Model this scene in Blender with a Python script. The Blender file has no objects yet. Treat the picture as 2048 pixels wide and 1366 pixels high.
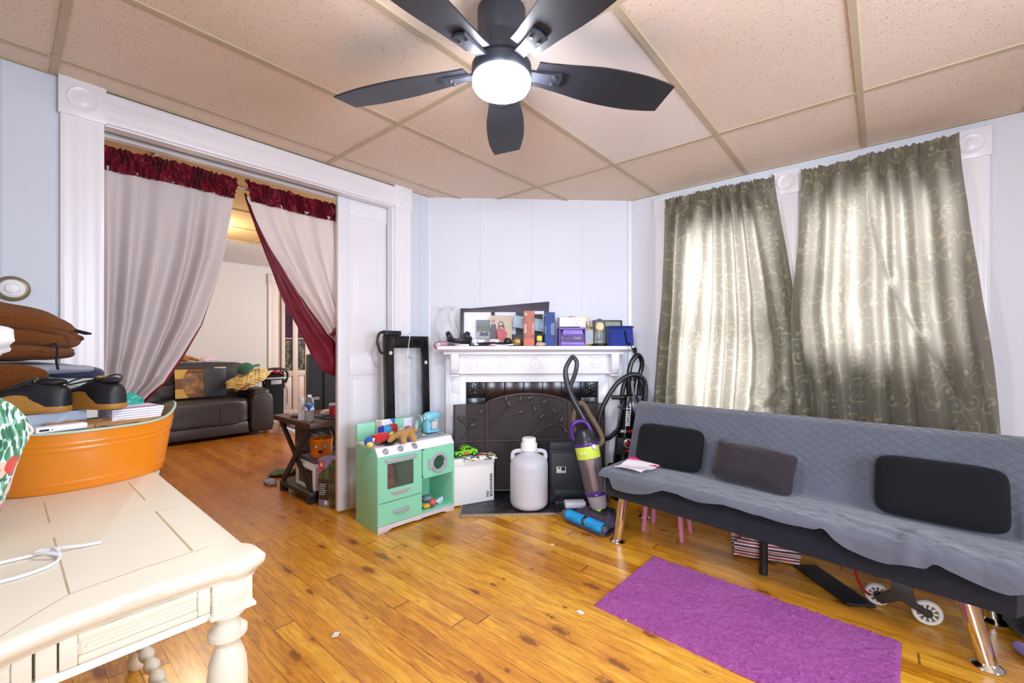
import bpy, bmesh, math, random
from mathutils import Vector, Matrix, noise
random.seed(7)
COL = bpy.context.scene.collection
PI = math.pi
sin, cos = math.sin, math.cos
V = Vector

# ------------------------------------------------------------------ mesh builder
class MB:
    def __init__(s):
        s.b = bmesh.new(); s.m = Matrix.Identity(4); s.mi = 0; s.sm = True
    def at(s, loc=(0, 0, 0), rot=(0, 0, 0), scale=(1, 1, 1)):
        from mathutils import Euler
        s.m = Matrix.Translation(loc) @ Euler(rot).to_matrix().to_4x4() @ Matrix.Diagonal((*scale, 1)); return s
    def _v(s, p): return s.b.verts.new(s.m @ V(p))
    def _f(s, vs):
        try:
            f = s.b.faces.new(vs); f.material_index = s.mi; f.smooth = s.sm; return f
        except ValueError: return None
    def box(s, x0, x1, y0, y1, z0, z1, bev=0, seg=2):
        vs = [s._v((x, y, z)) for x in (x0, x1) for y in (y0, y1) for z in (z0, z1)]
        fs = [s._f([vs[i] for i in q]) for q in ((0, 1, 3, 2), (4, 6, 7, 5), (0, 4, 5, 1), (2, 3, 7, 6), (0, 2, 6, 4), (1, 5, 7, 3))]
        if bev: s._bev(fs, bev, seg)
        return s
    def _bev(s, fs, bev, seg):
        es = list({e for f in fs if f for e in f.edges})
        r = bmesh.ops.bevel(s.b, geom=es, offset=bev, segments=seg, profile=.5, affect='EDGES', clamp_overlap=True)
        for f in r['faces']: f.material_index = s.mi; f.smooth = s.sm
    def cbox(s, c, size, bev=0, seg=2):
        x, y, z = c; a, b, d = size
        return s.box(x-a/2, x+a/2, y-b/2, y+b/2, z-d/2, z+d/2, bev, seg)
    def prism(s, poly, h0, h1, axis='y', bev=0, seg=2):
        """closed 2-D outline extruded along an axis; poly coords are the two other axes in order"""
        def P(a, b, h): return {'y': (a, h, b), 'x': (h, a, b), 'z': (a, b, h)}[axis]
        A = [s._v(P(a, b, h0)) for a, b in poly]; B = [s._v(P(a, b, h1)) for a, b in poly]
        n = len(poly); fs = [s._f(A[::-1]), s._f(B)]
        for i in range(n): fs.append(s._f([A[i], A[(i+1) % n], B[(i+1) % n], B[i]]))
        if bev:
            es = list({e for f in fs[:2] if f for e in f.edges})
            r = bmesh.ops.bevel(s.b, geom=es, offset=bev, segments=seg, profile=.5, affect='EDGES', clamp_overlap=True)
            for f in r['faces']: f.material_index = s.mi; f.smooth = s.sm
        return s
    def lathe(s, prof, n=24, c=(0, 0, 0), sx=1, sy=1, caps=True):
        rings = []
        for r, z in prof:
            r = max(r, 1e-4)
            rings.append([s._v((c[0]+sx*r*cos(2*PI*k/n), c[1]+sy*r*sin(2*PI*k/n), c[2]+z)) for k in range(n)])
        for a, b in zip(rings, rings[1:]):
            for k in range(n): s._f([a[k], a[(k+1) % n], b[(k+1) % n], b[k]])
        if caps: s._f(rings[0][::-1]); s._f(rings[-1])
        return s
    def tube(s, pts, r, n=8, closed=False, smooth=0, caps=True, flat=1.0):
        pts = [V(p) for p in pts]; R = r if isinstance(r, (list, tuple)) else [r]*len(pts)
        if smooth: pts, R = spline(pts, R, smooth, closed)
        N = len(pts); rings = []; up = None
        for i, p in enumerate(pts):
            a = pts[(i-1) % N] if (closed or i) else p; b = pts[(i+1) % N] if (closed or i < N-1) else p
            t = (b-a).normalized() if (b-a).length > 1e-9 else V((0, 0, 1))
            if up is None:
                up = V((0, 0, 1)) if abs(t.z) < .9 else V((1, 0, 0))
            x = t.cross(up)
            if x.length < 1e-5: x = t.orthogonal()
            x.normalize(); up = x.cross(t).normalized()
            rings.append([s._v(p + R[i]*(cos(2*PI*k/n)*x + flat*sin(2*PI*k/n)*up)) for k in range(n)])
        for a, b in (zip(rings, rings[1:]+rings[:1]) if closed else zip(rings, rings[1:])):
            for k in range(n): s._f([a[k], a[(k+1) % n], b[(k+1) % n], b[k]])
        if caps and not closed: s._f(rings[0][::-1]); s._f(rings[-1])
        return s
    def cyl(s, p0, p1, r0, r1=None, n=20):
        return s.tube([p0, p1], [r0, r0 if r1 is None else r1], n)
    def grid(s, fn, nu, nv, wrap=False, th=0):
        """fn(u,v)->point; th: thickness, the second skin being offset along the normal"""
        pts = [[V(fn(i/nu, j/nv)) for j in range(nv+1)] for i in range(nu+(0 if wrap else 1))]
        I = len(pts); vs = [[s._v(p) for p in row] for row in pts]
        R = range(I if wrap else I-1)
        for i in R:
            for j in range(nv): s._f([vs[i][j], vs[(i+1) % I][j], vs[(i+1) % I][j+1], vs[i][j+1]])
        if th:
            def nrm(i, j):
                a = pts[(i+1) % I if wrap else min(i+1, I-1)][j]-pts[(i-1) % I if wrap else max(i-1, 0)][j]
                b = pts[i][min(j+1, nv)]-pts[i][max(j-1, 0)]
                n = a.cross(b); return n.normalized() if n.length > 1e-12 else V((0, 0, 1))
            ws = [[s._v(pts[i][j]-nrm(i, j)*th) for j in range(nv+1)] for i in range(I)]
            for i in R:
                for j in range(nv): s._f([ws[i][j], ws[i][j+1], ws[(i+1) % I][j+1], ws[(i+1) % I][j]])
                s._f([vs[i][0], ws[i][0], ws[(i+1) % I][0], vs[(i+1) % I][0]])
                s._f([vs[i][nv], vs[(i+1) % I][nv], ws[(i+1) % I][nv], ws[i][nv]])
            if not wrap:
                for j in range(nv):
                    s._f([vs[0][j], vs[0][j+1], ws[0][j+1], ws[0][j]])
                    s._f([vs[-1][j], ws[-1][j], ws[-1][j+1], vs[-1][j+1]])
        return s
    def ball(s, c, r, n=16, m=10, e=1.0, wob=0, seed=0, freq=3):
        """ellipsoid / superellipsoid (e<1 boxier) with optional noise"""
        r = (r, r, r) if not isinstance(r, (tuple, list)) else r
        def q(x): return math.copysign(abs(x)**e, x)
        rings = []
        for j in range(1, m):
            th = -PI/2+PI*j/m; row = []
            for k in range(n):
                ph = 2*PI*k/n
                d = V((q(cos(th))*q(cos(ph)), q(cos(th))*q(sin(ph)), q(sin(th))))
                f = 1+wob*noise.noise(d*freq+V((seed*7.1, seed*3.3, 0)))
                row.append(s._v((c[0]+r[0]*d.x*f, c[1]+r[1]*d.y*f, c[2]+r[2]*d.z*f)))
            rings.append(row)
        a = s._v((c[0], c[1], c[2]-r[2])); b = s._v((c[0], c[1], c[2]+r[2]))
        for k in range(n):
            s._f([a, rings[0][(k+1) % n], rings[0][k]]); s._f([b, rings[-1][k], rings[-1][(k+1) % n]])
        for x, y in zip(rings, rings[1:]):
            for k in range(n): s._f([x[k], x[(k+1) % n], y[(k+1) % n], y[k]])
        return s
    def build(s, name, mats, parent=None, loc=(0, 0, 0), rot=(0, 0, 0), ang=40, weld=False, sub=0):
        if weld: bmesh.ops.remove_doubles(s.b, verts=s.b.verts, dist=1e-5)
        bmesh.ops.recalc_face_normals(s.b, faces=s.b.faces)
        me = bpy.data.meshes.new(name); s.b.to_mesh(me); s.b.free()
        for m in (mats if isinstance(mats, (list, tuple)) else [mats]): me.materials.append(m)
        if s.sm: me.set_sharp_from_angle(angle=math.radians(ang))
        o = bpy.data.objects.new(name, me); COL.objects.link(o)
        o.location = loc; o.rotation_euler = rot
        if parent: o.parent = parent
        if sub:
            md = o.modifiers.new('s', 'SUBSURF'); md.levels = md.render_levels = sub
        return o

def spline(pts, R, k, closed):
    out, rr = [], []; N = len(pts)
    for i in range(N if closed else N-1):
        g = (lambda q: pts[q % N]) if closed else (lambda q: pts[min(max(q, 0), N-1)])
        h = (lambda q: R[q % N]) if closed else (lambda q: R[min(max(q, 0), N-1)])
        a, b, c, d = g(i-1), g(i), g(i+1), g(i+2)
        for j in range(k):
            t = j/k
            out.append(.5*((2*b)+(c-a)*t+(2*a-5*b+4*c-d)*t*t+(3*b-a-3*c+d)*t**3)); rr.append(h(i)*(1-t)+h(i+1)*t)
    if not closed: out.append(pts[-1]); rr.append(R[-1])
    return out, rr
def ip(tab, t):
    """piecewise-linear table lookup, smooth-stepped softly"""
    if t <= tab[0][0]: return tab[0][1]
    for (a, x), (b, y) in zip(tab, tab[1:]):
        if t <= b:
            k = (t-a)/(b-a); return x+(y-x)*k
    return tab[-1][1]
def cr(tab, t):
    """Catmull-Rom lookup through (t, value) pairs"""
    n = len(tab)
    if t <= tab[0][0]: return tab[0][1]
    if t >= tab[-1][0]: return tab[-1][1]
    for i in range(n-1):
        if t <= tab[i+1][0]:
            k = (t-tab[i][0])/(tab[i+1][0]-tab[i][0])
            a, b, c, d = tab[max(i-1, 0)][1], tab[i][1], tab[i+1][1], tab[min(i+2, n-1)][1]
            return .5*(2*b+(c-a)*k+(2*a-5*b+4*c-d)*k*k+(3*b-a-3*c+d)*k**3)
def nz(x, y=0, z=0): return noise.noise(V((x, y, z)))
def lerp(a, b, t): return a+(b-a)*t
def sst(a, b, x):
    t = min(max((x-a)/(b-a), 0), 1); return t*t*(3-2*t)
def circ(r, n=16, c=(0, 0), a0=0, a1=2*PI, ry=None):
    m = n if abs(a1-a0-2*PI) < 1e-6 else n+1
    return [(c[0]+r*cos(a0+(a1-a0)*k/n), c[1]+(ry or r)*sin(a0+(a1-a0)*k/n)) for k in range(m)]
def rrect(x0, x1, y0, y1, r, n=5):
    o = []
    for cx, cy, a in ((x1-r, y1-r, 0), (x0+r, y1-r, PI/2), (x0+r, y0+r, PI), (x1-r, y0+r, 1.5*PI)):
        o += [(cx+r*cos(a+PI/2*k/n), cy+r*sin(a+PI/2*k/n)) for k in range(n+1)]
    return o

# ------------------------------------------------------------------ things
def thing(name, label, cat, loc=(0, 0, 0), rz=0, group=None, rot=None):
    o = bpy.data.objects.new(name, None); COL.objects.link(o); o.empty_display_size = .05
    o.location = loc; o.rotation_euler = rot or (0, 0, rz)
    return tag(o, label, cat, group)
def tag(o, label, cat, group=None, kind=None):
    o['label'] = label; o['category'] = cat
    if group: o['group'] = group
    if kind: o['kind'] = kind
    return o
def struct(o, label=None, cat=None):
    o['kind'] = 'structure'
    if label: o['label'] = label
    if cat: o['category'] = cat
    return o
def text_mesh(txt, size, th, name, mat, parent, loc, rot, align='CENTER', sx=1.0, bold=0.0):
    cu = bpy.data.curves.new('t', 'FONT'); cu.body = txt; cu.size = size; cu.extrude = th; cu.align_x = align; cu.align_y = 'CENTER'; cu.offset = bold
    to = bpy.data.objects.new('t', cu); COL.objects.link(to)
    dg = bpy.context.evaluated_depsgraph_get(); dg.update()
    me = bpy.data.meshes.new_from_object(to.evaluated_get(dg)); me.name = name
    bpy.data.objects.remove(to); bpy.data.curves.remove(cu)
    me.materials.clear(); me.materials.append(mat)
    o = bpy.data.objects.new(name, me); COL.objects.link(o)
    o.location = loc; o.rotation_euler = rot; o.scale = (sx, 1, 1)
    if parent: o.parent = parent
    return o

# ------------------------------------------------------------------ materials
def lin(h):
    h = h.lstrip('#'); c = [int(h[i:i+2], 16)/255 for i in (0, 2, 4)]
    return tuple((x/12.92 if x <= .04045 else ((x+.055)/1.055)**2.4) for x in c)+(1,)
class NT:
    def __init__(s, name):
        s.mat = bpy.data.materials.new(name); s.mat.use_nodes = True
        s.t = s.mat.node_tree; s.bsdf = s.t.nodes['Principled BSDF']; s.out = s.t.nodes['Material Output']
    def n(s, typ, **kw):
        nd = s.t.nodes.new(typ)
        for k, v in kw.items():
            if k.startswith('i_'): s.put(nd.inputs[k[2:].replace('_', ' ')], v)
            else: setattr(nd, k, v)
        return nd
    def put(s, sock, v):
        if isinstance(v, bpy.types.NodeSocket): s.t.links.new(v, sock)
        elif isinstance(v, bpy.types.Node): s.t.links.new(v.outputs[0], sock)
        else: sock.default_value = v
    def m(s, op, a, b=None, c=None, clamp=False):
        nd = s.t.nodes.new('ShaderNodeMath'); nd.operation = op; nd.use_clamp = clamp
        for i, v in enumerate((a, b, c)):
            if v is not None: s.put(nd.inputs[i], v)
        return nd.outputs[0]
    def co(s, out='Object'): return s.n('ShaderNodeTexCoord').outputs[out]
    def xyz(s, v): return s.n('ShaderNodeSeparateXYZ', i_Vector=v).outputs
    def vec(s, x, y, z):
        nd = s.n('ShaderNodeCombineXYZ'); s.put(nd.inputs[0], x); s.put(nd.inputs[1], y); s.put(nd.inputs[2], z); return nd.outputs[0]
    def mapv(s, v, scale=(1, 1, 1), loc=(0, 0, 0), rot=(0, 0, 0)):
        nd = s.n('ShaderNodeMapping'); s.put(nd.inputs['Vector'], v); nd.inputs['Scale'].default_value = scale
        nd.inputs['Location'].default_value = loc; nd.inputs['Rotation'].default_value = rot; return nd.outputs[0]
    def noise(s, v, scale, detail=3, rough=.55, dist=0):
        return s.n('ShaderNodeTexNoise', i_Vector=v, i_Scale=scale, i_Detail=detail, i_Roughness=rough, i_Distortion=dist).outputs['Fac']
    def ramp(s, f, stops, interp='LINEAR'):
        nd = s.n('ShaderNodeValToRGB'); s.put(nd.inputs[0], f); cr_ = nd.color_ramp; cr_.interpolation = interp
        while len(cr_.elements) < len(stops): cr_.elements.new(.5)
        for e, (p, c) in zip(cr_.elements, stops):
            e.position = p; e.color = lin(c) if isinstance(c, str) else ((c, c, c, 1) if not isinstance(c, tuple) else c)
        return nd.outputs[0]
    def mix(s, f, a, b, mode='MIX'):
        nd = s.n('ShaderNodeMix', data_type='RGBA', blend_type=mode)
        s.put(nd.inputs[0], f); s.put(nd.inputs[6], lin(a) if isinstance(a, str) else a); s.put(nd.inputs[7], lin(b) if isinstance(b, str) else b)
        return nd.outputs[2]
    def set(s, **kw):
        for k, v in kw.items():
            k = k.replace('_', ' ')
            s.put(s.bsdf.inputs[k], lin(v) if isinstance(v, str) else v)
        return s
    def bump(s, h, strength=.3, dist=.01):
        nd = s.n('ShaderNodeBump', i_Height=h, i_Strength=strength, i_Distance=dist); s.put(s.bsdf.inputs['Normal'], nd.outputs[0]); return s

def shade(h, k):
    c = lin(h); return (min(c[0]*k, 1), min(c[1]*k, 1), min(c[2]*k, 1), 1)
_mc = {}
def mat(name, col, rough=.5, metal=0, var=.12, vs=12, bump=0, bs=80, spec=.5, coat=0, sheen=0, trans=0, alpha=1, emit=0, sss=0, stretch=(1, 1, 1)):
    if name in _mc: return _mc[name]
    t = NT(name); v = t.mapv(t.co(), stretch)
    if var:
        f = t.noise(v, vs, 4)
        base = t.mix(f, shade(col, 1-var*1.6), shade(col, 1+var*1.2))
    else: base = lin(col)
    t.set(Base_Color=base, Roughness=rough, Metallic=metal, Specular_IOR_Level=spec, Coat_Weight=coat, Transmission_Weight=trans, Alpha=alpha)
    if coat: t.set(Coat_Roughness=.12)
    if sheen: t.set(Sheen_Weight=sheen, Sheen_Roughness=.5)
    if sss: t.set(Subsurface_Weight=sss, Subsurface_Radius=(.02, .02, .02))
    if emit: t.set(Emission_Color=lin(col), Emission_Strength=emit)
    if bump: t.bump(t.noise(v, bs, 3), bump, .004)
    _mc[name] = t.mat
    return t.mat
def fabric(name, col, var=.15, bs=350, bump=.35, rough=.9, sheen=.25, vs=6):
    return mat(name, col, rough, var=var, vs=vs, bump=bump, bs=bs, spec=.2, sheen=sheen)
def plastic(name, col, rough=.35, **k): return mat(name, col, rough, var=k.pop('var', .05), **k)
def glass(name, col='#ffffff', rough=.05, alpha=.18):
    """thin clear sheet: mostly see-through with a glossy face"""
    if name in _mc: return _mc[name]
    t = NT(name)
    tr = t.n('ShaderNodeBsdfTransparent', i_Color=lin(col)); gl = t.n('ShaderNodeBsdfGlossy', i_Roughness=rough)
    df = t.n('ShaderNodeBsdfDiffuse', i_Color=lin(col))
    fr = t.n('ShaderNodeFresnel', i_IOR=1.35)
    a = t.n('ShaderNodeMixShader'); t.put(a.inputs[0], fr.outputs[0]); t.put(a.inputs[1], tr.outputs[0]); t.put(a.inputs[2], gl.outputs[0])
    b = t.n('ShaderNodeMixShader', i_Fac=alpha); t.put(b.inputs[1], a.outputs[0]); t.put(b.inputs[2], df.outputs[0])
    t.put(t.out.inputs['Surface'], b.outputs[0]); _mc[name] = t.mat; return t.mat
# ------------------------------------------------------------------ the room, in metres
CEIL = 2.287
XL, YB, XR, YR = -2.70, 3.275, 1.75, -1.45       # left wall, window wall, right wall, rear wall
P1, P2 = V((XL, 2.18)), V((-1.543, YB))           # ends of the chimney-breast wall
DANG = math.atan2(P2.y-P1.y, P2.x-P1.x)
DMID = (P1+P2)/2
def dw(lx, ly, z=0):                              # chimney-wall frame -> world
    return (DMID.x+lx*cos(DANG)-ly*sin(DANG), DMID.y+lx*sin(DANG)+ly*cos(DANG), z)

def floor_mat():
    t = NT('pine_boards'); p = t.xyz(t.co()); W = .078
    ry = t.m('DIVIDE', p[1], W); row = t.m('FLOOR', ry); fy = t.m('FRACT', ry)
    wr = t.n('ShaderNodeTexWhiteNoise', noise_dimensions='1D', i_W=row).outputs[0]
    px = t.m('DIVIDE', t.m('ADD', p[0], t.m('MULTIPLY', wr, 7.3)), 1.9); idx = t.m('FLOOR', px); fx = t.m('FRACT', px)
    rnd = t.n('ShaderNodeTexWhiteNoise', noise_dimensions='2D', i_Vector=t.vec(row, idx, 0)).outputs[0]
    off = t.m('MULTIPLY', rnd, 31.7)
    gv = t.vec(t.m('ADD', t.m('MULTIPLY', p[0], 1.1), off), t.m('MULTIPLY', p[1], 9), off)
    grain = t.noise(gv, 5, 6, .62, 1.2)
    fine = t.noise(t.vec(t.m('MULTIPLY', p[0], 3), t.m('MULTIPLY', p[1], 60), off), 6, 3, .6, .5)
    base = t.ramp(t.m('ADD', t.m('MULTIPLY', grain, .75), t.m('MULTIPLY', t.m('SUBTRACT', rnd, .5), .22)),
                  [(.16, '#9a5a12'), (.36, '#d08a1c'), (.52, '#eaac32'), (.74, '#f8c962')])
    base = t.mix(t.m('MULTIPLY', t.m('SUBTRACT', fine, .45, clamp=True), 1.1), base, '#b56c18')
    # redder, darker boards towards the next room
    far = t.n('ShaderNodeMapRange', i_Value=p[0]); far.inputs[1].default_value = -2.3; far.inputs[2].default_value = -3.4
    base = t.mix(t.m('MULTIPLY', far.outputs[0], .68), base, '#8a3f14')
    # knots: sparse dark ovals along the grain
    kv = t.vec(t.m('MULTIPLY', p[0], 3.1), t.m('MULTIPLY', p[1], 8.3), 0)
    vo = t.n('ShaderNodeTexVoronoi', voronoi_dimensions='2D', feature='F1', i_Vector=kv, i_Scale=1.0, i_Randomness=1.0)
    ks = t.xyz(vo.outputs['Color'])
    size = t.m('MULTIPLY', t.m('GREATER_THAN', ks[0], .52), t.m('ADD', t.m('MULTIPLY', t.m('MULTIPLY', ks[1], ks[1]), .17), .045))
    wob = t.noise(t.vec(t.m('MULTIPLY', p[0], 8), t.m('MULTIPLY', p[1], 8), 0), 5, 3)
    dd = t.m('ADD', vo.outputs['Distance'], t.m('MULTIPLY', t.m('SUBTRACT', wob, .5), .30))
    knot = t.m('SUBTRACT', 1.0, t.m('DIVIDE', dd, t.m('ADD', size, .0001)), clamp=True)
    knot = t.m('MULTIPLY', t.m('MULTIPLY', knot, 2.2, clamp=True), t.m('GREATER_THAN', size, .03))
    base = t.mix(t.m('MULTIPLY', knot, .9), base, '#45210a')
    halo = t.m('SUBTRACT', 1.0, t.m('DIVIDE', dd, t.m('ADD', t.m('MULTIPLY', size, 3.2), .0001)), clamp=True)
    base = t.mix(t.m('MULTIPLY', t.m('MULTIPLY', halo, t.m('GREATER_THAN', size, .03)), .5), base, '#a9590f')
    wisp = t.noise(t.vec(t.m('MULTIPLY', p[0], 2.2), t.m('MULTIPLY', p[1], 16), off), 3.2, 5, .65, 1.5)
    base = t.mix(t.m('MULTIPLY', t.m('SUBTRACT', wisp, .58, clamp=True), 2.6, clamp=True), base, '#7d430e')
    # broad wear and stains
    st = t.noise(t.vec(t.m('MULTIPLY', p[0], .9), t.m('MULTIPLY', p[1], 1.5), 2), 2.3, 5, .6)
    base = t.mix(t.m('MULTIPLY', t.m('SUBTRACT', st, .56, clamp=True), 3.2, clamp=True), base, '#9a5412')
    # seams
    ey = t.m('MINIMUM', fy, t.m('SUBTRACT', 1, fy)); ex = t.m('MINIMUM', fx, t.m('SUBTRACT', 1, fx))
    sn = t.noise(t.vec(p[0], p[1], 0), 14, 2)
    sy = t.m('LESS_THAN', ey, t.m('ADD', t.m('MULTIPLY', t.m('MULTIPLY', sn, sn), .052), .002)); sx = t.m('LESS_THAN', ex, .0019)
    seam = t.m('MAXIMUM', sy, sx)
    base = t.mix(t.m('MULTIPLY', seam, .72), base, '#3f1d07')
    rg = t.m('ADD', t.m('MULTIPLY', t.noise(t.vec(p[0], p[1], 0), 6, 4), .22), .19)
    t.set(Base_Color=base, Roughness=rg, Specular_IOR_Level=.55, Coat_Weight=.25, Coat_Roughness=.2)
    h = t.m('SUBTRACT', t.m('MULTIPLY', fine, .12), t.m('MULTIPLY', seam, 1.0))
    t.bump(h, .25, .003); return t.mat

def wall_mat(name, col, step=.405, along='x'):
    """painted panelling: faint vertical grooves"""
    t = NT(name); p = t.xyz(t.co()); u = p[0] if along == 'x' else p[1]
    f = t.m('FRACT', t.m('DIVIDE', u, step)); e = t.m('MINIMUM', f, t.m('SUBTRACT', 1, f))
    g = t.m('LESS_THAN', e, .006)
    n1 = t.noise(t.co(), 1.7, 4); n2 = t.noise(t.mapv(t.co(), (1, 1, .06)), 60, 2)
    base = t.mix(n1, shade(col, .95), shade(col, 1.03))
    base = t.mix(t.m('MULTIPLY', g, .28), base, '#98a0ad')
    t.set(Base_Color=base, Roughness=.5, Specular_IOR_Level=.35)
    t.bump(t.m('SUBTRACT', t.m('MULTIPLY', n2, .2), g), .22, .004); return t.mat

def tile_mat(name, lo, hi, pit=1.0):
    t = NT(name); c = t.co()
    n1 = t.noise(c, 1.3, 4); base = t.mix(n1, lo, hi)
    vo = t.n('ShaderNodeTexVoronoi', feature='F1', i_Vector=t.mapv(c, (1, 1.6, 1)), i_Scale=62, i_Randomness=1)
    k = t.xyz(vo.outputs['Color'])
    pits = t.m('MULTIPLY', t.m('LESS_THAN', t.m('ADD', vo.outputs['Distance'], t.m('MULTIPLY', t.noise(c, 150, 2), .22)), .34), t.m('GREATER_THAN', k[0], .55))
    fz = t.noise(c, 160, 3)
    base = t.mix(t.m('MULTIPLY', pits, .5*pit), base, '#8d7152')
    t.set(Base_Color=base, Roughness=.95, Specular_IOR_Level=.1)
    t.bump(t.m('SUBTRACT', t.m('MULTIPLY', fz, .5), t.m('MULTIPLY', pits, 1.0*pit)), .55, .006); return t.mat

M_FLOOR = floor_mat()
M_WX = wall_mat('wall_paint_x', '#d9dae0'); M_WY = wall_mat('wall_paint_y', '#d0d6df', .52, 'y')
M_WF = wall_mat('wall_far', '#d3cdcd', 5, 'y')
M_TRIM = mat('white_gloss_paint', '#ebe9ec', .3, var=.03, vs=4, spec=.45)
M_TRIM2 = mat('cream_door_paint', '#cdb9b0', .42, var=.05, vs=3)
M_TILE = tile_mat('ceiling_tile', '#dfcbb8', '#ebdaca'); M_TILE2 = tile_mat('ceiling_tile_new', '#e9ddd4', '#efe5de', .4)
M_TILE3 = tile_mat('ceiling_tile_far', '#c9a774', '#d6b787', .4)
M_BAR = mat('grid_bar_paint', '#bfae93', .6, var=.08); M_DARK = mat('dark_gap', '#241d1a', .8)
M_CBAND = mat('white_ceiling_band', '#dcd8d6', .8, var=.05)

# floor: one slab under both rooms
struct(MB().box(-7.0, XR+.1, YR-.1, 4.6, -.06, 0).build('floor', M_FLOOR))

# left wall with the wide doorway, hollow at the right for the pocket door
w = MB(); T = .18
w.box(XL-T, XL, YR, .285, 0, CEIL+.1)
w.box(XL-T, XL-.13, .285, 1.86, 2.145, CEIL+.1); w.box(XL-.045, XL, .285, 1.86, 2.145, CEIL+.1); w.box(XL-.13, XL-.045, .285, 1.86, 2.20, CEIL+.1)
w.box(XL-.05, XL, 1.86, 2.25, 0, CEIL+.1); w.box(XL-T, XL-.13, 1.86, 2.25, 0, CEIL+.1); w.box(XL-.13, XL-.05, 2.2, 2.25, 0, CEIL+.1)
w.box(XL-T, XL-.05, 2.25, 4.6, 0, CEIL+.1)
struct(w.build('wall_left', M_WY))
L = (P2-P1).length
w = MB(); w.box(-L/2-.02, L/2+.02, 0, .12, 0, CEIL+.05)
struct(w.build('wall_corner', M_WX, loc=(DMID.x, DMID.y, 0), rot=(0, 0, DANG)))
# window wall with its two openings
W1 = (-1.20, -.565, .52, 1.99); W2 = (-.37, .285, 1.02, 1.99)
w = MB(); y0, y1 = YB, YB+.16
w.box(-1.75, W1[0], y0, y1, 0, CEIL+.1); w.box(W1[0], W1[1], y0, y1, 0, W1[2]); w.box(W1[0], W1[1], y0, y1, W1[3], CEIL+.1)
w.box(W1[1], W2[0], y0, y1, 0, CEIL+.1); w.box(W2[0], W2[1], y0, y1, 0, W2[2]); w.box(W2[0], W2[1], y0, y1, W2[3], CEIL+.1)
w.box(W2[1], XR+.12, y0, y1, 0, CEIL+.1)
struct(w.build('wall_back', M_WX))
# right and rear walls (behind the viewer), each with a window; the rear one is added for its light
W3 = (.35, 1.85, .75, 2.05); W4 = (.05, 1.45, .8, 2.05)
w = MB(); x0, x1 = XR, XR+.14
w.box(x0, x1, YR, W3[0], 0, CEIL+.1); w.box(x0, x1, W3[1], YB, 0, CEIL+.1); w.box(x0, x1, W3[0], W3[1], 0, W3[2]); w.box(x0, x1, W3[0], W3[1], W3[3], CEIL+.1)
struct(w.build('wall_right', M_WY))
w = MB(); y0, y1 = YR-.14, YR
w.box(XL-.18, W4[0], y0, y1, 0, CEIL+.1); w.box(W4[1], XR+.14, y0, y1, 0, CEIL+.1); w.box(W4[0], W4[1], y0, y1, 0, W4[2]); w.box(W4[0], W4[1], y0, y1, W4[3], CEIL+.1)
struct(w.build('wall_rear', M_WX))
# next room
struct(MB().box(-6.95, -6.8, -1.6, 4.6, 0, 2.45).build('wall_far', M_WF))
struct(MB().box(-6.95, XL-T, -1.6, YR-.1, 0, 2.45).build('wall_far_side', M_WF))
struct(MB().box(-6.95, XL-T, 4.5, 4.6, 0, 2.45).build('wall_far_end', M_WF))

# suspended ceiling: lay-in tiles plus the bars that carry them
GX = [-2.70, -2.53, -1.917, -1.304, -.691, -.078, .535, 1.148, 1.761]; GY = [-1.45, -1.06, .145, 1.345, 2.545, 3.275]
c = MB(); c.sm = False
for i, (a, b) in enumerate(zip(GX, GX[1:])):
    for j, (d, e) in enumerate(zip(GY, GY[1:])):
        c.mi = 1 if (i, j) == (3, 3) else 0
        c.box(a, b, d, e, CEIL, CEIL+.03)
struct(c.build('ceiling', [M_TILE, M_TILE2]))
c = MB(); bw = .0125
for x in GX[1:-1]: c.box(x-bw, x+bw, YR, YB, CEIL-.006, CEIL+.002)
for y in GY[1:-1]:
    for a, b in zip(GX, GX[1:]): c.box(a+bw, b-bw, y-bw, y+bw, CEIL-.0055, CEIL+.002)
c.box(XL, XL+.02, YR, 2.2, CEIL-.005, CEIL+.002); c.box(-1.55, XR, YB-.02, YB, CEIL-.005, CEIL+.002)
struct(c.build('trim_1', M_BAR), 'tan metal bars of the suspended ceiling grid', 'ceiling grid')
c = MB(); c.sm = False; c.mi = 0; c.box(-5.35, XL-T, -1.6, 4.6, 2.26, 2.3); c.mi = 1; c.box(-6.95, -5.35, -1.6, 4.6, 2.26, 2.3)  # plain white strip along the far wall, tan tiles before it
struct(c.build('ceiling_far', [M_TILE3, M_CBAND]))
c = MB()
for x in (-3.5, -4.11, -4.72, -5.33): c.box(x-bw, x+bw, -1.6, 4.5, 2.254, 2.262)
for y in (-.6, .6, 1.8, 3.0): c.box(-5.33, XL-T, y-bw, y+bw, 2.2545, 2.262)
struct(c.build('trim_2', M_BAR), 'tan ceiling grid bars in the next room', 'ceiling grid')

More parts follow.
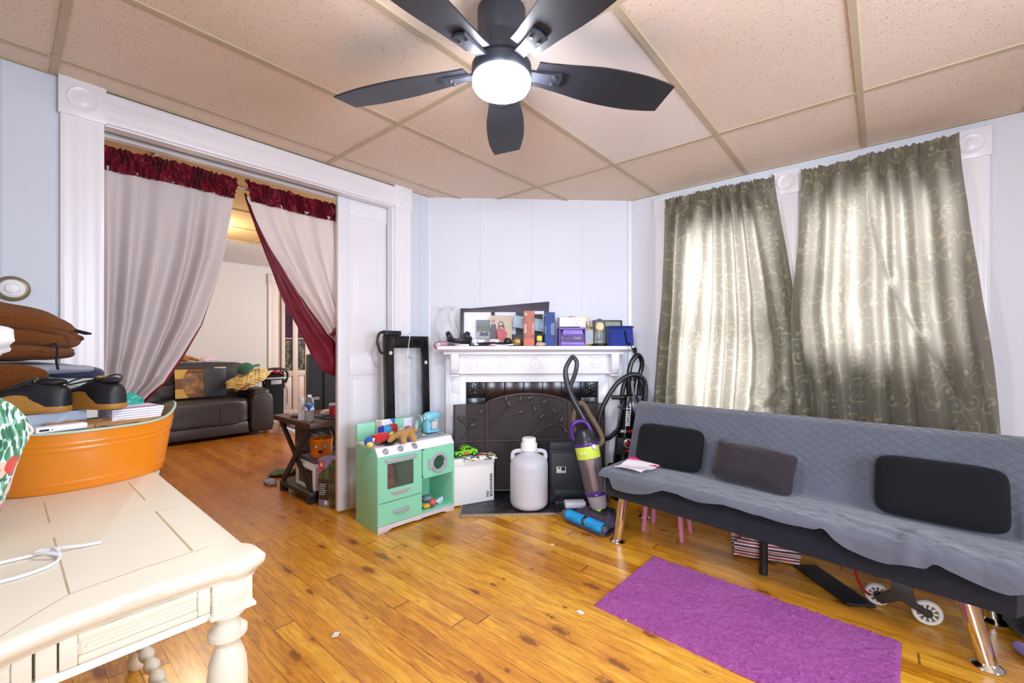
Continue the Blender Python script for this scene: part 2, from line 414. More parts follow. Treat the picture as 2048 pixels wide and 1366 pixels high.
# ---- casings: moulded boards with round-rosette corner blocks
def casing_prof(w):            # (across, proud of the wall)
    return [(0, 0), (0, .018), (.010, .0198), (.018, .0198), (.026, .018), (w*.30, .018), (w*.37, .0198), (w*.44, .0198), (w*.5, .019),
            (w*.56, .0198), (w*.63, .0198), (w*.70, .018), (w-.026, .018), (w-.018, .0198), (w-.010, .0198), (w, .018), (w, 0)]
def rosette(mb, w, h, d=.028):
    """block in the xz plane facing -y, centred on the origin"""
    mb.box(-w/2, w/2, -d, 0, -h/2, h/2, .003)
    r = min(w, h)*.36
    n = 28
    prof = [(r*1.0, 0), (r*.97, .003), (r*.9, .0045), (r*.82, .003), (r*.74, .0015), (r*.48, .002), (r*.40, .0038), (r*.2, .005), (0, .0055)]
    rings = [[mb._v((a*cos(2*PI*k/n), -d-z, a*sin(2*PI*k/n))) for k in range(n)] for a, z in [(max(q, 1e-4), z) for q, z in prof]]
    for a, b in zip(rings, rings[1:]):
        for k in range(n): mb._f([a[k], a[(k+1) % n], b[(k+1) % n], b[k]])
def casing_set(x0, x1, top, legs, w=.135, head_h=.13, bottom=0, mids=()):
    """door/window casing in the xz plane facing -y"""
    mb = MB()
    for cx in list(legs)+list(mids):
        mb.prism([(cx-w/2+a, -d) for a, d in casing_prof(w)], bottom, top, 'z')
        mb.at((cx, 0, top+head_h/2+.012)); rosette(mb, w+.012, head_h+.024); mb.at()
    xs = sorted(list(legs)+list(mids))
    for a, b in zip(xs, xs[1:]):
        mb.prism([(-d, top+.004+q) for q, d in casing_prof(head_h)], a+w/2+.004, b-w/2-.004, 'x')
    return mb
RX = PI/2
# doorway in the left wall (faces +x): local x runs along -world y
struct(casing_set(0, 0, 2.125, (-.234, -1.917), .138, .135).build('trim_3', M_TRIM, loc=(XL, 0, 0), rot=(0, 0, PI/2)), 'white moulded doorway casing with round corner rosettes', 'door casing') if False else None
o = MB()
def leftcase():
    mb = MB(); w = .138; hh = .135; top = 2.13
    for cy in (.234, 1.917):
        mb.prism([(d, cy-w/2+a) for a, d in casing_prof(w)], 0, top, 'z')
    mb.prism([(d, top+.008+q) for q, d in casing_prof(hh)], .234+w/2+.004, 1.917-w/2-.004, 'y')
    from mathutils import Euler
    for cy in (.234, 1.917):
        mb.m = Matrix.Translation((0, cy, top+hh/2+.01)) @ Matrix.Rotation(PI/2, 4, 'Z'); rosette(mb, w+.014, hh+.026)
    mb.m = Matrix.Identity(4)
    # jamb lining and the soffit with its door track
    mb.box(-.18, 0, .285, .303, 0, 2.145); mb.box(-.18, -.135, .303, 1.86, 2.13, 2.146); mb.box(-.062, 0, .303, 1.86, 2.13, 2.146)
    mb.box(-.062, 0, 1.835, 1.86, 0, 2.13); mb.box(-.18, -.135, 1.835, 1.86, 0, 2.13)
    return mb
o.b.free()
struct(leftcase().build('trim_3', M_TRIM, loc=(XL, 0, 0)), 'white moulded casing around the wide doorway with round corner rosettes', 'door casing')
struct(MB().box(XL-.134, XL-.063, .304, 1.85, 2.165, 2.2).build('trim_4', M_DARK), 'dark sliding door track in the doorway soffit', 'door track')
# window casings
mb = MB(); w = .13; hh = .12; top = 2.10
for cx in (-1.262, -.468, .352):
    mb.prism([(cx-w/2+a, -d) for a, d in casing_prof(w)], .4, top, 'z')
    mb.at((cx, 0, top+hh/2+.01)); rosette(mb, w+.014, hh+.03); mb.at()
for a, b in ((-1.262, -.468), (-.468, .352)):
    mb.prism([(-d, top+.004+q) for q, d in casing_prof(hh)], a+w/2+.004, b-w/2-.004, 'x')
mb.box(-1.36, .45, -.05, 0, .37, .40, .004); mb.box(-1.33, .42, -.018, 0, .28, .37, .003)
struct(mb.build('trim_5', M_TRIM, loc=(0, YB, 0)), 'white moulded casing around the two windows', 'window casing')
# corner battens, baseboards
struct(MB().box(-.012, .012, -.012, .002, 0, CEIL, .003).build('trim_6', M_TRIM, loc=(P1.x+.004, P1.y, 0), rot=(0, 0, DANG-.4)), 'thin white corner batten left of the fireplace wall', 'corner batten')
struct(MB().box(-.014, .014, -.012, .002, 0, CEIL, .003).build('trim_7', M_TRIM, loc=(P2.x, P2.y-.004, 0), rot=(0, 0, DANG/2)), 'thin white corner batten right of the fireplace wall', 'corner batten')
def baseboard(n, x0, x1, loc, rot):
    struct(MB().prism([(0, 0), (-.018, 0), (-.018, .13), (-.012, .15), (-.006, .158), (0, .16)], x0, x1, 'x').build(n, M_TRIM, loc=loc, rot=rot))
baseboard('baseboard_back', -1.5, XR, (0, YB, 0), (0, 0, 0))
baseboard('baseboard_left', YR, .16, (XL, 0, 0), (0, 0, PI/2))
baseboard('baseboard_right', -YB, -YR, (XR, 0, 0), (0, 0, -PI/2))
baseboard('baseboard_rear', -XR, -XL, (0, YR, 0), (0, 0, PI))
baseboard('baseboard_far', -1.5, 2.5, (-6.8, 0, 0), (0, 0, PI/2))

# pocket door, half drawn
def pocket():
    d = MB(); y0, y1, z1, th = 0, 1.0, 2.15, .036
    d.box(-th/2, th/2-.008, y0+.003, y1-.003, .015, z1-.003)
    st = .085
    for a, b, e, f in ((y0, y0+st, .012, z1), (y1-st, y1, .012, z1), (y0+st, y1-st, z1-.13, z1), (y0+st, y1-st, .92, 1.05), (y0+st, y1-st, .012, .22), (.46, .54, .22, .92), (.46, .54, 1.05, z1-.13)):
        d.box(-th/2+.001, th/2, a, b, e, f, .003)
    for a, b in ((y0+st, .46), (.54, y1-st)):
        for e, f in ((.22, .92), (1.05, z1-.13)):
            d.box(th/2-.012, th/2-.006, a+.03, b-.03, e+.03, f-.03, .004)
    return d
o = struct(pocket().build('door_1', M_TRIM, loc=(XL-.095, 1.464, 0)), 'white panelled pocket door half slid out of the wall', 'door')
# panelled door with panes in the next room
do = MB(); do.box(0, .03, 2.688, 3.447, .013, 1.997)
for a, b, e, f in ((2.685, 2.735, .01, 2.0), (3.40, 3.45, .01, 2.0), (2.735, 3.4, .66, .745), (2.735, 3.4, .01, .16), (2.735, 3.4, 1.94, 2.0), (2.845, 2.92, .16, 1.94), (3.03, 3.10, .16, 1.94), (3.21, 3.28, .16, 1.94)):
    do.box(.025, .05 if f-e > 1 else .046, a, b, e, f, .003)
do.box(.03, .040, 2.735, 3.4, 1.22, 1.235, .002)
for a, b in ((2.735, 2.845), (2.92, 3.03), (3.1, 3.21), (3.28, 3.4)): do.box(.03, .036, a+.012, b-.012, .17, .65, .004)
d2 = struct(do.build('door_2', M_TRIM2, loc=(-6.8, 0, 0)), 'pinkish cream glazed door behind the dark sofa', 'door')
g = MB()
for a, b in ((2.735, 2.845), (2.92, 3.03), (3.1, 3.21), (3.28, 3.4)): g.box(.0305, .034, a, b, .745, 1.94)
def door_pane():
    t = NT('dark_pane'); p = t.xyz(t.co())
    n = t.noise(t.vec(0, t.m('MULTIPLY', p[1], 14), t.m('MULTIPLY', p[2], 9)), 1.2, 4)
    up = t.ramp(n, [(.3, '#1d1a24'), (.5, '#3d2337'), (.7, '#5d2c46')])
    lo = t.ramp(n, [(.35, '#1d2429'), (.5, '#4a4a42'), (.62, '#7d7560'), (.75, '#2c5560')])
    t.set(Base_Color=t.mix(t.m('GREATER_THAN', p[2], 1.2), lo, up), Roughness=.08); return t.mat
g.build('pane', door_pane(), d2)
mb = MB()
mb.prism([(d, 2.515+a) for a, d in casing_prof(.165)], 0, 2.02, 'z'); mb.prism([(d, 3.455+a) for a, d in casing_prof(.165)], 0, 2.02, 'z')
mb.prism([(d, 2.02+q) for q, d in casing_prof(.13)], 2.68, 3.455, 'y')
for cy in (2.597, 3.537):
    mb.m = Matrix.Translation((0, cy, 2.085)) @ Matrix.Rotation(PI/2, 4, 'Z'); rosette(mb, .175, .15)
struct(mb.build('trim_8', mat('far_casing_paint', '#d9cbc6', .4, var=.04), loc=(-6.8, 0, 0)), 'pale casing of the glazed door in the next room', 'door casing')

# windows: sashes, sill and glass
M_GLASS = glass('window_glass', '#f4f8ff', .02, .03)
def window(n, W, loc, rot):
    x0, x1, z0, z1 = W; mz = (z0+z1)/2; f = MB()
    for a, b, e, h in ((x0, x0+.05, z0, z1), (x1-.05, x1, z0, z1), (x0+.05, x1-.05, z0, z0+.07), (x0+.05, x1-.05, z1-.05, z1), (x0+.05, x1-.05, mz-.025, mz+.025)):
        f.box(a, b, .05, .09, e, h, .004)
    f.box(x0, x1, 0, .16, z0-.03, z0, .003)
    o = struct(f.build(n, M_TRIM, loc=loc, rot=rot))
    MB().box(x0+.05, x1-.05, .068, .072, z0+.07, z1-.05).build('pane', M_GLASS, o)
window('window_1', W1, (0, YB, 0), (0, 0, 0)); window('window_2', W2, (0, YB, 0), (0, 0, 0))
window('window_3', (-W3[1], -W3[0], W3[2], W3[3]), (XR, 0, 0), (0, 0, -PI/2))
window('window_4_added', (-W4[1], -W4[0], W4[2], W4[3]), (0, YR, 0), (0, 0, PI))  # rear window added out of view
mb = MB()
for a, b in (((XR-.016, W3[0]-.12, W3[2]-.12), (XR, W3[0], W3[3]+.12)), ((XR-.016, W3[1], W3[2]-.12), (XR, W3[1]+.12, W3[3]+.12)), ((XR-.016, W3[0], W3[3]), (XR, W3[1], W3[3]+.12)), ((XR-.016, W3[0], W3[2]-.12), (XR, W3[1], W3[2]-.03))):
    mb.box(a[0], b[0], a[1], b[1], a[2], b[2], .003)
struct(mb.build('trim_9', M_TRIM))
mb = MB()
for a, b in (((W4[0]-.12, W4[2]-.12), (W4[0], W4[3]+.12)), ((W4[1], W4[2]-.12), (W4[1]+.12, W4[3]+.12)), ((W4[0], W4[3]), (W4[1], W4[3]+.12)), ((W4[0], W4[2]-.12), (W4[1], W4[2]-.03))):
    mb.box(a[0], b[0], YR, YR+.016, a[1], b[1], .003)
struct(mb.build('trim_10', M_TRIM))

# ------------------------------------------------------------------ light and camera
def area(name, loc, rot, sx, sy, power, col=(1, 1, 1)):
    l = bpy.data.lights.new(name, 'AREA'); l.shape = 'RECTANGLE'; l.size = sx; l.size_y = sy; l.energy = power; l.color = col
    o = bpy.data.objects.new(name, l); COL.objects.link(o); o.location = loc; o.rotation_euler = rot; return o
area('daylight_left_window', ((W1[0]+W1[1])/2, YB+.34, 1.3), (-PI/2, 0, 0), .62, 1.55, 38, (1, .95, .89))
area('daylight_right_window', ((W2[0]+W2[1])/2-.05, YB+.34, 1.55), (-PI/2, 0, 0), .6, 1.05, 24, (1, .95, .89))
area('daylight_side_window', (XR+.3, (W3[0]+W3[1])/2, 1.4), (0, PI/2, 0), 1.3, 1.5, 120, (.88, .94, 1))
area('rear_fill_light', ((W4[0]+W4[1])/2, YR-.3, 1.45), (PI/2, 0, 0), 1.4, 1.25, 150, (.93, .96, 1))  # unseen source added behind the rear opening to brighten the room
pl = bpy.data.lights.new('next_room_lamp', 'POINT'); pl.energy = 44; pl.color = (1, .87, .66); pl.shadow_soft_size = .06
o = bpy.data.objects.new('next_room_lamp', pl); COL.objects.link(o); o.location = (-4.75, 1.12, 2.12)
area('next_room_fill', (-4.6, 4.4, 1.4), (-PI/2, 0, 0), 1.6, 1.3, 95, (.9, .95, 1))  # added fill panel; the end wall behind it has no opening
wd = bpy.data.worlds.new('sky'); bpy.context.scene.world = wd; wd.use_nodes = True
wd.node_tree.nodes['Background'].inputs[0].default_value = (.85, .92, 1, 1); wd.node_tree.nodes['Background'].inputs[1].default_value = 1.6

cam = bpy.data.cameras.new('camera'); cam.sensor_width = 36; cam.lens = 870/2048*36; cam.shift_y = 7/2048; cam.clip_start = .02
co = bpy.data.objects.new('camera', cam); COL.objects.link(co); co.location = (0, 0, 1.13); co.rotation_euler = (PI/2, 0, math.radians(40.4))
sc = bpy.context.scene; sc.camera = co
sc.view_settings.view_transform = 'Standard'; sc.view_settings.look = 'None'; sc.view_settings.exposure = 0.10; sc.view_settings.gamma = 1
sc.view_settings.use_curve_mapping = False
try:
    sc.cycles.use_denoising = True; sc.cycles.max_bounces = 7; sc.cycles.diffuse_bounces = 4; sc.cycles.glossy_bounces = 3; sc.cycles.transmission_bounces = 5; sc.cycles.transparent_max_bounces = 10; sc.cycles.use_adaptive_sampling = True; sc.cycles.adaptive_threshold = .04
    sc.cycles.sample_clamp_indirect = 8; sc.cycles.caustics_reflective = False; sc.cycles.caustics_refractive = False
except Exception: pass
# ------------------------------------------------------------------ ceiling fan
M_FAN = plastic('fan_charcoal', '#30323a', .38); M_BLADE = mat('fan_blade_black', '#24252b', .42, var=.15, vs=5)
M_LAMP = mat('lit_diffuser', '#f4f6ff', .4, var=0, emit=170)
M_CHROME = mat('chrome', '#d8d4ce', .12, metal=1, var=.03); M_BRUSH = mat('brushed_silver', '#b9bac0', .3, metal=.85, var=.05)
fan = thing('ceiling_fan', 'black five-blade ceiling fan with a lit round lamp', 'ceiling fan', (-1.004, 1.124, CEIL))
b = MB(); b.lathe([(.078, 0), (.083, -.004), (.083, -.10), (.081, -.105), (.081, -.112), (.084, -.117), (.084, -.172), (.074, -.182), (.074, -.19)], 40)
for k in range(24):
    if k % 8 < 5: b.at(rot=(0, 0, 2*PI*k/24)); b.box(.082, .0855, -.002, .002, -.155, -.128)
b.at(); b.build('motor_housing', M_FAN, fan)
b = MB(); b.lathe([(.072, -.184), (.094, -.188), (.103, -.196), (.103, -.226), (.098, -.236), (.04, -.238)], 40); b.build('light_collar', M_FAN, fan)
b = MB(); b.lathe([(.096, -.228), (.100, -.240), (.100, -.258), (.092, -.272), (.07, -.283), (.04, -.290), (0, -.292)], 40, caps=False); b.build('lamp_diffuser', M_LAMP, fan)
fa = PI/2+math.radians(40.4)
for k in range(5):
    a = fa+math.radians(72)*k-math.radians(1)
    bl = MB()
    def bf(u, v):
        r = .125+.535*u; w = cr([(0, .050), (.12, .056), (.45, .079), (.75, .081), (.93, .070), (1, .062)], u)
        y = (v*2-1)*w; return (r, y, -.05*0 - y*math.tan(math.radians(12)))
    bl.grid(lambda u, v: bf(u, 1-v), 24, 8, th=.006)
    bo = bl.build('blade', M_BLADE, fan, (0, 0, -.198), (0, 0, a), ang=50)
    ar = MB(); ar.prism([(.09, -.022), (.14, -.018), (.215, -.03), (.222, 0), (.215, .03), (.14, .018), (.09, .022)], -.012, -.002, 'z', .002)
    ar.lathe([(.006, -.018), (.006, -.010)], 8, (.19, .015, 0)); ar.lathe([(.006, -.018), (.006, -.010)], 8, (.19, -.015, 0))
    ar.build('blade_bracket', M_FAN, fan, (0, 0, -.198), (math.radians(-12), 0, a))

# ------------------------------------------------------------------ green jacquard curtains
def jacquard():
    t = NT('green_jacquard'); c = t.co(); p = t.xyz(c)
    wob = t.noise(c, 9, 2); wx = t.m('ADD', p[0], t.m('MULTIPLY', t.m('SUBTRACT', wob, .5), .05))
    pv = t.vec(t.m('MULTIPLY', wx, 12.5), t.m('MULTIPLY', p[2], 9.0), 0)
    vo = t.n('ShaderNodeTexVoronoi', voronoi_dimensions='2D', feature='F1', i_Vector=pv, i_Scale=1, i_Randomness=.72)
    q = t.n('ShaderNodeVectorMath', operation='SUBTRACT'); t.put(q.inputs[0], pv); t.put(q.inputs[1], vo.outputs['Position'])
    d = t.xyz(q.outputs[0]); k = t.xyz(vo.outputs['Color'])
    sg = t.m('SUBTRACT', t.m('MULTIPLY', t.m('GREATER_THAN', k[0], .5), 2), 1)
    ang = t.m('ADD', t.m('DIVIDE', t.m('ARCTAN2', d[1], t.m('MULTIPLY', d[0], sg)), 2*PI), k[1])
    r = vo.outputs['Distance']
    sp = t.m('FRACT', t.m('SUBTRACT', t.m('MULTIPLY', r, 3.1), ang))
    wid = t.m('SUBTRACT', .15, t.m('MULTIPLY', r, .16))
    s1 = t.m('LESS_THAN', t.m('ABSOLUTE', t.m('SUBTRACT', sp, .5)), wid)
    part = t.m('GREATER_THAN', t.m('FRACT', t.m('ADD', ang, .15)), .3)
    s1 = t.m('MULTIPLY', t.m('MULTIPLY', s1, part), t.m('LESS_THAN', r, .50))
    vn = t.noise(t.vec(t.m('MULTIPLY', p[0], 7), t.m('MULTIPLY', p[2], 5.5), 3), 1.1, 1.5)
    s2 = t.m('MULTIPLY', t.m('LESS_THAN', t.m('ABSOLUTE', t.m('SUBTRACT', vn, .5)), .009), t.m('GREATER_THAN', t.noise(c, 11, 1), .5))
    lf = t.n('ShaderNodeTexVoronoi', voronoi_dimensions='2D', feature='F1', i_Vector=t.mapv(t.vec(wx, p[2], 0), (24, 15, 1), rot=(0, 0, .6)), i_Scale=1, i_Randomness=1)
    s3 = t.m('MULTIPLY', t.m('LESS_THAN', lf.outputs['Distance'], .20), t.m('GREATER_THAN', t.xyz(lf.outputs['Color'])[2], .80))
    pat = t.m('MAXIMUM', t.m('MAXIMUM', s1, s2), s3)
    pat = t.m('MULTIPLY', pat, t.m('ADD', .45, t.m('MULTIPLY', t.noise(c, 30, 2), .8)), clamp=True)
    slub = t.noise(t.vec(t.m('MULTIPLY', p[0], 260), p[1], t.m('MULTIPLY', p[2], 6)), 1, 3)
    ground = t.mix(slub, '#51584a', '#686b58')
    ground = t.mix(t.m('MULTIPLY', t.m('SUBTRACT', t.noise(c, 5, 3), .5, clamp=True), 1.2), ground, '#6f6549')
    col = t.mix(t.m('MULTIPLY', pat, .72), ground, '#b5a982')
    t.set(Base_Color=col, Roughness=t.m('SUBTRACT', .62, t.m('MULTIPLY', pat, .22)), Specular_IOR_Level=.4, Sheen_Weight=.3)
    t.bump(t.m('ADD', t.m('MULTIPLY', slub, .3), t.m('MULTIPLY', pat, .5)), .25, .003)
    tl = t.n('ShaderNodeBsdfTranslucent'); t.put(tl.inputs[0], t.mix(t.m('MULTIPLY', pat, .35), '#d8cbbb', '#f2ead8'))
    mx = t.n('ShaderNodeMixShader', i_Fac=.42); t.put(mx.inputs[1], t.bsdf.outputs[0]); t.put(mx.inputs[2], tl.outputs[0])
    t.put(t.out.inputs['Surface'], mx.outputs[0]); return t.mat
M_JAC = jacquard()
ZT = 2.205; ZB = .50
def green_curtain(le, re, seed, fold, extra, top):
    def fn(u, v):
        z = ZT-(ZT-ZB)*v + top(u)
        x = lerp(cr(le, z), cr(re, z), u)
        g = sst(0, .10, v)
        ph = u*fold+.9*nz(u*3.1, seed, v*.35)+.35*nz(u*2, v*1.4, seed+3)
        A = .012+.026*g+.014*v
        sn = sin(2*PI*ph); y = A*math.copysign(abs(sn)**.8, sn)+.016*g*nz(u*9, v*2.2, seed+5)+.007*nz(u*30, v*5, seed+9)
        if v < .045:                                   # gathered heading above and on the rod
            kk = 1-abs(v-.012)/.045
            y += .016*sin(2*PI*(u*fold*3.3+1.6*nz(u*14, seed)))*kk
            z += .014*nz(u*38, seed+2, 0)*(1 if v < .012 else .2)
            if .02 < v < .034: y += .012
        y += extra(u, v)
        return (x, y, z)
    mb = MB(); mb.grid(fn, 190, 130); return mb
def ex_left(u, v):
    y = -.045*sst(.62, 1, v)*u
    c = math.exp(-((u-.86)/.13)**2-((v-.84)/.07)**2)   # bunched where it is pushed behind the seat
    y += c*(.05*sin(v*70+u*24)+.03*nz(u*22, v*26, 1))
    y -= .035*math.exp(-((u-.62-.22*sst(.3, .8, v))/.05)**2)*sst(.25, .6, v)
    return y
def ex_right(u, v):
    uf = .44+.02*v+.42*sst(.12, 1.0, v)**1.1; d = u-uf
    h = math.exp(-(d/.20)**2) if d < 0 else math.exp(-(d/.022)**2)
    y = -.10*h*sst(0, .3, v)-.02*sst(.6, 1, v)
    y -= .03*math.exp(-((u-.42)/.035)**2)*(1-sst(.1, .5, v))
    return y
lf = green_curtain([(.5, -1.335), (.68, -1.321), (1.1, -1.29), (1.464, -1.256), (1.9, -1.232), (2.2, -1.222)],
                   [(.5, -.383), (.70, -.383), (1.1, -.388), (1.346, -.409), (1.722, -.456), (2.0, -.498), (2.2, -.522)], 1, 8.5, ex_left, lambda u: -.003*sin(u*9))
tag(lf.build('curtain', M_JAC, None, (0, 3.175, 0)), 'green scroll-patterned curtain over the left window', 'curtain', group='green window curtains')
rt = green_curtain([(.5, -.41), (.79, -.404), (1.1, -.420), (1.347, -.427), (1.53, -.409), (1.864, -.383), (2.2, -.378)],
                   [(.5, .465), (.654, .447), (.982, .423), (1.354, .381), (1.864, .329), (2.2, .300)], 4, 6.5, ex_right, lambda u: .010*sst(.93, .97, u)-.012*sst(0, .1, u)*(1-sst(.3, .5, u)))
tag(rt.build('curtain', M_JAC, None, (0, 3.162, 0)), 'green scroll-patterned curtain over the right window, with a diagonal fold', 'curtain', group='green window curtains')

# ------------------------------------------------------------------ white curtains with burgundy heading and lining in the doorway
def white_cloth():
    t = NT('white_curtain_cloth'); c = t.co(); p = t.xyz(c)
    wv = t.noise(t.vec(p[0], t.m('MULTIPLY', p[1], 300), t.m('MULTIPLY', p[2], 300)), 1, 2)
    t.set(Base_Color=t.mix(t.noise(c, 3, 3), '#d3c8c8', '#e3dad8'), Roughness=.85, Specular_IOR_Level=.2, Sheen_Weight=.2); t.bump(wv, .2, .002)
    tl = t.n('ShaderNodeBsdfTranslucent', i_Color=lin('#e8d8d0')); mx = t.n('ShaderNodeMixShader', i_Fac=.2)
    t.put(mx.inputs[1], t.bsdf.outputs[0]); t.put(mx.inputs[2], tl.outputs[0]); t.put(t.out.inputs['Surface'], mx.outputs[0]); return t.mat
M_WC = white_cloth(); M_BURG = mat('burgundy_satin', '#6b0a20', .5, var=.25, vs=14, spec=.25, sheen=.05)
XC = XL-.155
def panel(le, re, zt, zb, seed, fold, A, bulge=lambda u, v: 0, nu=90, nv=90, dx=0):
    def fn(u, v):
        z = lerp(zt(u), zb(u), v); y = lerp(cr(le, z), cr(re, z), u)
        ph = u*fold+.7*nz(u*2.6, seed, v*.4)
        x = A*(.22+.78*min(v*2.2, 1))*sin(2*PI*ph)+.010*nz(u*8, v*3, seed+2)+bulge(u, v)+dx
        return (x, y, z)
    return MB().grid(fn, nu, nv)
def header(le, re, seed):
    def fn(u, v):
        z = lerp(2.093, 1.975, v)+(.012*nz(u*26, seed) if v < .1 else 0)-.008*sin(u*5+seed)*.6
        y = lerp(le(z), re(z), u)
        x = .016*sin(2*PI*(u*17+2*nz(u*9, seed, v*1.5)))*(1-.5*abs(v-.35))+.008*nz(u*30, v*8, seed)
        if .3 < v < .62: x += .008
        return (x+.016, y, z)
    return MB().grid(fn, 160, 14)
LE = [(.6, .31), (2.1, .312)]
RE = [(.62, .40), (.70, .41), (.80, .44), (.874, .494), (.934, .555), (1.077, .63), (1.24, .708), (1.582, .803), (1.80, .842), (1.966, .868), (2.09, .887)]
t1 = thing('doorway_curtain', 'white curtain with burgundy heading gathered at the left side of the doorway', 'curtain', (XC, 0, 0), group='doorway curtains')
def lb(u, v): return .05*sst(.45, .9, v)*sin(u*5)*u+.03*math.exp(-((u-.8)/.08)**2)*sst(.05, .3, v)-.02*math.exp(-((v-.72)/.03)**2-((u-.2)/.25)**2)
panel(LE, RE, lambda u: 1.996-.012*u, lambda u: .62+.12*u, 3, 5.2, .036, lb).build('panel', M_WC, t1)
panel([(a, b+.006) for a, b in LE], [(a, b+.014+.010*(1-sst(1.2, 2, a))) for a, b in RE], lambda u: 2.03, lambda u: .63+.1*u, 3, 5.2, .012, lambda u, v: 0, 50, 60, -.062).build('lining', M_BURG, t1)
header(lambda z: .308, lambda z: .872+(z-1.985)*.17, 2).build('heading', M_BURG, t1)
t2 = thing('doorway_curtain', 'white curtain showing a wide burgundy lining beside the pocket door', 'curtain', (XC, 0, 0), group='doorway curtains')
WL = [(1.05, 1.545), (1.13, 1.506), (1.201, 1.439), (1.431, 1.272), (1.547, 1.184), (1.751, 1.055), (1.96, .961), (2.03, .935)]
BL = [(.88, 1.56), (.91, 1.503), (.949, 1.411), (1.051, 1.337), (1.214, 1.256), (1.412, 1.151), (1.629, 1.069), (1.864, .985), (2.046, .929)]
FL = [(.8, 1.60), (2.1, 1.60)]
def rb(u, v): return .016*math.exp(-((u-.42)/.05)**2)*sst(.1, .5, v)
panel(WL, FL, lambda u: 2.0, lambda u: 1.06+.02*u, 6, 4.3, .028, rb).build('panel', M_WC, t2)
def flap(u, v):                                         # lining turned towards the room
    z = lerp(2.03, .895, v); a = cr(BL, z); w = cr([(.88, 1.60), (1.0, 1.60), (1.13, 1.53)]+WL[2:], z)+.012
    y = lerp(a, max(w, a+.004), u)
    return (-.022+.020*sin(u*PI)*sst(0, .4, v)+.012*sin(u*9+v*4)*v+.006*nz(u*6, v*9, 4), y, z)
MB().grid(flap, 26, 90).build('lining', M_BURG, t2)
def tuck(u, v):
    y = lerp(1.438, 1.60, u); zt = 1.20+.055*sst(0, .2, u); zb = 1.20-.10*u
    return (.022+.012*sin(u*7+v*3), y, lerp(zt, zb, v))
MB().grid(tuck, 16, 10, th=.003).build('lining', M_BURG, t2)
header(lambda z: .958-(z-1.985)*.3, lambda z: 1.60, 5).build('heading', M_BURG, t2)
o = MB().cyl((0, .303, 2.05), (0, 1.835, 2.05), .006).build('curtain_rod', M_BRUSH, None, (XC-.012, 0, 0)); tag(o, 'thin metal rod carrying the two doorway curtains', 'curtain rod')

# ------------------------------------------------------------------ purple rug
def rug_mat():
    t = NT('purple_pile'); c = t.co(); n = t.noise(c, 340, 2, .7); m_ = t.noise(c, 40, 4, .7, 1.2); l = t.noise(c, 3.5, 3)
    col = t.ramp(t.m('ADD', t.m('MULTIPLY', n, .55), t.m('MULTIPLY', m_, .5)), [(.30, '#702a64'), (.5, '#ab4f98'), (.72, '#c878b2')])
    col = t.mix(t.m('MULTIPLY', t.m('SUBTRACT', l, .5, clamp=True), 1.6), col, '#c070b2')
    sp = t.n('ShaderNodeTexVoronoi', feature='F1', i_Vector=c, i_Scale=36, i_Randomness=1)
    lint = t.m('MULTIPLY', t.m('LESS_THAN', sp.outputs['Distance'], .07), t.m('GREATER_THAN', t.xyz(sp.outputs['Color'])[0], .72))
    col = t.mix(t.m('MULTIPLY', lint, .7), col, '#dcb8dc')
    t.set(Base_Color=col, Roughness=1, Specular_IOR_Level=.05, Sheen_Weight=.5, Sheen_Tint=lin('#c080d0')); t.bump(t.m('ADD', n, m_), .9, .01); return t.mat
def rug(u, v):
    x = u*.985; y = -v*.585
    e = min(u*.985, (1-u)*.985, v*.585, (1-v)*.585)
    h = .014*sst(0, .012, e)+.005*nz(x*130, y*130)+.004*nz(x*45, y*45, 3)+.003*nz(x*9, y*9, 5)
    j = .004*nz(x*60, y*60, 9)
    return (x+j, y+.004*nz(x*50, y*50, 2), max(h, .001) if e > 0 else .0008)
o = MB().grid(rug, 240, 150, th=0).build('rug', rug_mat(), None, (-.928, 2.248, 0), (0, 0, math.radians(-2.4)), ang=180)
tag(o, 'purple shaggy rectangular rug on the wooden floor', 'rug')

# ------------------------------------------------------------------ futon sofa
SO = (-1.235, 2.27, 0); SR = math.radians(-2.9)
M_CHAR = fabric('charcoal_weave', '#17181f', .2, 260); M_BLK = fabric('black_cover', '#101114', .15, 220, .3, .9, .08)
so = thing('sofa', 'long charcoal futon sofa with chrome front legs along the window wall', 'sofa', SO, SR)
b = MB()
def zb(x): return .268-.03*x
def seat(u, v):
    # closed ring: front bottom -> front top -> back top -> back bottom
    prof = [(0.0, -.005, 0), (.012, -.012, .25), (.016, -.012, .6), (.012, -.006, .88), (.02, .016, 1), (.2, .2, 1), (.36, .36, 1), (.45, .45, .9), (.46, .46, 0)]
    x = u*1.595; e = min(x, 1.595-x); s_ = sst(-.012, .022, e)
    k = v*(len(prof)); i = int(k) % len(prof); f = k-int(k); a = prof[i]; c = prof[(i+1) % len(prof)]
    y = lerp(a[1], c[1], f); w = lerp(a[2], c[2], f)
    zt = .382-.012*x; z = lerp(zb(x), zt, w)
    m = lerp(zb(x), zt, .5)
    return (x, y*s_+.02*(1-s_), m+(z-m)*(.8+.2*s_))
g = MB(); g.grid(seat, 90, 36)
g.prism([(.012, .30), (.012, .37), (.43, .37), (.43, .30)], .001, .004, 'x'); g.prism([(.012, .26), (.012, .34), (.43, .34), (.43, .26)], 1.591, 1.594, 'x')
g.build('seat', M_CHAR, so)
g = MB(); N_ = 40
def back(u, v):
    x = .0+u*1.62; a = v*2*PI; e = min(u, 1-u)*1.62; s_ = sst(-.01, .03, e)
    # thick slab leaning back: section in its own frame
    q = .055*math.copysign(abs(sin(a))**.5, sin(a))*(.75+.25*s_); p = .20*math.copysign(abs(cos(a))**.3, cos(a))*(.985+.015*s_)
    th = math.radians(19)
    return (x, .455+p*sin(th)+q*cos(th), .52+p*cos(th)-q*sin(th))
g.grid(back, 40, 40)
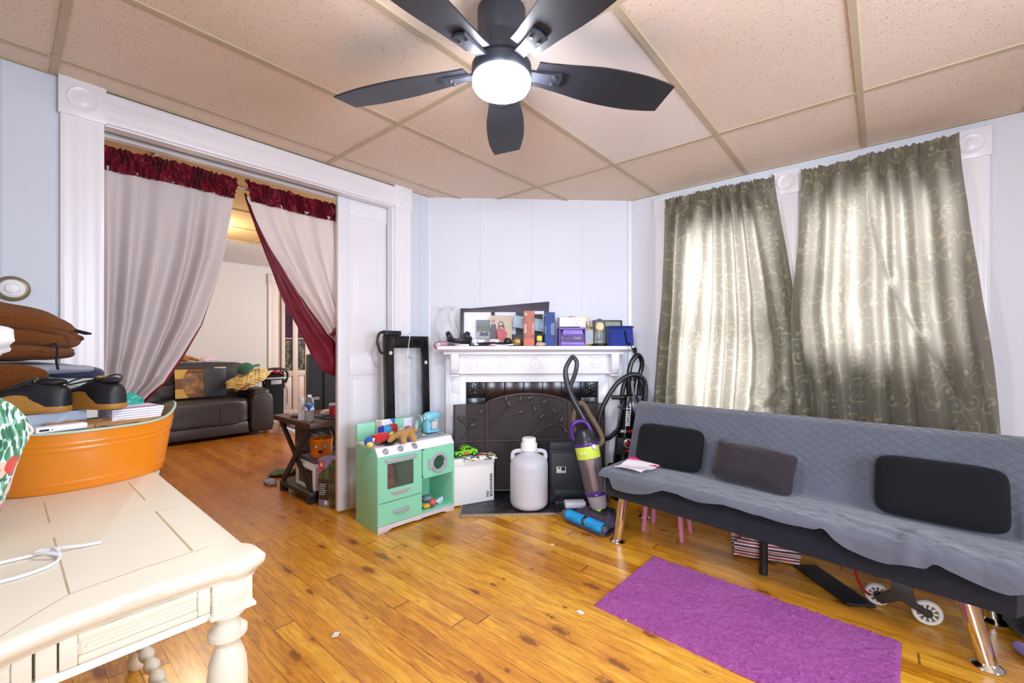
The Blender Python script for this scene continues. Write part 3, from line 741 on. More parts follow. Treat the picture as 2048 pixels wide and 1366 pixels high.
g.build('backrest', M_CHAR, so)
def leg(x, y, dx, dy, h, name='leg'):
    g = MB(); g.tube([(x, y, .008), (x-dx, y-dy, h)], [.027, .029], 24)
    g.lathe([(.042, 0), (.043, .004), (.038, .010), (.031, .014), (.027, .02)], 28, (x, y, 0)); g.build(name, M_CHROME, so)
leg(.074, .034, -.045, 0, .30); leg(1.516, .05, .06, 0, .26); leg(.03, .47, -.02, .02, .29); leg(1.56, .44, .02, 0, .26)
g = MB(); g.cyl((.779, .21, 0), (.779, .21, .27), .019); tag_leg = g.build('leg', plastic('black_leg', '#17151a', .4), so); tag_leg['label'] = 'black middle leg'

# quilted throw over seat and back
def quilt_mat():
    t = NT('grey_quilt'); p = t.xyz(t.co()); s_ = t.m('ADD', p[1], p[2]); k = 1/.058
    def line(a):
        f = t.m('FRACT', t.m('MULTIPLY', a, k)); return t.m('ABSOLUTE', t.m('SUBTRACT', f, .5))
    d1 = line(t.m('ADD', p[0], t.m('MULTIPLY', s_, 1.1))); d2 = line(t.m('SUBTRACT', p[0], t.m('MULTIPLY', s_, 1.1)))
    e = t.m('MINIMUM', d1, d2); mr = t.n('ShaderNodeMapRange', i_Value=p[2]); mr.inputs[1].default_value = .405; mr.inputs[2].default_value = .50; mr.inputs[3].default_value = .22; bk_ = mr.outputs[0]; h = t.m('MULTIPLY', t.m('POWER', t.m('MULTIPLY', e, 2), .35), bk_)
    n = t.noise(t.co(), 420, 2); w = t.noise(t.co(), 22, 4, .6, 1.5)
    col = t.mix(t.noise(t.co(), 4, 3), '#50525c', '#61636d'); col = t.mix(t.m('MULTIPLY', t.m('MULTIPLY', t.m('LESS_THAN', e, .035), bk_), .30), col, '#464852')
    t.set(Base_Color=col, Roughness=.8, Specular_IOR_Level=.25, Sheen_Weight=.35); t.bump(t.m('ADD', t.m('MULTIPLY', h, 1), t.m('ADD', t.m('MULTIPLY', n, .12), t.m('MULTIPLY', w, .9))), .55, .008); return t.mat
HEM = [(0, .395), (.03, .39), (.057, .372), (.083, .326), (.14, .318), (.209, .322), (.296, .341), (.36, .372), (.40, .383), (.48, .368), (.563, .362), (.681, .374), (.80, .366), (.918, .361), (1.02, .364), (1.05, .375), (1.092, .342), (1.141, .317), (1.227, .304), (1.30, .310), (1.359, .322), (1.382, .346), (1.415, .336), (1.489, .312), (1.557, .306), (1.60, .325), (1.64, .335)]
def throw(u, v):
    x = -.012+u*1.655
    zh = cr(HEM, x)
    path = [(.600, .655), (.588, .700), (.545, .735), (.480, .752), (.442, .735), (.392, .60), (.345, .47), (.322, .408), (.28, .399), (.18, .399), (.06, .400), (.008, .397), (-.024, .382), (-.028, min(max(zh, .30), .375))]
    # arc-length along this section
    L_ = [0]
    for a, c in zip(path, path[1:]): L_.append(L_[-1]+max(math.hypot(a[0]-c[0], a[1]-c[1]), .004))
    s_ = v*L_[-1]
    y = ip(list(zip(L_, [p[0] for p in path])), s_); z = ip(list(zip(L_, [p[1] for p in path])), s_)
    on = sst(.66, .78, v)
    z += -.012*x*sst(.5, .6, v)*(1-sst(.9, 1, v))
    wr = .009*nz(x*9, y*12, 1)+.007*nz(x*22, y*20, 4)+.004*nz(x*48, y*42, 6)+.005*max(0, sin(x*14+y*30+4*nz(x*2, y*3)))*sst(.8, 1.3, x)
    z += on*(1-.7*sst(.93, 1, v))*max(wr, -.001)
    y -= on*.012*abs(nz(x*6, 3, v*2)); y -= .006*abs(nz(x*7, z*8, 2))*(1-on)*sst(.25, .35, v)
    rdg = math.exp(-((x-1.33-.25*(y-.05))/.028)**2)*sst(.7, .8, v)
    z += .018*rdg*(1-.6*sst(.93, 1, v)); y -= .012*rdg*sst(.9, 1, v)
    if x > 1.60: y -= .04*sst(.4, .7, v)*sst(1.60, 1.643, x)*(1-on)
    return (x+.008*nz(v*7, u*3, 8)*(1 if u in (0, 1) else 0), y, z)
o = MB().grid(throw, 230, 120, th=.009).build('sofa_throw', quilt_mat(), None, SO, (0, 0, SR), ang=70)
tag(o, 'grey diamond-quilted throw draped over the back and seat of the futon sofa', 'throw')

def cushion(name, label, m, c, w, h, d, tilt, yaw, roll, e, soft=0, seed=1, sub=0):
    g = MB()
    def q(x, p): return math.copysign(abs(x)**p, x)
    def fn(u, v):
        a = u*2*PI; th = -PI/2+PI*v
        X = q(cos(a), e)*q(cos(th), .5); Z = q(sin(a), e)*q(cos(th), .5); Y = sin(th)
        f = 1
        x = X*w/2; z = Z*h/2; y = Y*d/2
        if soft:
            pinch = 1-.75*(abs(X)**4+abs(Z)**4)/2; y *= max(pinch, .2)*1.25
            y += .012*nz(x*14, z*14, seed)+.008*nz(x*32, z*32, seed); z += .012*nz(x*7, 1, seed)-.01*abs(X)**3*soft; x *= 1-.05*(1-Z*Z)
        return (x, y, z)
    g.grid(fn, 64, 26, wrap=True)
    ob = g.build(name, m, None, ang=180)
    ob.matrix_world = Matrix.Translation(SO) @ Matrix.Rotation(SR, 4, 'Z') @ Matrix.Translation(c) @ Matrix.Rotation(yaw, 4, 'Z') @ Matrix.Rotation(tilt, 4, 'X') @ Matrix.Rotation(roll, 4, 'Y')
    return tag(ob, label, 'cushion', 'cushions along the sofa')
cushion('sofa_cushion', 'black flat cushion at the sofa end beside the vacuum cleaners', M_BLK, (.262, .296, .529), .385, .25, .075, math.radians(-19), .08, .02, .32)
cushion('sofa_cushion', 'black flat cushion at the sofa end away from the fireplace', M_BLK, (1.395, .296, .527), .40, .255, .075, math.radians(-17), .0, .0, .32)
cushion('sofa_cushion', 'soft dark brown pillow in the middle of the sofa', fabric('brown_pillow_cloth', '#2e262b', .25, 300), (.715, .272, .510), .39, .215, .10, math.radians(-24), .02, .09, .28, soft=.6, seed=3)

def sl(x, y, z=0):        # sofa frame -> world
    return (SO[0]+x*cos(SR)-y*sin(SR), SO[1]+x*sin(SR)+y*cos(SR), z)
# pack of papers on the seat
o = thing('paper_packet', 'pink and white paper packet at the end of the sofa seat', 'packet', sl(.125, .135, .418), SR-.12)
pw = mat('packet_white', '#efe6ea', .5, var=.08, vs=30); pk = mat('packet_pink', '#d0326a', .5)
MB().grid(lambda u, v: (-.09+.18*u+.02*v, .115-.21*v, .006+.008*sin(v*6+u*3)), 10, 12, th=.004).build('sheet', pw, o)
MB().grid(lambda u, v: (-.092+.19*u, .120-.05*v, .012+.012*sin(v*2.6+u*4)), 10, 6, th=.004).build('flap', pk, o)

# ---- beneath the sofa
pm = plastic('pink_wood', '#d37c96', .4)
o = thing('step_stool', 'small pink stool with round legs under the sofa', 'stool', sl(.225, .33), SR+.05)
for x, y in ((-.115, -.05), (.115, -.05), (-.115, .1), (.115, .1)):
    MB().tube([(x, y, 0), (x*.86, y*.8, .205)], [.013, .017], 16).build('leg', pm, o)
MB().prism(rrect(-.13, .13, -.08, .13, .03), .2052, .228, 'z', .004).build('seat', pm, o)
def stripe_mat():
    t = NT('striped_canvas'); p = t.xyz(t.co()); f = t.m('FRACT', t.m('MULTIPLY', t.m('ADD', p[2], t.m('MULTIPLY', p[1], .35)), 17))
    t.set(Base_Color=t.ramp(f, [(0, '#2b2530'), (.16, '#e9ddd8'), (.3, '#a83a48'), (.46, '#e9ddd8'), (.58, '#39313c'), (.7, '#cfa79a'), (.84, '#b4535c'), (.93, '#efe6e0')], 'CONSTANT'), Roughness=.85); return t.mat
g = MB(); g.grid(lambda u, v: (-.15+.3*u, -.06*sin(PI*v)*(.4+.6*sin(PI*min(u+.08, 1)))+.02*nz(u*5, v*4), .0035+.17*v*(.45+.55*sst(0, .35, u)*(1-.4*sst(.6, 1, u)))+.01*nz(u*6, v*3)*v), 26, 18, th=.01)
g.grid(lambda u, v: (-.15+.3*u, .09+.05*sin(PI*v), .0035+.15*v), 12, 8, th=.01); g.grid(lambda u, v: (-.15+.3*u, .10*v, .013+.002*sin(u*8)), 12, 8, th=.008)
tag(g.build('striped_bag', stripe_mat(), None, sl(.755, .36), (0, 0, SR+.38)), 'red and black striped canvas bag on the floor under the sofa', 'bag')
bk = mat('black_board', '#15171c', .5)
o = MB().prism([(-.17, -.045), (.16, -.06), (.19, .05), (-.16, .07)], .0, .012, 'z', .003).build('board', bk, None, sl(1.03, .31, .001), (0, 0, SR-.72))
tag(o, 'thin black board lying on the floor under the sofa', 'board')
# folded cart with spoked wheels
ct = thing('wheeled_cart', 'folded cart with two pale spoked wheels under the sofa', 'cart', sl(1.285, .235), SR)
wm = mat('pale_wheel', '#cfc8bd', .4, var=.1); dk = mat('dark_bracket', '#2c2520', .5, var=.2)
def wheel(x, y, r, z):
    g = MB(); R = math.radians(12); g.m = Matrix.Translation((x, y, z)) @ Matrix.Rotation(R, 4, 'Z') @ Matrix.Rotation(PI/2, 4, 'X')
    n = 36
    prof = [(r*.70, -.010), (r*.92, -.011), (r, -.005), (r, .005), (r*.92, .011), (r*.70, .010)]
    rings = [[g._v((a*cos(2*PI*k/n), a*sin(2*PI*k/n), z_)) for k in range(n)] for a, z_ in prof]
    for a, c in zip(rings, rings[1:]+rings[:1]):
        for k in range(n): g._f([a[k], a[(k+1) % n], c[(k+1) % n], c[k]])
    for k in range(10):
        a = 2*PI*k/10; m0 = g.m.copy(); g.m = m0 @ Matrix.Rotation(a, 4, 'Z'); g.box(r*.28, r*.74, -r*.075, r*.075, -.007, .007); g.m = m0
    w_ = g.build('wheel', wm, ct)
    h = MB(); h.m = Matrix.Translation((x, y, z)) @ Matrix.Rotation(R, 4, 'Z') @ Matrix.Rotation(PI/2, 4, 'X'); h.lathe([(r*.34, -.013), (r*.34, .013)], 20); h.lathe([(r*.1, .013), (r*.1, .022), (.001, .023)], 12)
    h.build('hub', dk, w_)
wheel(-.078, .03, .046, .047); wheel(.078, -.01, .049, .05)
g = MB(); g.prism([(-.085, .052), (-.06, .035), (.0, .075), (.06, .045), (.09, .042), (.09, .06), (.045, .085), (.03, .16), (-.03, .17), (-.03, .105), (-.07, .07)], -.032, -.022, 'y', .002); g.build('bracket', dk, ct)
g = MB(); g.tube([(-.33, .12, .15), (-.1, .05, .12), (-.02, .03, .12)], .007, 10); g.build('tube', M_CHROME, ct)
g = MB(); g.tube([(-.155, .04, .165), (-.15, .02, .11), (-.125, .005, .06), (-.10, .0, .045)], .018, 8, smooth=4, flat=.3); g.build('strap', mat('red_webbing', '#b31524', .6), ct)
g = MB(); g.box(-.12, .16, .09, .17, .12, .2, .01); g.build('folded_frame', dk, ct)
# bag and purple tube beyond the right-hand leg
g = MB(); g.ball((0, 0, .052), (.075, .11, .05), 24, 14, .55, .14, 3, 2.4)
tag(g.build('floor_bag', fabric('black_bag_cloth', '#16171b', .3, 200), None, sl(1.66, .43, .001), (0, 0, .2)), 'black bag on the floor behind the sofa leg', 'bag')
g = MB(); g.lathe([(0, -.11), (.017, -.108), (.02, -.10), (.02, .10), (.017, .108), (0, .11)], 24)
tag(g.build('foam_roller', plastic('lilac', '#a78fd8', .55), None, sl(1.66, .15, .0205), (PI/2, 0, math.radians(28))), 'lilac foam tube on the floor beside the sofa leg', 'tube')
# scraps on the floor
for i, (px, py, lb_, s_) in enumerate(((-.97, 1.585, 'crumpled white paper scrap in the middle of the bare floor', .016), (-.80, 1.67, 'small bright scrap on the floor nearest the purple rug', .011), (-1.62, .845, 'torn beige paper scrap on the floor beside the cream table', .016), (-1.42, 2.02, 'tiny white scrap on the floor in front of the blue vacuum brush', .010))):
    g = MB(); g.grid(lambda u, v: ((u-.5)*s_*2, (v-.5)*s_*1.4, .001+s_*.5*abs(nz(u*4+i*3, v*4, i))), 8, 8, th=.0008)
    tag(g.build('paper_scrap', mat('scrap_paper', '#e6ddcf', .6), None, (px, py, .001), (0, 0, i*1.1)), lb_, 'scrap', group='scraps on the floor')
# ------------------------------------------------------------------ fireplace on the corner wall (frame: x along the wall, -y into the room)
def FP(lx, ly, z=0): return dw(lx, ly, z)
fp = thing('fireplace', 'white painted fireplace surround with mantel shelf, dark tiles and a tiled hearth', 'fireplace', (DMID.x, DMID.y, 0), DANG)
S = 1
g = MB(); g.prism([(-.225, 1.098), (-.225, 1.122), (-.001, 1.122), (-.001, 1.08), (-.19, 1.08), (-.205, 1.092)], -.715, .755, 'x', .003)
g.prism([(-.165, 1.06), (-.165, 1.08), (-.001, 1.08), (-.001, 1.06)], -.675, .70, 'x', .004); g.build('mantel_shelf', M_TRIM, fp)
g = MB(); g.box(-.60, .635, -.11, -.001, .905, 1.062, .004); g.prism([(-.11, .905), (-.122, .912), (-.122, .925), (-.11, .932)], -.56, .60, 'x'); g.build('frieze', M_TRIM, fp)
for i in range(5):
    g = MB(); g.at((-.455+i*.238, -.11, .992)); rosette(g, .115, .115, .0005); g.build('rosette', M_TRIM, fp)
for x in (-.665, .60):
    g = MB(); w = .085 if x < 0 else .085
    g.box(x, x+w+.02, -.085, -.001, 0, 1.06, .003); g.box(x-.008, x+w+.028, -.095, -.001, 0, .14, .004)
    for a in (.30, .5, .7): g.box(x+.004+(w)*a*.9, x+.012+w*a*.9, -.091, -.085, .18, .80, .002)
    g.build('pilaster', M_TRIM, fp)
    g = MB(); xc = x+.075 if x < 0 else x+.03
    g.prism([(-.17, 1.06), (-.17, .965), (-.155, .925), (-.115, .905), (-.085, .905), (-.085, 1.06)], xc-.03, xc+.03, 'x', .004)
    g.box(xc-.034, xc+.034, -.16, -.085, .893, .906, .003); g.box(xc-.03, xc+.03, -.094, -.085, .765, .893, .002); g.build('bracket', M_TRIM, fp)
g = MB(); g.box(-.565, -.512, -.08, -.001, 0, .91, .003); g.box(.522, .60, -.08, -.001, 0, .91, .003); g.box(-.512, .522, -.08, -.001, .885, .91, .003)
g.prism([(-.08, .845), (-.066, .845), (-.056, .86), (-.066, .872), (-.076, .888), (-.08, .888)], -.512, .522, 'x'); g.box(-.512, .522, -.06, -.001, .853, .885)
g.build('inner_moulding', M_TRIM, fp)
def tmat(n, lo, hi): 
    t = NT(n); f = t.noise(t.co(), 9, 4); t.set(Base_Color=t.mix(f, lo, hi), Roughness=.22, Specular_IOR_Level=.6); t.bump(t.noise(t.co(), 30, 3), .15, .003); return t.mat
M_TBRN = tmat('glazed_brown_tile', '#1d0f0c', '#402218'); M_TBLK = tmat('glazed_black_tile', '#0c0b0e', '#1c1a20'); M_MATTBLK = mat('matt_black', '#0d0b0b', .95)
g = MB()
xs = [-.365, -.215, -.065, .085, .235, .389]
for a, b in zip(xs, xs[1:]): g.mi = 1 if b > .3 else 0; g.box(a+.0015, b-.0015, -.05, -.04, .722, .849, .003)
g.mi = 1
for a, b in ((-.510, -.367), (.391, .520)):
    for k in range(6): g.box(a, b, -.05, -.04, .012+k*.1183, .128+k*.1183, .003)
g.mi = 2; g.box(-.512, .522, -.041, -.001, 0, .85)
g.build('tile_surround', [M_TBRN, M_TBLK, M_MATTBLK], fp)
for a, b in ((-.510, -.367), (.391, .520)):
    g = MB(); g.box(a, b, -.052, -.042, .723, .849, .003); c_ = ((a+b)/2, .786)
    for k in range(8):
        an = PI/4*k; g.tube([(c_[0]+.016*cos(an), -.053, c_[1]+.016*sin(an)), (c_[0]+.036*cos(an+.3), -.055, c_[1]+.036*sin(an+.3)), (c_[0]+.048*cos(an), -.053, c_[1]+.048*sin(an)), (c_[0]+.036*cos(an-.3), -.055, c_[1]+.036*sin(an-.3)), (c_[0]+.016*cos(an), -.053, c_[1]+.016*sin(an))], .0032, 6, smooth=3)
    g.tube([(c_[0]+.056*cos(2*PI*k/24), -.053, c_[1]+.056*sin(2*PI*k/24)) for k in range(24)], .0028, 6, closed=True); g.ball((c_[0], -.052, c_[1]), (.012, .005, .012), 12, 8)
    g.build('corner_tile', M_TBLK, fp)
g = MB(); g.box(-.365, .389, -.045, -.0405, .012, .722); g.build('firebox', M_MATTBLK, fp)  # flat black sheet stands in for the open recess
def hearth_mat():
    t = NT('hearth_tile'); p = t.xyz(t.co())
    br = t.n('ShaderNodeTexBrick', i_Vector=t.mapv(t.co(), (1, 1, 1)), i_Scale=1, i_Color1=lin('#1c1b20'), i_Color2=lin('#2b292e'), i_Mortar=lin('#0c0b0c'), i_Mortar_Size=.0025, i_Brick_Width=.075, i_Row_Height=.05)
    t.set(Base_Color=t.mix(t.m('MULTIPLY', t.m('SUBTRACT', t.noise(t.co(), 14, 5), .5, clamp=True), 1.1), br.outputs[0], '#7d7467'), Roughness=.38); t.bump(br.outputs['Fac'], -.4, .002); return t.mat
g = MB(); g.mi = 0; g.box(-.52, .44, -.553, -.085, 0, .012); g.mi = 1; g.box(-.525, .44, -.567, -.553, 0, .0125); g.box(-.53, -.52, -.567, -.10, 0, .0125)
g.build('hearth', [hearth_mat(), mat('hearth_edge', '#9b8a74', .6, var=.3, vs=25)], fp)

# ---- three-leaf fire screen with branch and leaf relief
def mesh_mat():
    t = NT('black_wire_mesh'); p = t.xyz(t.co()); 
    n = t.noise(t.co(), 7, 4)
    w = t.m('MULTIPLY', t.m('ABSOLUTE', t.m('SINE', t.m('MULTIPLY', p[0], 1400))), t.m('ABSOLUTE', t.m('SINE', t.m('MULTIPLY', p[2], 1400))))
    tr = t.n('ShaderNodeBsdfTransparent'); t.set(Base_Color=t.mix(n, '#2b2423', '#4c423f'), Roughness=.6, Metallic=.1)
    mx = t.n('ShaderNodeMixShader', i_Fac=.58); t.put(mx.inputs[1], tr.outputs[0]); t.put(mx.inputs[2], t.bsdf.outputs[0]); t.put(t.out.inputs['Surface'], mx.outputs[0]); return t.mat
M_MESH = mesh_mat(); M_IRON = mat('dark_bronze_iron', '#4a3d3b', .45, metal=.2, var=.2, vs=20)
fsx = thing('fire_screen', 'three-panel dark mesh fire screen with leaf branches in front of the fireplace', 'fire screen', FP(0, -.19, .0155), DANG)
def arch(x): return .690+.058*(1-((x+.04)/.305)**2)
def bar(pts, r=.008, **k): return MB().tube(pts, r, 8, **k)
g = MB(); n = 20
top = [(-.345+.61*i/n, 0, arch(-.345+.61*i/n)) for i in range(n+1)]
g.tube([(-.345, 0, .007)]+[(-.345, 0, .3)]+top+[(.265, 0, .3), (.265, 0, .007)], .0085, 8); g.tube([(-.345, 0, .40), (.265, 0, .40)], .004, 6); g.tube([(-.345, 0, .03), (.265, 0, .03)], .007, 8)
for x in (-.30, .22): g.tube([(x, -.06, .006), (x, 0, .02), (x, .06, .006)], .008, 8)
g.build('centre_frame', M_IRON, fsx)
g = MB(); g.prism([(-.345, .03)]+[(a, c) for a, b, c in top]+[(.265, .03)], .002, .004, 'y'); g.build('mesh_panel', M_MESH, fsx)
for s_, x0, L_, an in ((-1, -.357, .235, math.radians(9)), (1, .277, .25, math.radians(-10))):
    g = MB(); x1 = s_*L_
    zt = .685 if s_ < 0 else .69
    g.tube([(0, 0, .03), (0, 0, zt), (x1, 0, zt-.012), (x1, 0, .008), (x1, 0, .03)], .0085, 8); g.tube([(0, 0, .03), (x1, 0, .03)], .007, 8); g.tube([(0, 0, .40), (x1, 0, .40)], .0035, 6); g.tube([(0, 0, .58), (x1, 0, .58)], .0035, 6)
    g.build('side_frame', M_IRON, fsx, (x0, 0, 0), (0, 0, an))
    g = MB(); g.box(min(0, x1), max(0, x1), .002, .004, .03, zt-.01); g.build('mesh_panel', M_MESH, fsx, (x0, 0, 0), (0, 0, an))
g = MB()
def leaf(x, z, a, s_=.022): 
    m0 = g.m.copy(); g.m = m0 @ Matrix.Translation((x, -.012, z)) @ Matrix.Rotation(-a, 4, 'Y'); g.ball((s_, 0, 0), (s_*1.15, .006, s_*.55), 10, 8); g.m = m0
for pts in ([(-.33, .52), (-.24, .60), (-.15, .665), (-.03, .68), (.0, .655)], [(-.27, .575), (-.20, .59), (-.12, .61)], [(-.05, .42), (.05, .48), (.16, .55), (.25, .64)], [(.10, .51), (.18, .52), (.23, .485)], [(-.04, .41), (-.0, .5), (.045, .56)], [(-.24, .60), (-.2, .66), (-.21, .70)], [(-.14, .668), (-.09, .70), (-.05, .715)]):
    g.tube([(x, -.010, z) for x, z in pts], .0036, 6, smooth=5)
for x, z, a in ((-.0, .655, -1.2), (-.12, .61, .2), (.045, .56, .9), (.23, .485, -.9), (-.21, .69, 1.5), (-.05, .71, .4), (.2, .53, 1.2), (-.18, .655, 1.9), (.17, .60, 2.2), (-.11, .69, 1.2), (.06, .68, .4)): leaf(x, z, a)
g.build('leaf_branch', M_IRON, fsx)
g = MB(); 
for pts in ([(-.18, .42), (-.13, .5), (-.05, .62)], [(-.13, .5), (-.18, .56)], [(-.03, .33), (-.12, .28)]): g.tube([(x, -.01, z) for x, z in pts], .0033, 6, smooth=4)
leaf(-.05, .6, 1.0); leaf(-.18, .55, 2); leaf(-.12, .52, .2); g.build('leaf_branch', M_IRON, fsx, (-.357, 0, 0), (0, 0, math.radians(9)))

# ---- carboy
def jug_mat():
    t = NT('cloudy_polythene'); c = t.co(); p = t.xyz(c)
    t.set(Base_Color=t.mix(t.noise(c, 3, 2), '#c9c8d0', '#d9d7dd'), Roughness=.38, Subsurface_Weight=.35, Subsurface_Radius=(.05, .05, .05), Transmission_Weight=.12, Specular_IOR_Level=.4)
    d = t.n('ShaderNodeVectorMath', operation='DISTANCE'); t.put(d.inputs[0], c); d.inputs[1].default_value = (.115, -.045, .10)
    f = t.m('SUBTRACT', 1, t.m('DIVIDE', d.outputs['Value'], .10), clamp=True); old = t.bsdf.inputs['Base Color'].links[0].from_socket
    t.put(t.bsdf.inputs['Base Color'], t.mix(t.m('MULTIPLY', f, .35), old, '#e59aa6')); return t.mat
M_JUG = jug_mat()
jg = thing('carboy', 'large cloudy white plastic carboy with two handles and ribbed cap on the hearth', 'jug', FP(-.057, -.432, .0135), DANG)
g = MB(); g.lathe([(.0, 0), (.09, 0), (.112, .006), (.126, .022), (.131, .045), (.131, .285), (.128, .312), (.118, .332), (.094, .350), (.068, .362), (.054, .372), (.049, .382), (.049, .392)], 48, caps=False); g.build('body', M_JUG, jg)
for s_ in (-1, 1):
    MB().tube([(s_*.045, 0, .385), (s_*.08, 0, .384), (s_*.105, 0, .376), (s_*.114, 0, .358), (s_*.114, 0, .325)], .0095, 10, smooth=4, flat=1.5).build('handle', M_JUG, jg)
g = MB(); n = 48; 
prof = [(.055, .390), (.055, .436), (.050, .440), (.047, .441), (.047, .470), (.042, .475), (0, .475)]
rings = [[g._v((r*(1+(.035 if k % 4 < 2 and j in (0, 1, 3, 4) else 0))*cos(2*PI*k/n), r*(1+(.035 if k % 4 < 2 and j in (0, 1, 3, 4) else 0))*sin(2*PI*k/n), z)) for k in range(n)] for j, (r, z) in enumerate([(max(a, 1e-4), b) for a, b in prof])]
for a, b in zip(rings, rings[1:]):
    for k in range(n): g._f([a[k], a[(k+1) % n], b[(k+1) % n], b[k]])
g.build('cap', plastic('ribbed_cap_white', '#f1eff2', .4), jg, ang=25)

# ---- printed white box and toy car
bx = thing('shoe_box', 'tall white cardboard box printed NO BOUNDARIES beside the fireplace', 'box', FP(-.576, -.416, .0132), DANG+math.radians(23.5))
M_CARD = mat('white_card', '#e9e6e2', .6, var=.05, vs=5)
g = MB(); g.box(0, .303, 0, .075, 0, .318, .002); g.box(-.003, .306, -.003, .078, .27, .323, .002); g.build('carton', M_CARD, bx)
ink = mat('black_ink', '#17161a', .6, var=0)
text_mesh('NO', .027, .0004, 'lettering', ink, bx, (.252, -.0038, .03), (PI/2, -PI/2, 0), 'LEFT', 1.0, .0004)
text_mesh('BOUNDARIES', .027, .0004, 'lettering', ink, bx, (.280, -.0038, .03), (PI/2, -PI/2, 0), 'LEFT', 1.0, .0004)
def collage(n, cols, sc_=40, seed=0):
    t = NT(n); vo = t.n('ShaderNodeTexVoronoi', feature='F1', distance='CHEBYCHEV', i_Vector=t.mapv(t.co(), (1, 1, 1), (seed, seed*.7, 0)), i_Scale=sc_, i_Randomness=.8)
    k = t.xyz(vo.outputs['Color'])[0]; m = len(cols)
    t.set(Base_Color=t.ramp(k, [(i/m, c) for i, c in enumerate(cols)], 'CONSTANT'), Roughness=.45); return t.mat
g = MB(); g.grid(lambda u, v: (.07+.24*u, -.045+.12*v, .3305+.0025*sin(u*5)+.012*sst(.15, .3, v)*0-(.02*(1-v*4) if v < .25 else 0)), 14, 12, th=.0015)
ob = g.build('flyer', collage('flyer_print', ['#8fa0b5', '#e9e3da', '#c9443b', '#dccb58', '#5b6b8f', '#eeeeea', '#6e5444'], 34), None, bx.location, (0, 0, DANG+math.radians(23.5)))
tag(ob, 'colourful printed flyer drooping over the white box top', 'flyer')
car = thing('toy_truck', 'bright green toy pickup truck on top of the white box', 'toy truck', (0, 0, 0))
car.matrix_world = Matrix.Translation(bx.location) @ Matrix.Rotation(DANG+math.radians(23.5), 4, 'Z') @ Matrix.Translation((.095, .040, .337)) @ Matrix.Rotation(.05, 4, 'Z')
grn = plastic('lime_toy', '#7ed321', .3)
g = MB(); g.prism([(-.085, .014), (-.085, .036), (-.03, .040), (-.022, .040), (-.012, .064), (.03, .064), (.045, .043), (.078, .040), (.085, .030), (.085, .014), (.07, .012), (.062, .024), (.05, .026), (.038, .018), (.034, .012), (-.036, .012), (-.044, .024), (-.056, .026), (-.068, .018), (-.072, .012)], -.034, .034, 'y', .003)
g.build('body', grn, car)
for y in (-.0348, .0348):
    g = MB(); g.prism([(-.012, .044), (-.006, .060), (.008, .060), (.008, .044)], y-.0006, y+.0006, 'y'); g.prism([(.012, .044), (.012, .060), (.027, .060), (.038, .044)], y-.0006, y+.0006, 'y'); g.build('window', plastic('toy_glass', '#1c2420', .15), car)
    g = MB(); g.prism([(-.035, .022), (-.01, .034), (.0, .026), (.02, .035), (.012, .024), (.03, .02), (.0, .018)], y-.0006, y+.0006, 'y'); g.build('decal', mat('toy_decal', '#d9452f', .4), car)
g = MB(); g.box(-.082, -.03, -.028, .028, .0365, .041, .001); g.build('bed_panel', plastic('toy_dark', '#2a2f25', .5), car)
for x in (-.054, .054):
    for y in (-.036, .036):
        g = MB(); g.m = Matrix.Translation((x, y, .0145)) @ Matrix.Rotation(PI/2, 4, 'X'); g.lathe([(.0145, -.006), (.0145, .006)], 20); w_ = g.build('wheel', plastic('toy_tyre', '#1b1b1b', .6), car)
        h = MB(); h.m = Matrix.Translation((x, y, .0145)) @ Matrix.Rotation(PI/2, 4, 'X'); h.lathe([(.009, -.0068), (.009, .0068)], 16); h.build('hubcap', grn, w_)

# ---- old television set, its adapter and cord
tv = thing('television', 'boxy dark grey television seen from behind on the hearth', 'television', FP(.225, -.385, .0135), DANG)
M_TVP = plastic('tv_grey', '#25282f', .5, bump=.2, bs=500)
g = MB(); g.box(-.135, .20, .0, .075, 0, .43, .012); g.box(-.125, .165, -.012, .01, .055, .36, .01); g.prism([(-.13, .37), (.195, .37), (.185, .42), (-.125, .42)], -.006, .004, 'y', .003)
g.prism([(-.11, .055), (.115, .055), (.10, .10), (-.095, .10)], -.02, -.008, 'y', .004)
for i in range(9): g.box(-.11+i*.03, -.097+i*.03, -.0135, -.008, .12, .123)
g.build('case', M_TVP, tv)
g = MB(); g.box(-.085, -.018, -.0145, -.012, .215, .26, .001); lb_ = g.build('rating_label', mat('label_white', '#d7d6d2', .5), tv)
g = MB(); g.box(-.05, -.024, -.0155, -.0145, .232, .258); g.box(-.075, -.058, -.0155, -.0145, .246, .256); g.build('print', ink, lb_)
g = MB(); g.box(-.10, .15, -.055, -.012, .0, .03, .006); g.build('stand', M_TVP, tv)
ad = thing('power_adapter', 'white adapter block on a black tray at the right of the hearth', 'adapter', FP(.255, -.495, .0138), DANG+.02)
g = MB(); g.box(-.075, .065, -.04, .035, .014, .052, .006); g.build('block', plastic('adapter_white', '#dfdfe6', .4), ad)
g = MB(); g.prism(rrect(-.095, .10, -.05, .045, .015), 0, .013, 'z', .003); g.build('tray', plastic('tray_black', '#27272d', .4), ad)
g = MB(); g.tube([(.36, -.425, .52), (.345, -.47, .40), (.29, -.475, .22), (.17, -.49, .095), (.12, -.50, .018)], .0035, 6, smooth=6)
g.tube([(.12, -.50, .018), (.115, -.575, .017), (.2, -.60, .006), (.29, -.62, .005)], .0035, 6, smooth=5)
_cord = g

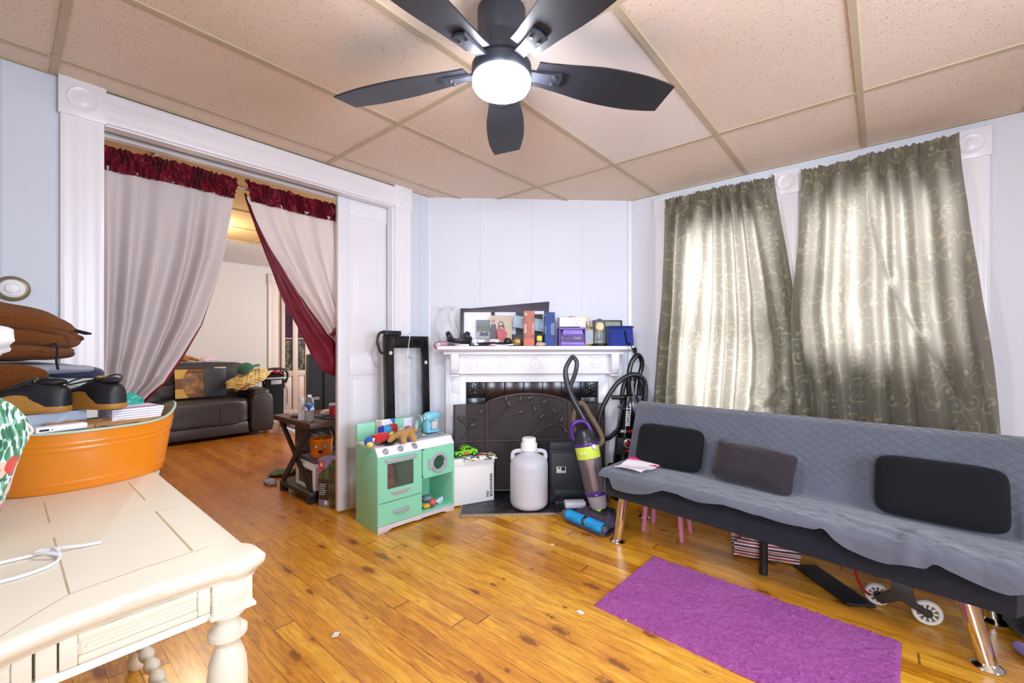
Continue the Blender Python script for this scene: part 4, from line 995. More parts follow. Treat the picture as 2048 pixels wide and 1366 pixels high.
# ---- purple and lime upright vacuum leaning on the fireplace
va = thing('vacuum_cleaner', 'purple and lime bagless upright vacuum with bright blue brush beside the sofa end', 'vacuum cleaner', FP(.285, -.775, 0), DANG)
M_VBLK = plastic('vac_black', '#25262b', .3); M_VPUR = plastic('vac_purple', '#4b1f7e', .25); M_CLEAR = glass('vac_clear', '#d8cbd0', .05, .14); M_LIME = plastic('vac_lime', '#c9dd4c', .35)
M_BLUE = mat('blue_bristle', '#1f9be0', .8, var=.25, vs=90, bump=.8, bs=220); M_VGR = plastic('vac_grey', '#6d6a70', .4)
# floor head: long side runs (.6,-.8)
HA = math.atan2(-.287, .214)
hd = Matrix.Translation((.0, .0, 0)) @ Matrix.Rotation(HA, 4, 'Z')
def put(o, m): o.matrix_local = m; return o
g = MB()
def hood(u, v):
    x = -.155+.31*u; e = 1-abs(u*2-1)**6
    a = PI*v*.95+.03
    return (x, -.055+.125*(1-cos(a))*.5*1.9, .010+.062*sin(a)*(.55+.45*e)+.02*sst(.4, .8, v)*e)
g.grid(hood, 30, 18, th=.003); put(g.build('hood', glass('vac_hood', '#9d8aa6', .06, .22), va), hd)
g = MB(); g.prism(rrect(-.155, .155, -.06, .15, .03), .006, .014, 'z', .002); put(g.build('sole', plastic('vac_sole', '#4a3a52', .4), va), hd)
for a, b, w in ((-.148, -.012, 0), (.012, .142, 1)):
    g = MB(); n = 28
    g.grid(lambda u, v: (lerp(a, b, u), -.028+(.033+.004*nz(u*20, v*14, w)+.005*sin(u*6+v*2*PI))*cos(2*PI*v), .043+(.033+.004*nz(u*20, v*14, w))*sin(2*PI*v)), 24, n); put(g.build('brush_roll', M_BLUE, va), hd)
g = MB(); g.cyl((-.16, -.028, .043), (.152, -.028, .043), .02); g.cyl((-.20, -.01, .03), (-.165, -.02, .04), .024, .03); put(g.build('axle', M_VGR, va), hd)
g = MB(); g.prism([(-.07, .06), (.07, .06), (.05, .20), (-.05, .20)], .03, .085, 'z', .012); put(g.build('motor_cover', M_VBLK, va), hd)
g = MB(); g.box(-.025, .02, .075, .095, .084, .094, .003); put(g.build('pedal', M_LIME, va), hd)
# body axis
B0 = V((.085, .085, .085)); B1 = V((-.055, .235, .905)); ax = (B1-B0); LEN = ax.length; zq = ax.normalized()
xq = V((.92, -.39, 0)); xq = (xq-zq*xq.dot(zq)).normalized(); yq = zq.cross(xq)
bm = Matrix((xq, yq, zq)).transposed().to_4x4(); bm.translation = B0
def vp(g, name, m): return put(g.build(name, m, va), bm)
g = MB(); g.lathe([(.045, .0), (.055, .02), (.058, .06), (.062, .075), (.062, .085)], 32); vp(g, 'dust_cup_base', plastic('vac_smoke', '#aaa0a4', .3))
g = MB(); g.lathe([(.062, .083), (.070, .088), (.070, .100), (.066, .105)], 32); 
for k in range(18): g.at((.068*cos(k*PI/9), .068*sin(k*PI/9), .108)); g.box(-.004, .004, -.004, .004, -.006, .008, .001)
g.at(); vp(g, 'cup_ring', M_VPUR)
g = MB(); g.lathe([(.066, .105), (.070, .13), (.077, .40)], 36, caps=False); vp(g, 'dust_cup', M_CLEAR)
g = MB(); g.lathe([(.02, .11), (.022, .25), (.035, .31), (.045, .315)], 24); vp(g, 'cyclone', plastic('cyclone_beige', '#e4d8cc', .5))
g = MB(); g.lathe([(.0755, .318), (.0768, .322), (.0785, .396), (.0, .397)], 32); vp(g, 'filter_band', M_LIME)
g = MB(); g.lathe([(.079, .398), (.081, .402), (.081, .425), (.076, .432)], 36); g.lathe([(.076, .43), (.070, .47), (.052, .50), (.0, .505)], 30); vp(g, 'cup_lid', M_VBLK)
g = MB(); g.tube([(-.06, -.02, .43), (-.075, -.035, .49), (-.055, -.04, .545), (-.01, -.03, .56), (.03, -.02, .545), (.05, -.01, .49)], [.013, .013, .015, .014, .013, .012], 10, smooth=5); g.lathe([(.080, .396), (.083, .40), (.083, .412), (.080, .416)], 36); vp(g, 'carry_handle', M_VPUR)
g = MB(); g.tube([(.03, .07, .02), (.035, .075, .40), (.01, .06, .55), (-.03, .03, .70), (-.045, .02, .78)], [.038, .038, .032, .026, .023], 12, smooth=6, flat=.8); g.box(.03, .085, .0, .07, .34, .43, .012); vp(g, 'spine', M_VBLK)
g = MB(); g.tube([(-.045, .02, .77), (-.05, .02, .87), (-.035, .02, .93), (.012, .02, .985), (.03, .015, .985), (.045, .01, .95), (.03, .012, .90), (.002, .016, .85), (-.036, .02, .795)], [.021, .019, .016, .015, .015, .015, .015, .015, .015], 10, smooth=5); vp(g, 'handle', plastic('vac_handle', '#383b42', .3))
def hose_mat():
    t = NT('ribbed_hose'); p = t.xyz(t.co()); f = t.m('SINE', t.m('MULTIPLY', p[2], 900)); t.set(Base_Color=t.mix(t.m('MULTIPLY', t.m('ADD', f, 1), .5), '#554636', '#84715a'), Roughness=.45); t.bump(f, .6, .003); return t.mat
g = MB(); g.tube([(.06, .02, .385), (.105, .01, .41), (.10, .02, .47), (.06, .03, .58), (.03, .035, .66), (-.005, .04, .67), (-.055, .05, .60), (-.075, .07, .50), (-.05, .08, .42)], .017, 12, smooth=8); vp(g, 'hose', hose_mat())
g = MB(); g.cyl((.045, -.048, .385), (.06, -.065, .39), .018, .015); vp(g, 'latch', plastic('latch_white', '#d8d2d0', .4))
_cord.build('cord', plastic('cord_black', '#141417', .5), va, (-.285, .775, 0))
text_mesh('BISSELL', .016, .0004, 'lettering', plastic('print_white', '#eceaea', .5), va, tuple(bm @ V((-.01, -.0795, .36))), bm.to_euler().to_matrix().to_4x4().to_euler() if False else (bm.to_3x3() @ Matrix.Rotation(PI/2, 3, 'X')).to_euler(), 'CENTER')

# ---- black upright carpet cleaner
vb = thing('carpet_cleaner', 'tall black upright carpet cleaner with wound hose in the corner behind the sofa end', 'vacuum cleaner', FP(.685, -.25, 0), DANG+.02)
M_GB = plastic('gloss_black', '#0b0b0d', .18, spec=.6); M_SB = plastic('satin_black', '#1a1a1e', .4)
def face(u, v, y0=-.085):
    return 0
g = MB(); secs = [(0, .115, .11), (.06, .115, .115), (.12, .105, .10), (.30, .095, .09), (.45, .088, .085), (.60, .075, .075), (.70, .062, .06), (.75, .045, .045)]
def bod(u, v):
    z = v*.75; hw = cr([(a, b) for a, b, c in secs], z); hd_ = cr([(a, c) for a, b, c in secs], z); a = 2*PI*u
    return (hw*math.copysign(abs(cos(a))**.45, cos(a))+.035*v, hd_*math.copysign(abs(sin(a))**.55, sin(a)), z+.004)
g.grid(bod, 48, 30, wrap=True); g.build('body', M_GB, vb)
g = MB(); g.prism([(-.105, .34), (.105, .34), (.10, .46), (-.09, .46)], -.10, -.086, 'y', .006); g.build('control_panel', M_SB, vb)
wht = plastic('print_white', '#eceaea', .5); red = plastic('print_red', '#c3202a', .4)
text_mesh('BISSELL', .047, .001, 'lettering', wht, vb, (-.012, -.0835, .612), (PI/2-.07, -PI/2+.06, 0), 'CENTER', .95, .001)
text_mesh('PRO', .026, .001, 'lettering', wht, vb, (-.072, -.0905, .505), (PI/2-.05, 0, 0), 'LEFT', .8, .0008)
text_mesh('HEAT', .024, .001, 'lettering', red, vb, (-.022, -.0905, .505), (PI/2-.05, 0, 0), 'LEFT', .75, .0008)
g = MB(); g.m = Matrix.Translation((-.02, -.101, .42)) @ Matrix.Rotation(PI/2, 4, 'X'); g.lathe([(.032, 0), (.034, .004), (.028, .008), (.024, .006), (0, .006)], 28); dl = g.build('dial', M_BRUSH, vb)
g = MB(); g.m = Matrix.Translation((-.02, -.108, .42)) @ Matrix.Rotation(PI/2, 4, 'X'); g.lathe([(.024, 0), (.02, .003), (0, .004)], 24); g.build('dial_knob', plastic('dial_red', '#7a1518', .25), dl)
g = MB(); g.prism([(-.05, .362), (.03, .358), (.032, .392), (.0, .382)], -.103, -.0995, 'y'); g.build('badge', red, vb)
g = MB(); g.tube([(.03, 0, .70), (.015, -.01, .86), (.03, -.01, .98), (.07, -.005, 1.045), (.10, .0, 1.05), (.125, .01, 1.0), (.115, .015, .93), (.085, .015, .85), (.07, .01, .72)], [.022, .02, .018, .018, .018, .018, .017, .018, .022], 12, smooth=6); g.build('handle', M_GB, vb)
g = MB(); g.tube([(-.05, .02, .50), (-.15, -.02, .44), (-.22, -.05, .50), (-.20, -.055, .66), (-.10, -.05, .83), (.0, -.05, .905), (.08, -.05, .905), (.13, -.04, .84), (.125, -.04, .70), (.10, -.03, .60)], .0175, 12, smooth=8)
g.tube([(.10, .02, .60), (.125, .02, .72), (.11, .02, .84), (.06, .02, .88), (-.0, .02, .85), (-.025, .02, .74), (-.01, .02, .64)], .0175, 12, smooth=8); g.build('hose', plastic('hose_black', '#1c1d22', .35), vb)
g = MB(); g.cyl((-.11, -.01, .742), (-.02, -.01, .742), .016); g.box(-.05, .13, -.055, .045, .655, .672, .004); g.box(.06, .13, -.03, .04, .68, .76, .01); g.build('hose_clip', M_SB, vb)
g = MB(); g.tube([(.03, -.04, .93), (.03, -.075, .80), (.035, -.095, .65), (.075, -.10, .40), (.09, -.105, .2)], .005, 8, smooth=5); g.build('cord', plastic('cord_grey', '#55565c', .4), vb)
g = MB(); g.ball((-.115, -.01, .21), (.03, .05, .05), 16, 10); g.build('side_cap', M_SB, vb)
# ------------------------------------------------------------------ things on the mantel shelf (same frame as the fireplace)
ZS = 1.1225
def onmantel(name, label, cat, x, y, rz=0, group=None, z=ZS, rx=0): return thing(name, label, cat, FP(x, y, z), 0, group, (rx, 0, DANG+rz))
def pframe(name, label, x, y, w, h, bw, col, picm, lean=.12, roll=0, mount=None, th=.016, z=ZS, ry=0):
    t = thing(name, label, 'picture frame', (0, 0, 0), 0, 'framed pictures on the mantel')
    t.matrix_world = Matrix.Translation(FP(x, y, z)) @ Matrix.Rotation(DANG+ry, 4, 'Z') @ Matrix.Rotation(-lean, 4, 'X') @ Matrix.Rotation(roll, 4, 'Y')
    g = MB()
    for a, b, c, d in ((0, w, 0, bw), (0, w, h-bw, h), (0, bw, bw, h-bw), (w-bw, w, bw, h-bw)): g.box(a, b, 0, th, c, d, .002)
    g.build('frame', col, t)
    MB().box(bw, w-bw, th*.5, th, bw, h-bw).build('picture', picm, t)
    return t
M_PLUM = mat('plum_frame', '#3d3140', .45, var=.1)
paper = mat('print_paper', '#e3e0e8', .5, var=.03)
def certificate():
    t = NT('certificate'); p = t.xyz(t.co()); f = t.m('FRACT', t.m('MULTIPLY', p[2], 55)); ln = t.m('MULTIPLY', t.m('LESS_THAN', f, .3), t.m('GREATER_THAN', t.noise(t.mapv(t.co(), (60, 1, 55)), 1, 2), .5))
    t.set(Base_Color=t.mix(t.m('MULTIPLY', ln, .25), '#e6e3ee', '#8d8aa0'), Roughness=.3); return t.mat
# large collage frame at the back, top edge sloping
cf = thing('framed_collage', 'large dark plum picture frame leaning crooked at the back of the mantel', 'picture frame', (0, 0, 0), 0, 'framed pictures on the mantel')
cf.matrix_world = Matrix.Translation(FP(-.50, -.035, ZS+.001)) @ Matrix.Rotation(DANG, 4, 'Z') @ Matrix.Rotation(-.06, 4, 'X') 
pf = [(0, .0), (.625, .0), (.643, .352), (.0, .292)]
g = MB(); g.prism(pf, 0, .014, 'y', .002); g.build('frame', M_PLUM, cf)
dark = mat('dark_photo', '#20242f', .3, var=.3, vs=30)
for a, b, c, d, m in ((.19, .375, .06, .265, paper), (.44, .60, .06, .275, paper), (.03, .17, .06, .2, paper), (.45, .59, .07, .25, dark)):
    MB().box(a, b, -.002 if m is paper else -.003, .002, c, d).build('picture', m, cf)
pframe('framed_picture', 'plum framed certificate standing on the mantel behind the headphones', -.555, -.092, .265, .292, .028, M_PLUM, certificate(), .10)
# small photograph of a dark car and the family snapshot
t_ = onmantel('photo_print', 'small print of a dark vehicle on grey paving propped on the mantel', 'photo', -.43, -.105, .0, rx=-.1, z=ZS+.056)
def carphoto():
    t = NT('vehicle_photo'); p = t.xyz(t.co()); z = t.m('ADD', p[2], t.m('MULTIPLY', t.noise(t.co(), 40, 2), .02))
    t.set(Base_Color=t.ramp(t.m('DIVIDE', z, .14), [(0, '#8f8a90'), (.35, '#a29da3'), (.5, '#59604f'), (.72, '#3f4a3b'), (.9, '#5b6370')]), Roughness=.3); return t.mat
MB().box(0, .115, 0, .003, 0, .145).build('print', carphoto(), t_)
g = MB(); g.prism([(.022, .02), (.03, .045), (.045, .062), (.075, .062), (.088, .045), (.095, .02)], -.0012, .0008, 'y'); pp = g.build('pictured_vehicle', mat('photo_dark', '#2a2c33', .3), t_)
g = MB(); g.prism([(.044, .047), (.05, .058), (.07, .058), (.076, .047)], -.0018, -.001, 'y'); g.build('windscreen', mat('photo_glass', '#8fa3a0', .3), pp)
t_ = onmantel('photo_print', 'snapshot of a woman in a red top and a standing child on the mantel', 'photo', -.325, -.125, .02, rx=-.12, z=ZS+.03)
MB().box(0, .165, 0, .003, 0, .205).build('print', mat('photo_wall', '#b9a58d', .35, var=.15, vs=20), t_)
for nm, poly, c in (('pictured_child', [(.0, .02), (.0, .10), (.008, .135), (.04, .14), (.05, .10), (.06, .02)], '#3a2b3d'), ('pictured_woman', [(.035, .01), (.04, .08), (.06, .105), (.10, .105), (.13, .07), (.12, .01)], '#b5404a'), ('pictured_hair', [(.062, .095), (.062, .145), (.078, .165), (.1, .15), (.115, .095), (.1, .11), (.08, .12)], '#2d2026'), ('pictured_face', circ(.014, 12, (.081, .14)), '#c79a86'), ('pictured_head', circ(.015, 12, (.024, .16)), '#9a7568')):
    g = MB(); g.prism(poly, -.0012-(.0006 if 'face' in nm or 'head' in nm else 0), .0008, 'y'); g.build(nm, mat(nm, c, .35, var=.2, vs=40), t_)
# clear bag of tissue at the left
g = MB()
def bagfilm(u, v):
    a = 2*PI*u; r = cr([(0, .060), (.15, .082), (.5, .078), (.8, .050), (.9, .026), (.95, .034), (1, .055)], v); w = 1+.30*nz(cos(a)*2.2, sin(a)*2.2, v*2.5)+.16*nz(cos(a)*6, sin(a)*6, v*4)
    return (r*cos(a)*w, .5*r*sin(a)*w, .001+.30*v+.02*nz(cos(a)*3, sin(a)*3, 5)*v)
g.grid(bagfilm, 90, 50, wrap=True)
tag(g.build('plastic_bag', glass('film_white', '#ffffff', .12, .26), None, FP(-.66, -.062, ZS), (0, 0, DANG)), 'crumpled see-through white plastic bag at the left end of the mantel', 'bag')
# headphones
hp = onmantel('headphones', 'black over-ear headphones lying on papers on the mantel', 'headphones', -.565, -.168, .15, z=ZS+.028)
g = MB(); g.tube([(-.075, .01, .03), (-.07, -.03, .018), (-.03, -.06, .012), (.03, -.062, .012), (.085, -.03, .018), (.095, .01, .03)], .011, 10, smooth=6, flat=1.6); g.build('headband', M_SB, hp)
for x, s_ in ((-.062, 1), (.06, -1)):
    g = MB(); g.m = Matrix.Translation((x, .012, .045)) @ Matrix.Rotation(s_*1.1, 4, 'Y') @ Matrix.Rotation(.2, 4, 'X'); g.lathe([(.03, -.018), (.038, -.012), (.04, 0), (.037, .012), (.028, .016), (0, .014)], 24); g.build('ear_cup', M_SB, hp)
# papers and magazines
def sheets(name, label, x, y, w, d, h, m, rz, seed, z=ZS, lab='papers', cat='papers', group=None):
    g = MB(); g.grid(lambda u, v: ((u-.5)*w, (v-.5)*d, h+.004*nz(u*4, v*4, seed)+.004*sin(u*4+seed)), 16, 10, th=max(h-.004, .002))
    return tag(g.build(name, m, None, FP(x, y, z+.001), (0, 0, DANG+rz)), label, cat, group)
mag = collage('magazine_print', ['#e8e4e4', '#2f3d7a', '#a8324a', '#d9d4d8', '#222026', '#e9e6ea', '#3b6a5c'], 26, 2)
sheets('magazine', 'pink and white magazine poking over the left end of the mantel', -.60, -.165, .23, .085, .016, collage('magazine_pink', ['#efe6ea', '#d77d9b', '#efe9ee', '#37303a'], 22, 4), .05, 1, cat='magazine')
sheets('magazine', 'open magazine with dark and blue pictures in the middle of the mantel', -.37, -.165, .19, .07, .018, mag, -.04, 2, cat='magazine')
sheets('envelope', 'white envelope lying on the mantel in front of the snapshot', -.235, -.200, .17, .03, .012, paper, .03, 3, cat='envelope')
sheets('newspaper', 'folded grey newspaper on top of the open magazine', -.36, -.160, .20, .07, .026, collage('newsprint', ['#d8d5d2', '#c9c4c0', '#8f8d90', '#e4e1dd'], 30, 7), .06, 5, z=ZS+.021, cat='newspaper')
g = MB(); g.tube([(.14, .02, .03), (.05, -.0, .03), (0, -.01, .022), (-.012, -.025, .0), (.01, -.035, -.025)], .006, 8, smooth=5, flat=.35); tag(g.build('ribbon', mat('red_ribbon', '#b51f35', .4), None, FP(-.726, -.200, ZS+.004), (0, 0, DANG)), 'red ribbon trailing off the left end of the mantel', 'ribbon')
g = MB(); g.ball((0, 0, .03), (.035, .025, .03), 18, 12, .9, .35, 2, 2.2); tag(g.build('pouch', mat('gold_pouch_cloth', '#a88a4e', .35, metal=.5, var=.25, vs=25), None, FP(-.125, -.165, ZS+.001), (0, 0, DANG)), 'small gold pouch beside the coral gift box', 'pouch')
g = MB(); g.ball((0, 0, .024), (.028, .02, .024), 16, 10, .9, .3, 8, 2.2); tag(g.build('dark_ornament', M_SB, None, FP(-.195, -.175, ZS+.013), (0, 0, DANG)), 'small black lump of cloth in front of the snapshot', 'cloth')
# slate blue box with pale letters behind the gift boxes
t_ = onmantel('gift_box', 'pale blue slanted box with S lettering behind the coral gift box', 'box', -.155, -.095, .0, z=ZS+.145)
t_.rotation_euler = (0, math.radians(9), DANG)
MB().box(0, .30, 0, .03, 0, .095, .003).build('carton', mat('pale_blue_card', '#9fb6c6', .4, var=.12, vs=14), t_)
text_mesh('S', .06, .0005, 'lettering', mat('steel_blue_ink', '#587f9f', .4), t_, (.07, -.001, .05), (PI/2, 0, 0)); text_mesh('S', .05, .0005, 'lettering', paper, t_, (.225, -.001, .045), (PI/2, 0, 0))
g = MB(); g.box(0, .30, 0, .035, 0, .09, .004); tag(g.build('dark_box', mat('navy_card', '#23283a', .5, var=.3, vs=25), None, FP(-.16, -.093, ZS+.0005), (0, 0, DANG)), 'dark navy box under the pale blue box on the mantel', 'box')
# tall translucent gift boxes
def giftbox(label, x, y, w, d, h, col, inner, rz):
    t = onmantel('display_box', label, 'gift box', x, y, rz, 'tall gift boxes on the mantel')
    MB().box(0, w, 0, d, 0, h, .002).build('clear_case', glass('case_'+col, col, .05, .28), t)
    g = MB()
    for k in range(5): g.ball((w*.5+.012*nz(k*3.3, 1), d*.5, h*(.16+.17*k)), (w*.38, d*.36, h*.12), 20, 14, 1, .45, k, 3)
    g.build('wrapped_content', mat('content_'+inner, inner, .4, var=.5, vs=30), t)
    g = MB(); g.box(.002, w-.002, .002, d-.002, .001, h*.22, .002); g.build('base_card', mat('base_'+inner, inner, .5), t)
giftbox('tall coral translucent gift box standing at the middle of the mantel', -.075, -.185, .083, .06, .262, '#f8c4b2', '#f09a83', .0)
giftbox('tall blue translucent gift box standing on the mantel', .085, -.185, .077, .06, .255, '#7f9dd6', '#2c5cc4', .03)
toy = onmantel('toy_blocks', 'little yellow and blue block toy between the coral and blue boxes', 'toy', .045, -.172, .1)
yl = plastic('toy_yellow', '#e3cc35', .4)
g = MB(); g.box(-.02, .02, -.014, .014, .0365, .078, .006); g.build('upper_block', yl, toy)
g = MB(); g.box(-.022, .022, -.015, .015, 0, .036, .005); g.build('lower_block', plastic('toy_blue', '#2f6f9f', .5), toy)
g = MB(); g.box(-.018, .018, -.012, .012, .0785, .088, .003); g.build('dark_cap', M_SB, toy)
g = MB(); g.ball((0, 0, .013), (.04, .016, .013), 18, 8, .9, .35, 4, 3); tag(g.build('shells', mat('shell_beige', '#d0b79d', .5, var=.3, vs=60), None, FP(.05, -.205, ZS+.0005), (0, 0, DANG)), 'beige ornament lying in front of the yellow and blue block toy', 'ornament')
# purple drawer box with a white box on its lid
pb = onmantel('drawer_box', 'purple plastic drawer box with clear front on the mantel', 'storage box', .195, -.195, .02)
M_LIL = plastic('lilac_plastic', '#8a6bc4', .35)
g = MB(); g.box(0, .20, .0, .11, 0, .006, .002); g.box(0, .006, 0, .11, .006, .125, .002); g.box(.194, .20, 0, .11, .006, .125, .002); g.box(.006, .194, .104, .11, .006, .125, .001); g.box(-.003, .203, -.003, .113, .125, .137, .003); g.build('shell', M_LIL, pb)
g = MB(); g.prism([(.02, .085), (.18, .085), (.172, .122), (.028, .122)], -.012, .0, 'y', .003); g.tube([(.022, -.012, .084), (.06, -.014, .077), (.14, -.014, .077), (.178, -.012, .084)], .004, 8, smooth=4); g.box(.01, .19, -.006, .0, .006, .03, .002); g.build('drawer_front', M_LIL, pb)
MB().box(.012, .188, -.004, -.001, .03, .086, .001).build('clear_panel', glass('drawer_clear', '#b9a9d6', .05, .25), pb)
for i, (x, c) in enumerate(((.03, '#d9c4d6'), (.06, '#cf3f78'), (.09, '#3f5a4a'), (.11, '#394a58'), (.145, '#d64d7d'), (.165, '#c93b62'))):
    g = MB(); g.ball((x, .03, .036), (.016, .02, .024), 10, 8, .7, .2, i); g.build('content', mat('content'+c, c, .5), pb)
g = MB(); g.box(0, .20, 0, .10, 0, .078, .003); wb = g.build('carton', paper, None); 
t_ = onmantel('white_carton', 'white flat box on the lid of the purple drawer box', 'box', .195, -.192, .0, z=ZS+.139); wb.parent = t_
g = MB(); g.prism([(.0, .0), (.15, .0), (.165, .014), (.15, .008), (.0, .006)], -.0012, .001, 'y'); g.build('printed_edge', mat('dark_print', '#34343c', .5), t_)
for x, z in ((.145, .05), (.122, .035), (.13, .022)): MB().box(x, x+.006, -.001, .001, z, z+.004).build('printed_dot', ink, t_)
# flowery frame, gold frame, dome clock, dark red frame
t_ = pframe('framed_picture', 'pastel yellow and pink photo frame with a purple flower behind the white box', .27, -.060, .185, .235, .05, collage('pastel_frame', ['#ecd79c', '#e8b7a6', '#e9e0b4', '#e98a94', '#dfe2b0'], 24, 3), mat('pastel_photo', '#efe3cf', .4, var=.2, vs=30), .1)
g = MB()
for k in range(6): g.ball((.035+.013*cos(k*PI/3), -.006, .212+.013*sin(k*PI/3)), (.010, .004, .010), 10, 6)
g.build('flower', plastic('violet_petal', '#a02a9e', .5), t_)
pframe('framed_picture', 'small gilt photo frame beside the glass dome clock', .402, -.098, .095, .15, .016, mat('gilt', '#b98e3e', .3, metal=.6, var=.25, vs=60), mat('gilt_photo', '#d9e0e6', .3, var=.2, vs=24), .1)
ck = onmantel('dome_clock', 'glass dome clock on a black base beside the blue lunch bag', 'clock', .508, -.155)
g = MB(); g.lathe([(0, 0), (.058, 0), (.060, .004), (.060, .014), (.052, .020), (0, .021)], 32); g.build('base', M_GB, ck)
g = MB(); g.lathe([(.048, .021), (.048, .15), (.044, .175), (.032, .195), (.015, .206), (.0, .208)], 32, caps=False); g.build('glass_dome', glass('dome_glass', '#f3f6f8', .03, .10), ck)
brass = mat('brass', '#9a7443', .28, metal=.8)
g = MB(); g.cyl((-.022, 0, .02), (-.022, 0, .15), .003); g.cyl((.022, 0, .02), (.022, 0, .15), .003); g.lathe([(.03, .12), (.03, .125)], 20); g.m = Matrix.Translation((0, -.006, .148)) @ Matrix.Rotation(PI/2, 4, 'X'); g.lathe([(.03, -.006), (.031, .004), (0, .005)], 24); g.build('movement', brass, ck)
g = MB(); g.cyl((0, 0, .06), (0, 0, .12), .0015); 
for k in range(4): g.ball((.02*cos(k*PI/2), .02*sin(k*PI/2), .055), .0085, 10, 8)
g.build('pendulum', mat('steel_blue', '#4f86a8', .3, metal=.5), ck)
pframe('framed_picture', 'dark red framed picture behind the blue lunch bag', .485, -.06, .235, .205, .012, mat('oxblood', '#4a1a24', .35), mat('landscape_photo', '#8d9480', .35, var=.35, vs=10), .08)
bg = onmantel('lunch_bag', 'navy blue soft lunch bag with a strap hanging off the mantel', 'bag', .668, -.14, .03)
M_NAVY = fabric('navy_nylon', '#2c3c8c', .2, 260)
def bagf(u, v):
    a = 2*PI*u; c_, s_ = math.copysign(abs(cos(a))**.35, cos(a)), math.copysign(abs(sin(a))**.35, sin(a))
    k = 1-.06*v+.02*sin(v*PI); return (c_*.098*k+.004*nz(a, v*3), s_*.062*k+.004*nz(a, v*4, 2), .001+.142*v)
g = MB(); g.grid(bagf, 48, 14, wrap=True); g.prism([(x, y) for x, y in rrect(-.09, .09, -.055, .055, .02)], .0, .0015, 'z'); g.build('body', M_NAVY, bg)
g = MB(); g.prism(rrect(-.094, .094, -.06, .06, .022), .138, .152, 'z', .006); g.tube([(-.095, -.063, .138), (-.03, -.066, .136), (.05, -.066, .141), (.095, -.062, .14)], .003, 6); g.build('lid', fabric('navy_lid', '#222e70', .2, 260), bg)
g = MB(); g.tube([(.02, -.0665, .115), (.028, -.069, .05), (.04, -.078, .016), (.048, -.106, .012), (.052, -.124, -.012), (.060, -.126, -.032), (.066, -.128, -.050), (.076, -.126, -.058), (.082, -.124, -.045), (.08, -.122, -.03), (.072, -.122, -.012)], .014, 8, smooth=5, flat=.22); g.build('strap', M_SB, bg)
# ------------------------------------------------------------------ play kitchen (frame: x along the front, y back to the wall)
KP = V((-2.286, 1.452, 0)); KR = math.radians(85.3); KM = Matrix.Translation(KP) @ Matrix.Rotation(KR, 4, 'Z')
def KW(x, y, z=0): return tuple(KM @ V((x, y, z)))
M_MINT = mat('mint_paint', '#8ed8b4', .38, var=.03, vs=4); M_WHT = mat('white_laminate', '#efedf1', .3, var=.02); M_GRY = plastic('toy_grey', '#a9abb1', .35); M_SIL = mat('toy_silver', '#b4b5bd', .3, metal=.5, var=.04)
kt = thing('play_kitchen', 'mint green wooden play kitchen with white counter against the doorway wall', 'toy kitchen', tuple(KP), KR)
W_, D_ = .565, .285
side = [(0, .04), (0, .462), (.03, .50), (D_, .50), (D_, .005), (.012, .005), (.012, .0), (0, 0)]
g = MB(); sp = [(.0, .0), (.0, .462), (.03, .498), (D_, .498), (D_, 0)]
g.prism(sp, 0, .012, 'x', .001); g.prism(sp, W_-.012, W_, 'x', .001); g.prism([(.014, .04), (.014, .458), (D_, .458), (D_, .04)], .304, .314, 'x'); g.box(.314, W_-.012, D_-.010, D_, .04, .47); g.box(.012, .314, D_-.010, D_, .04, .18)
g.box(.012, W_-.012, .012, D_-.01, .038, .048); g.box(.012, .304, .012, D_-.01, .172, .18); g.box(.314, W_-.012, .012, D_-.01, .258, .266); g.build('cabinet', M_MINT, kt)
g = MB(); g.prism([(-.002, .458), (-.002, .464), (.029, .501), (.029, .508), (D_, .508), (D_, .498), (.035, .498), (.004, .458)], .001, W_-.001, 'x', .001); g.build('counter', M_WHT, kt)
g = MB(); g.box(0, W_, D_-.014, D_, .508, .625, .003); g.box(.06, .115, D_-.0155, D_-.013, .585, .592); g.box(.30, .36, D_-.0155, D_-.013, .585, .592); g.box(.50, .55, D_-.0155, D_-.013, .585, .592); g.build('backsplash', M_MINT, kt)
g = MB(); g.prism([(0, 0), (.055, 0), (.085, .012), (.10, .014), (.25, .016), (.262, .010), (.30, .010), (.312, .016), (.46, .014), (.48, .012), (.51, 0), (W_, 0), (W_, .04), (0, .04)], -.003, .008, 'y', .001); g.build('kickboard', mat('kick_grey', '#d8cfd0', .45), kt)
# oven door with window
g = MB(); x0, x1, z0, z1 = .003, .305, .181, .457
wx0, wx1, wz0, wz1 = .062, .245, .255, .408
for a, b, c, d in ((x0, wx0, z0, z1), (wx1, x1, z0, z1), (wx0, wx1, z0, wz0), (wx0, wx1, wz1, z1)): g.box(a, b, -.004, .010, c, d)
for k in range(4): g.box(.022, .027, -.0048, -.003, .20+k*.018+(0 if k < 2 else .17), .205+k*.018+(0 if k < 2 else .17))
dr = g.build('door', M_MINT, kt)
g = MB(); g.box(wx0, wx1, .002, .004, wz0, wz1); g.build('pane', glass('oven_pane', '#e9f2ee', .04, .05), dr)
def barhandle(x0, x1, z, par, h=.011, d=.03):
    g = MB(); g.prism([(x0, -.004), (x0+.006, -.014), ((x0+x1)/2, -d), (x1-.006, -.014), (x1, -.004), (x1-.012, -.004), ((x0+x1)/2, -d+.012), (x0+.012, -.004)], z-h, z+h, 'z', .003); g.build('handle', M_GRY, par)
barhandle(.045, .268, .430, dr)
g = MB(); g.prism([(.08, .232), (.225, .236), (.20, .216), (.15, .208), (.10, .214)], -.007, -.003, 'y', .001); g.build('trim', M_GRY, dr)
g = MB(); g.box(.003, .305, -.004, .010, .043, .176); 
for k in range(4): g.box(.022, .027, -.0048, -.003, .065+k*.027, .07+k*.027)
dw_ = g.build('drawer', M_MINT, kt); barhandle(.10, .215, .112, dw_, .010, .026)
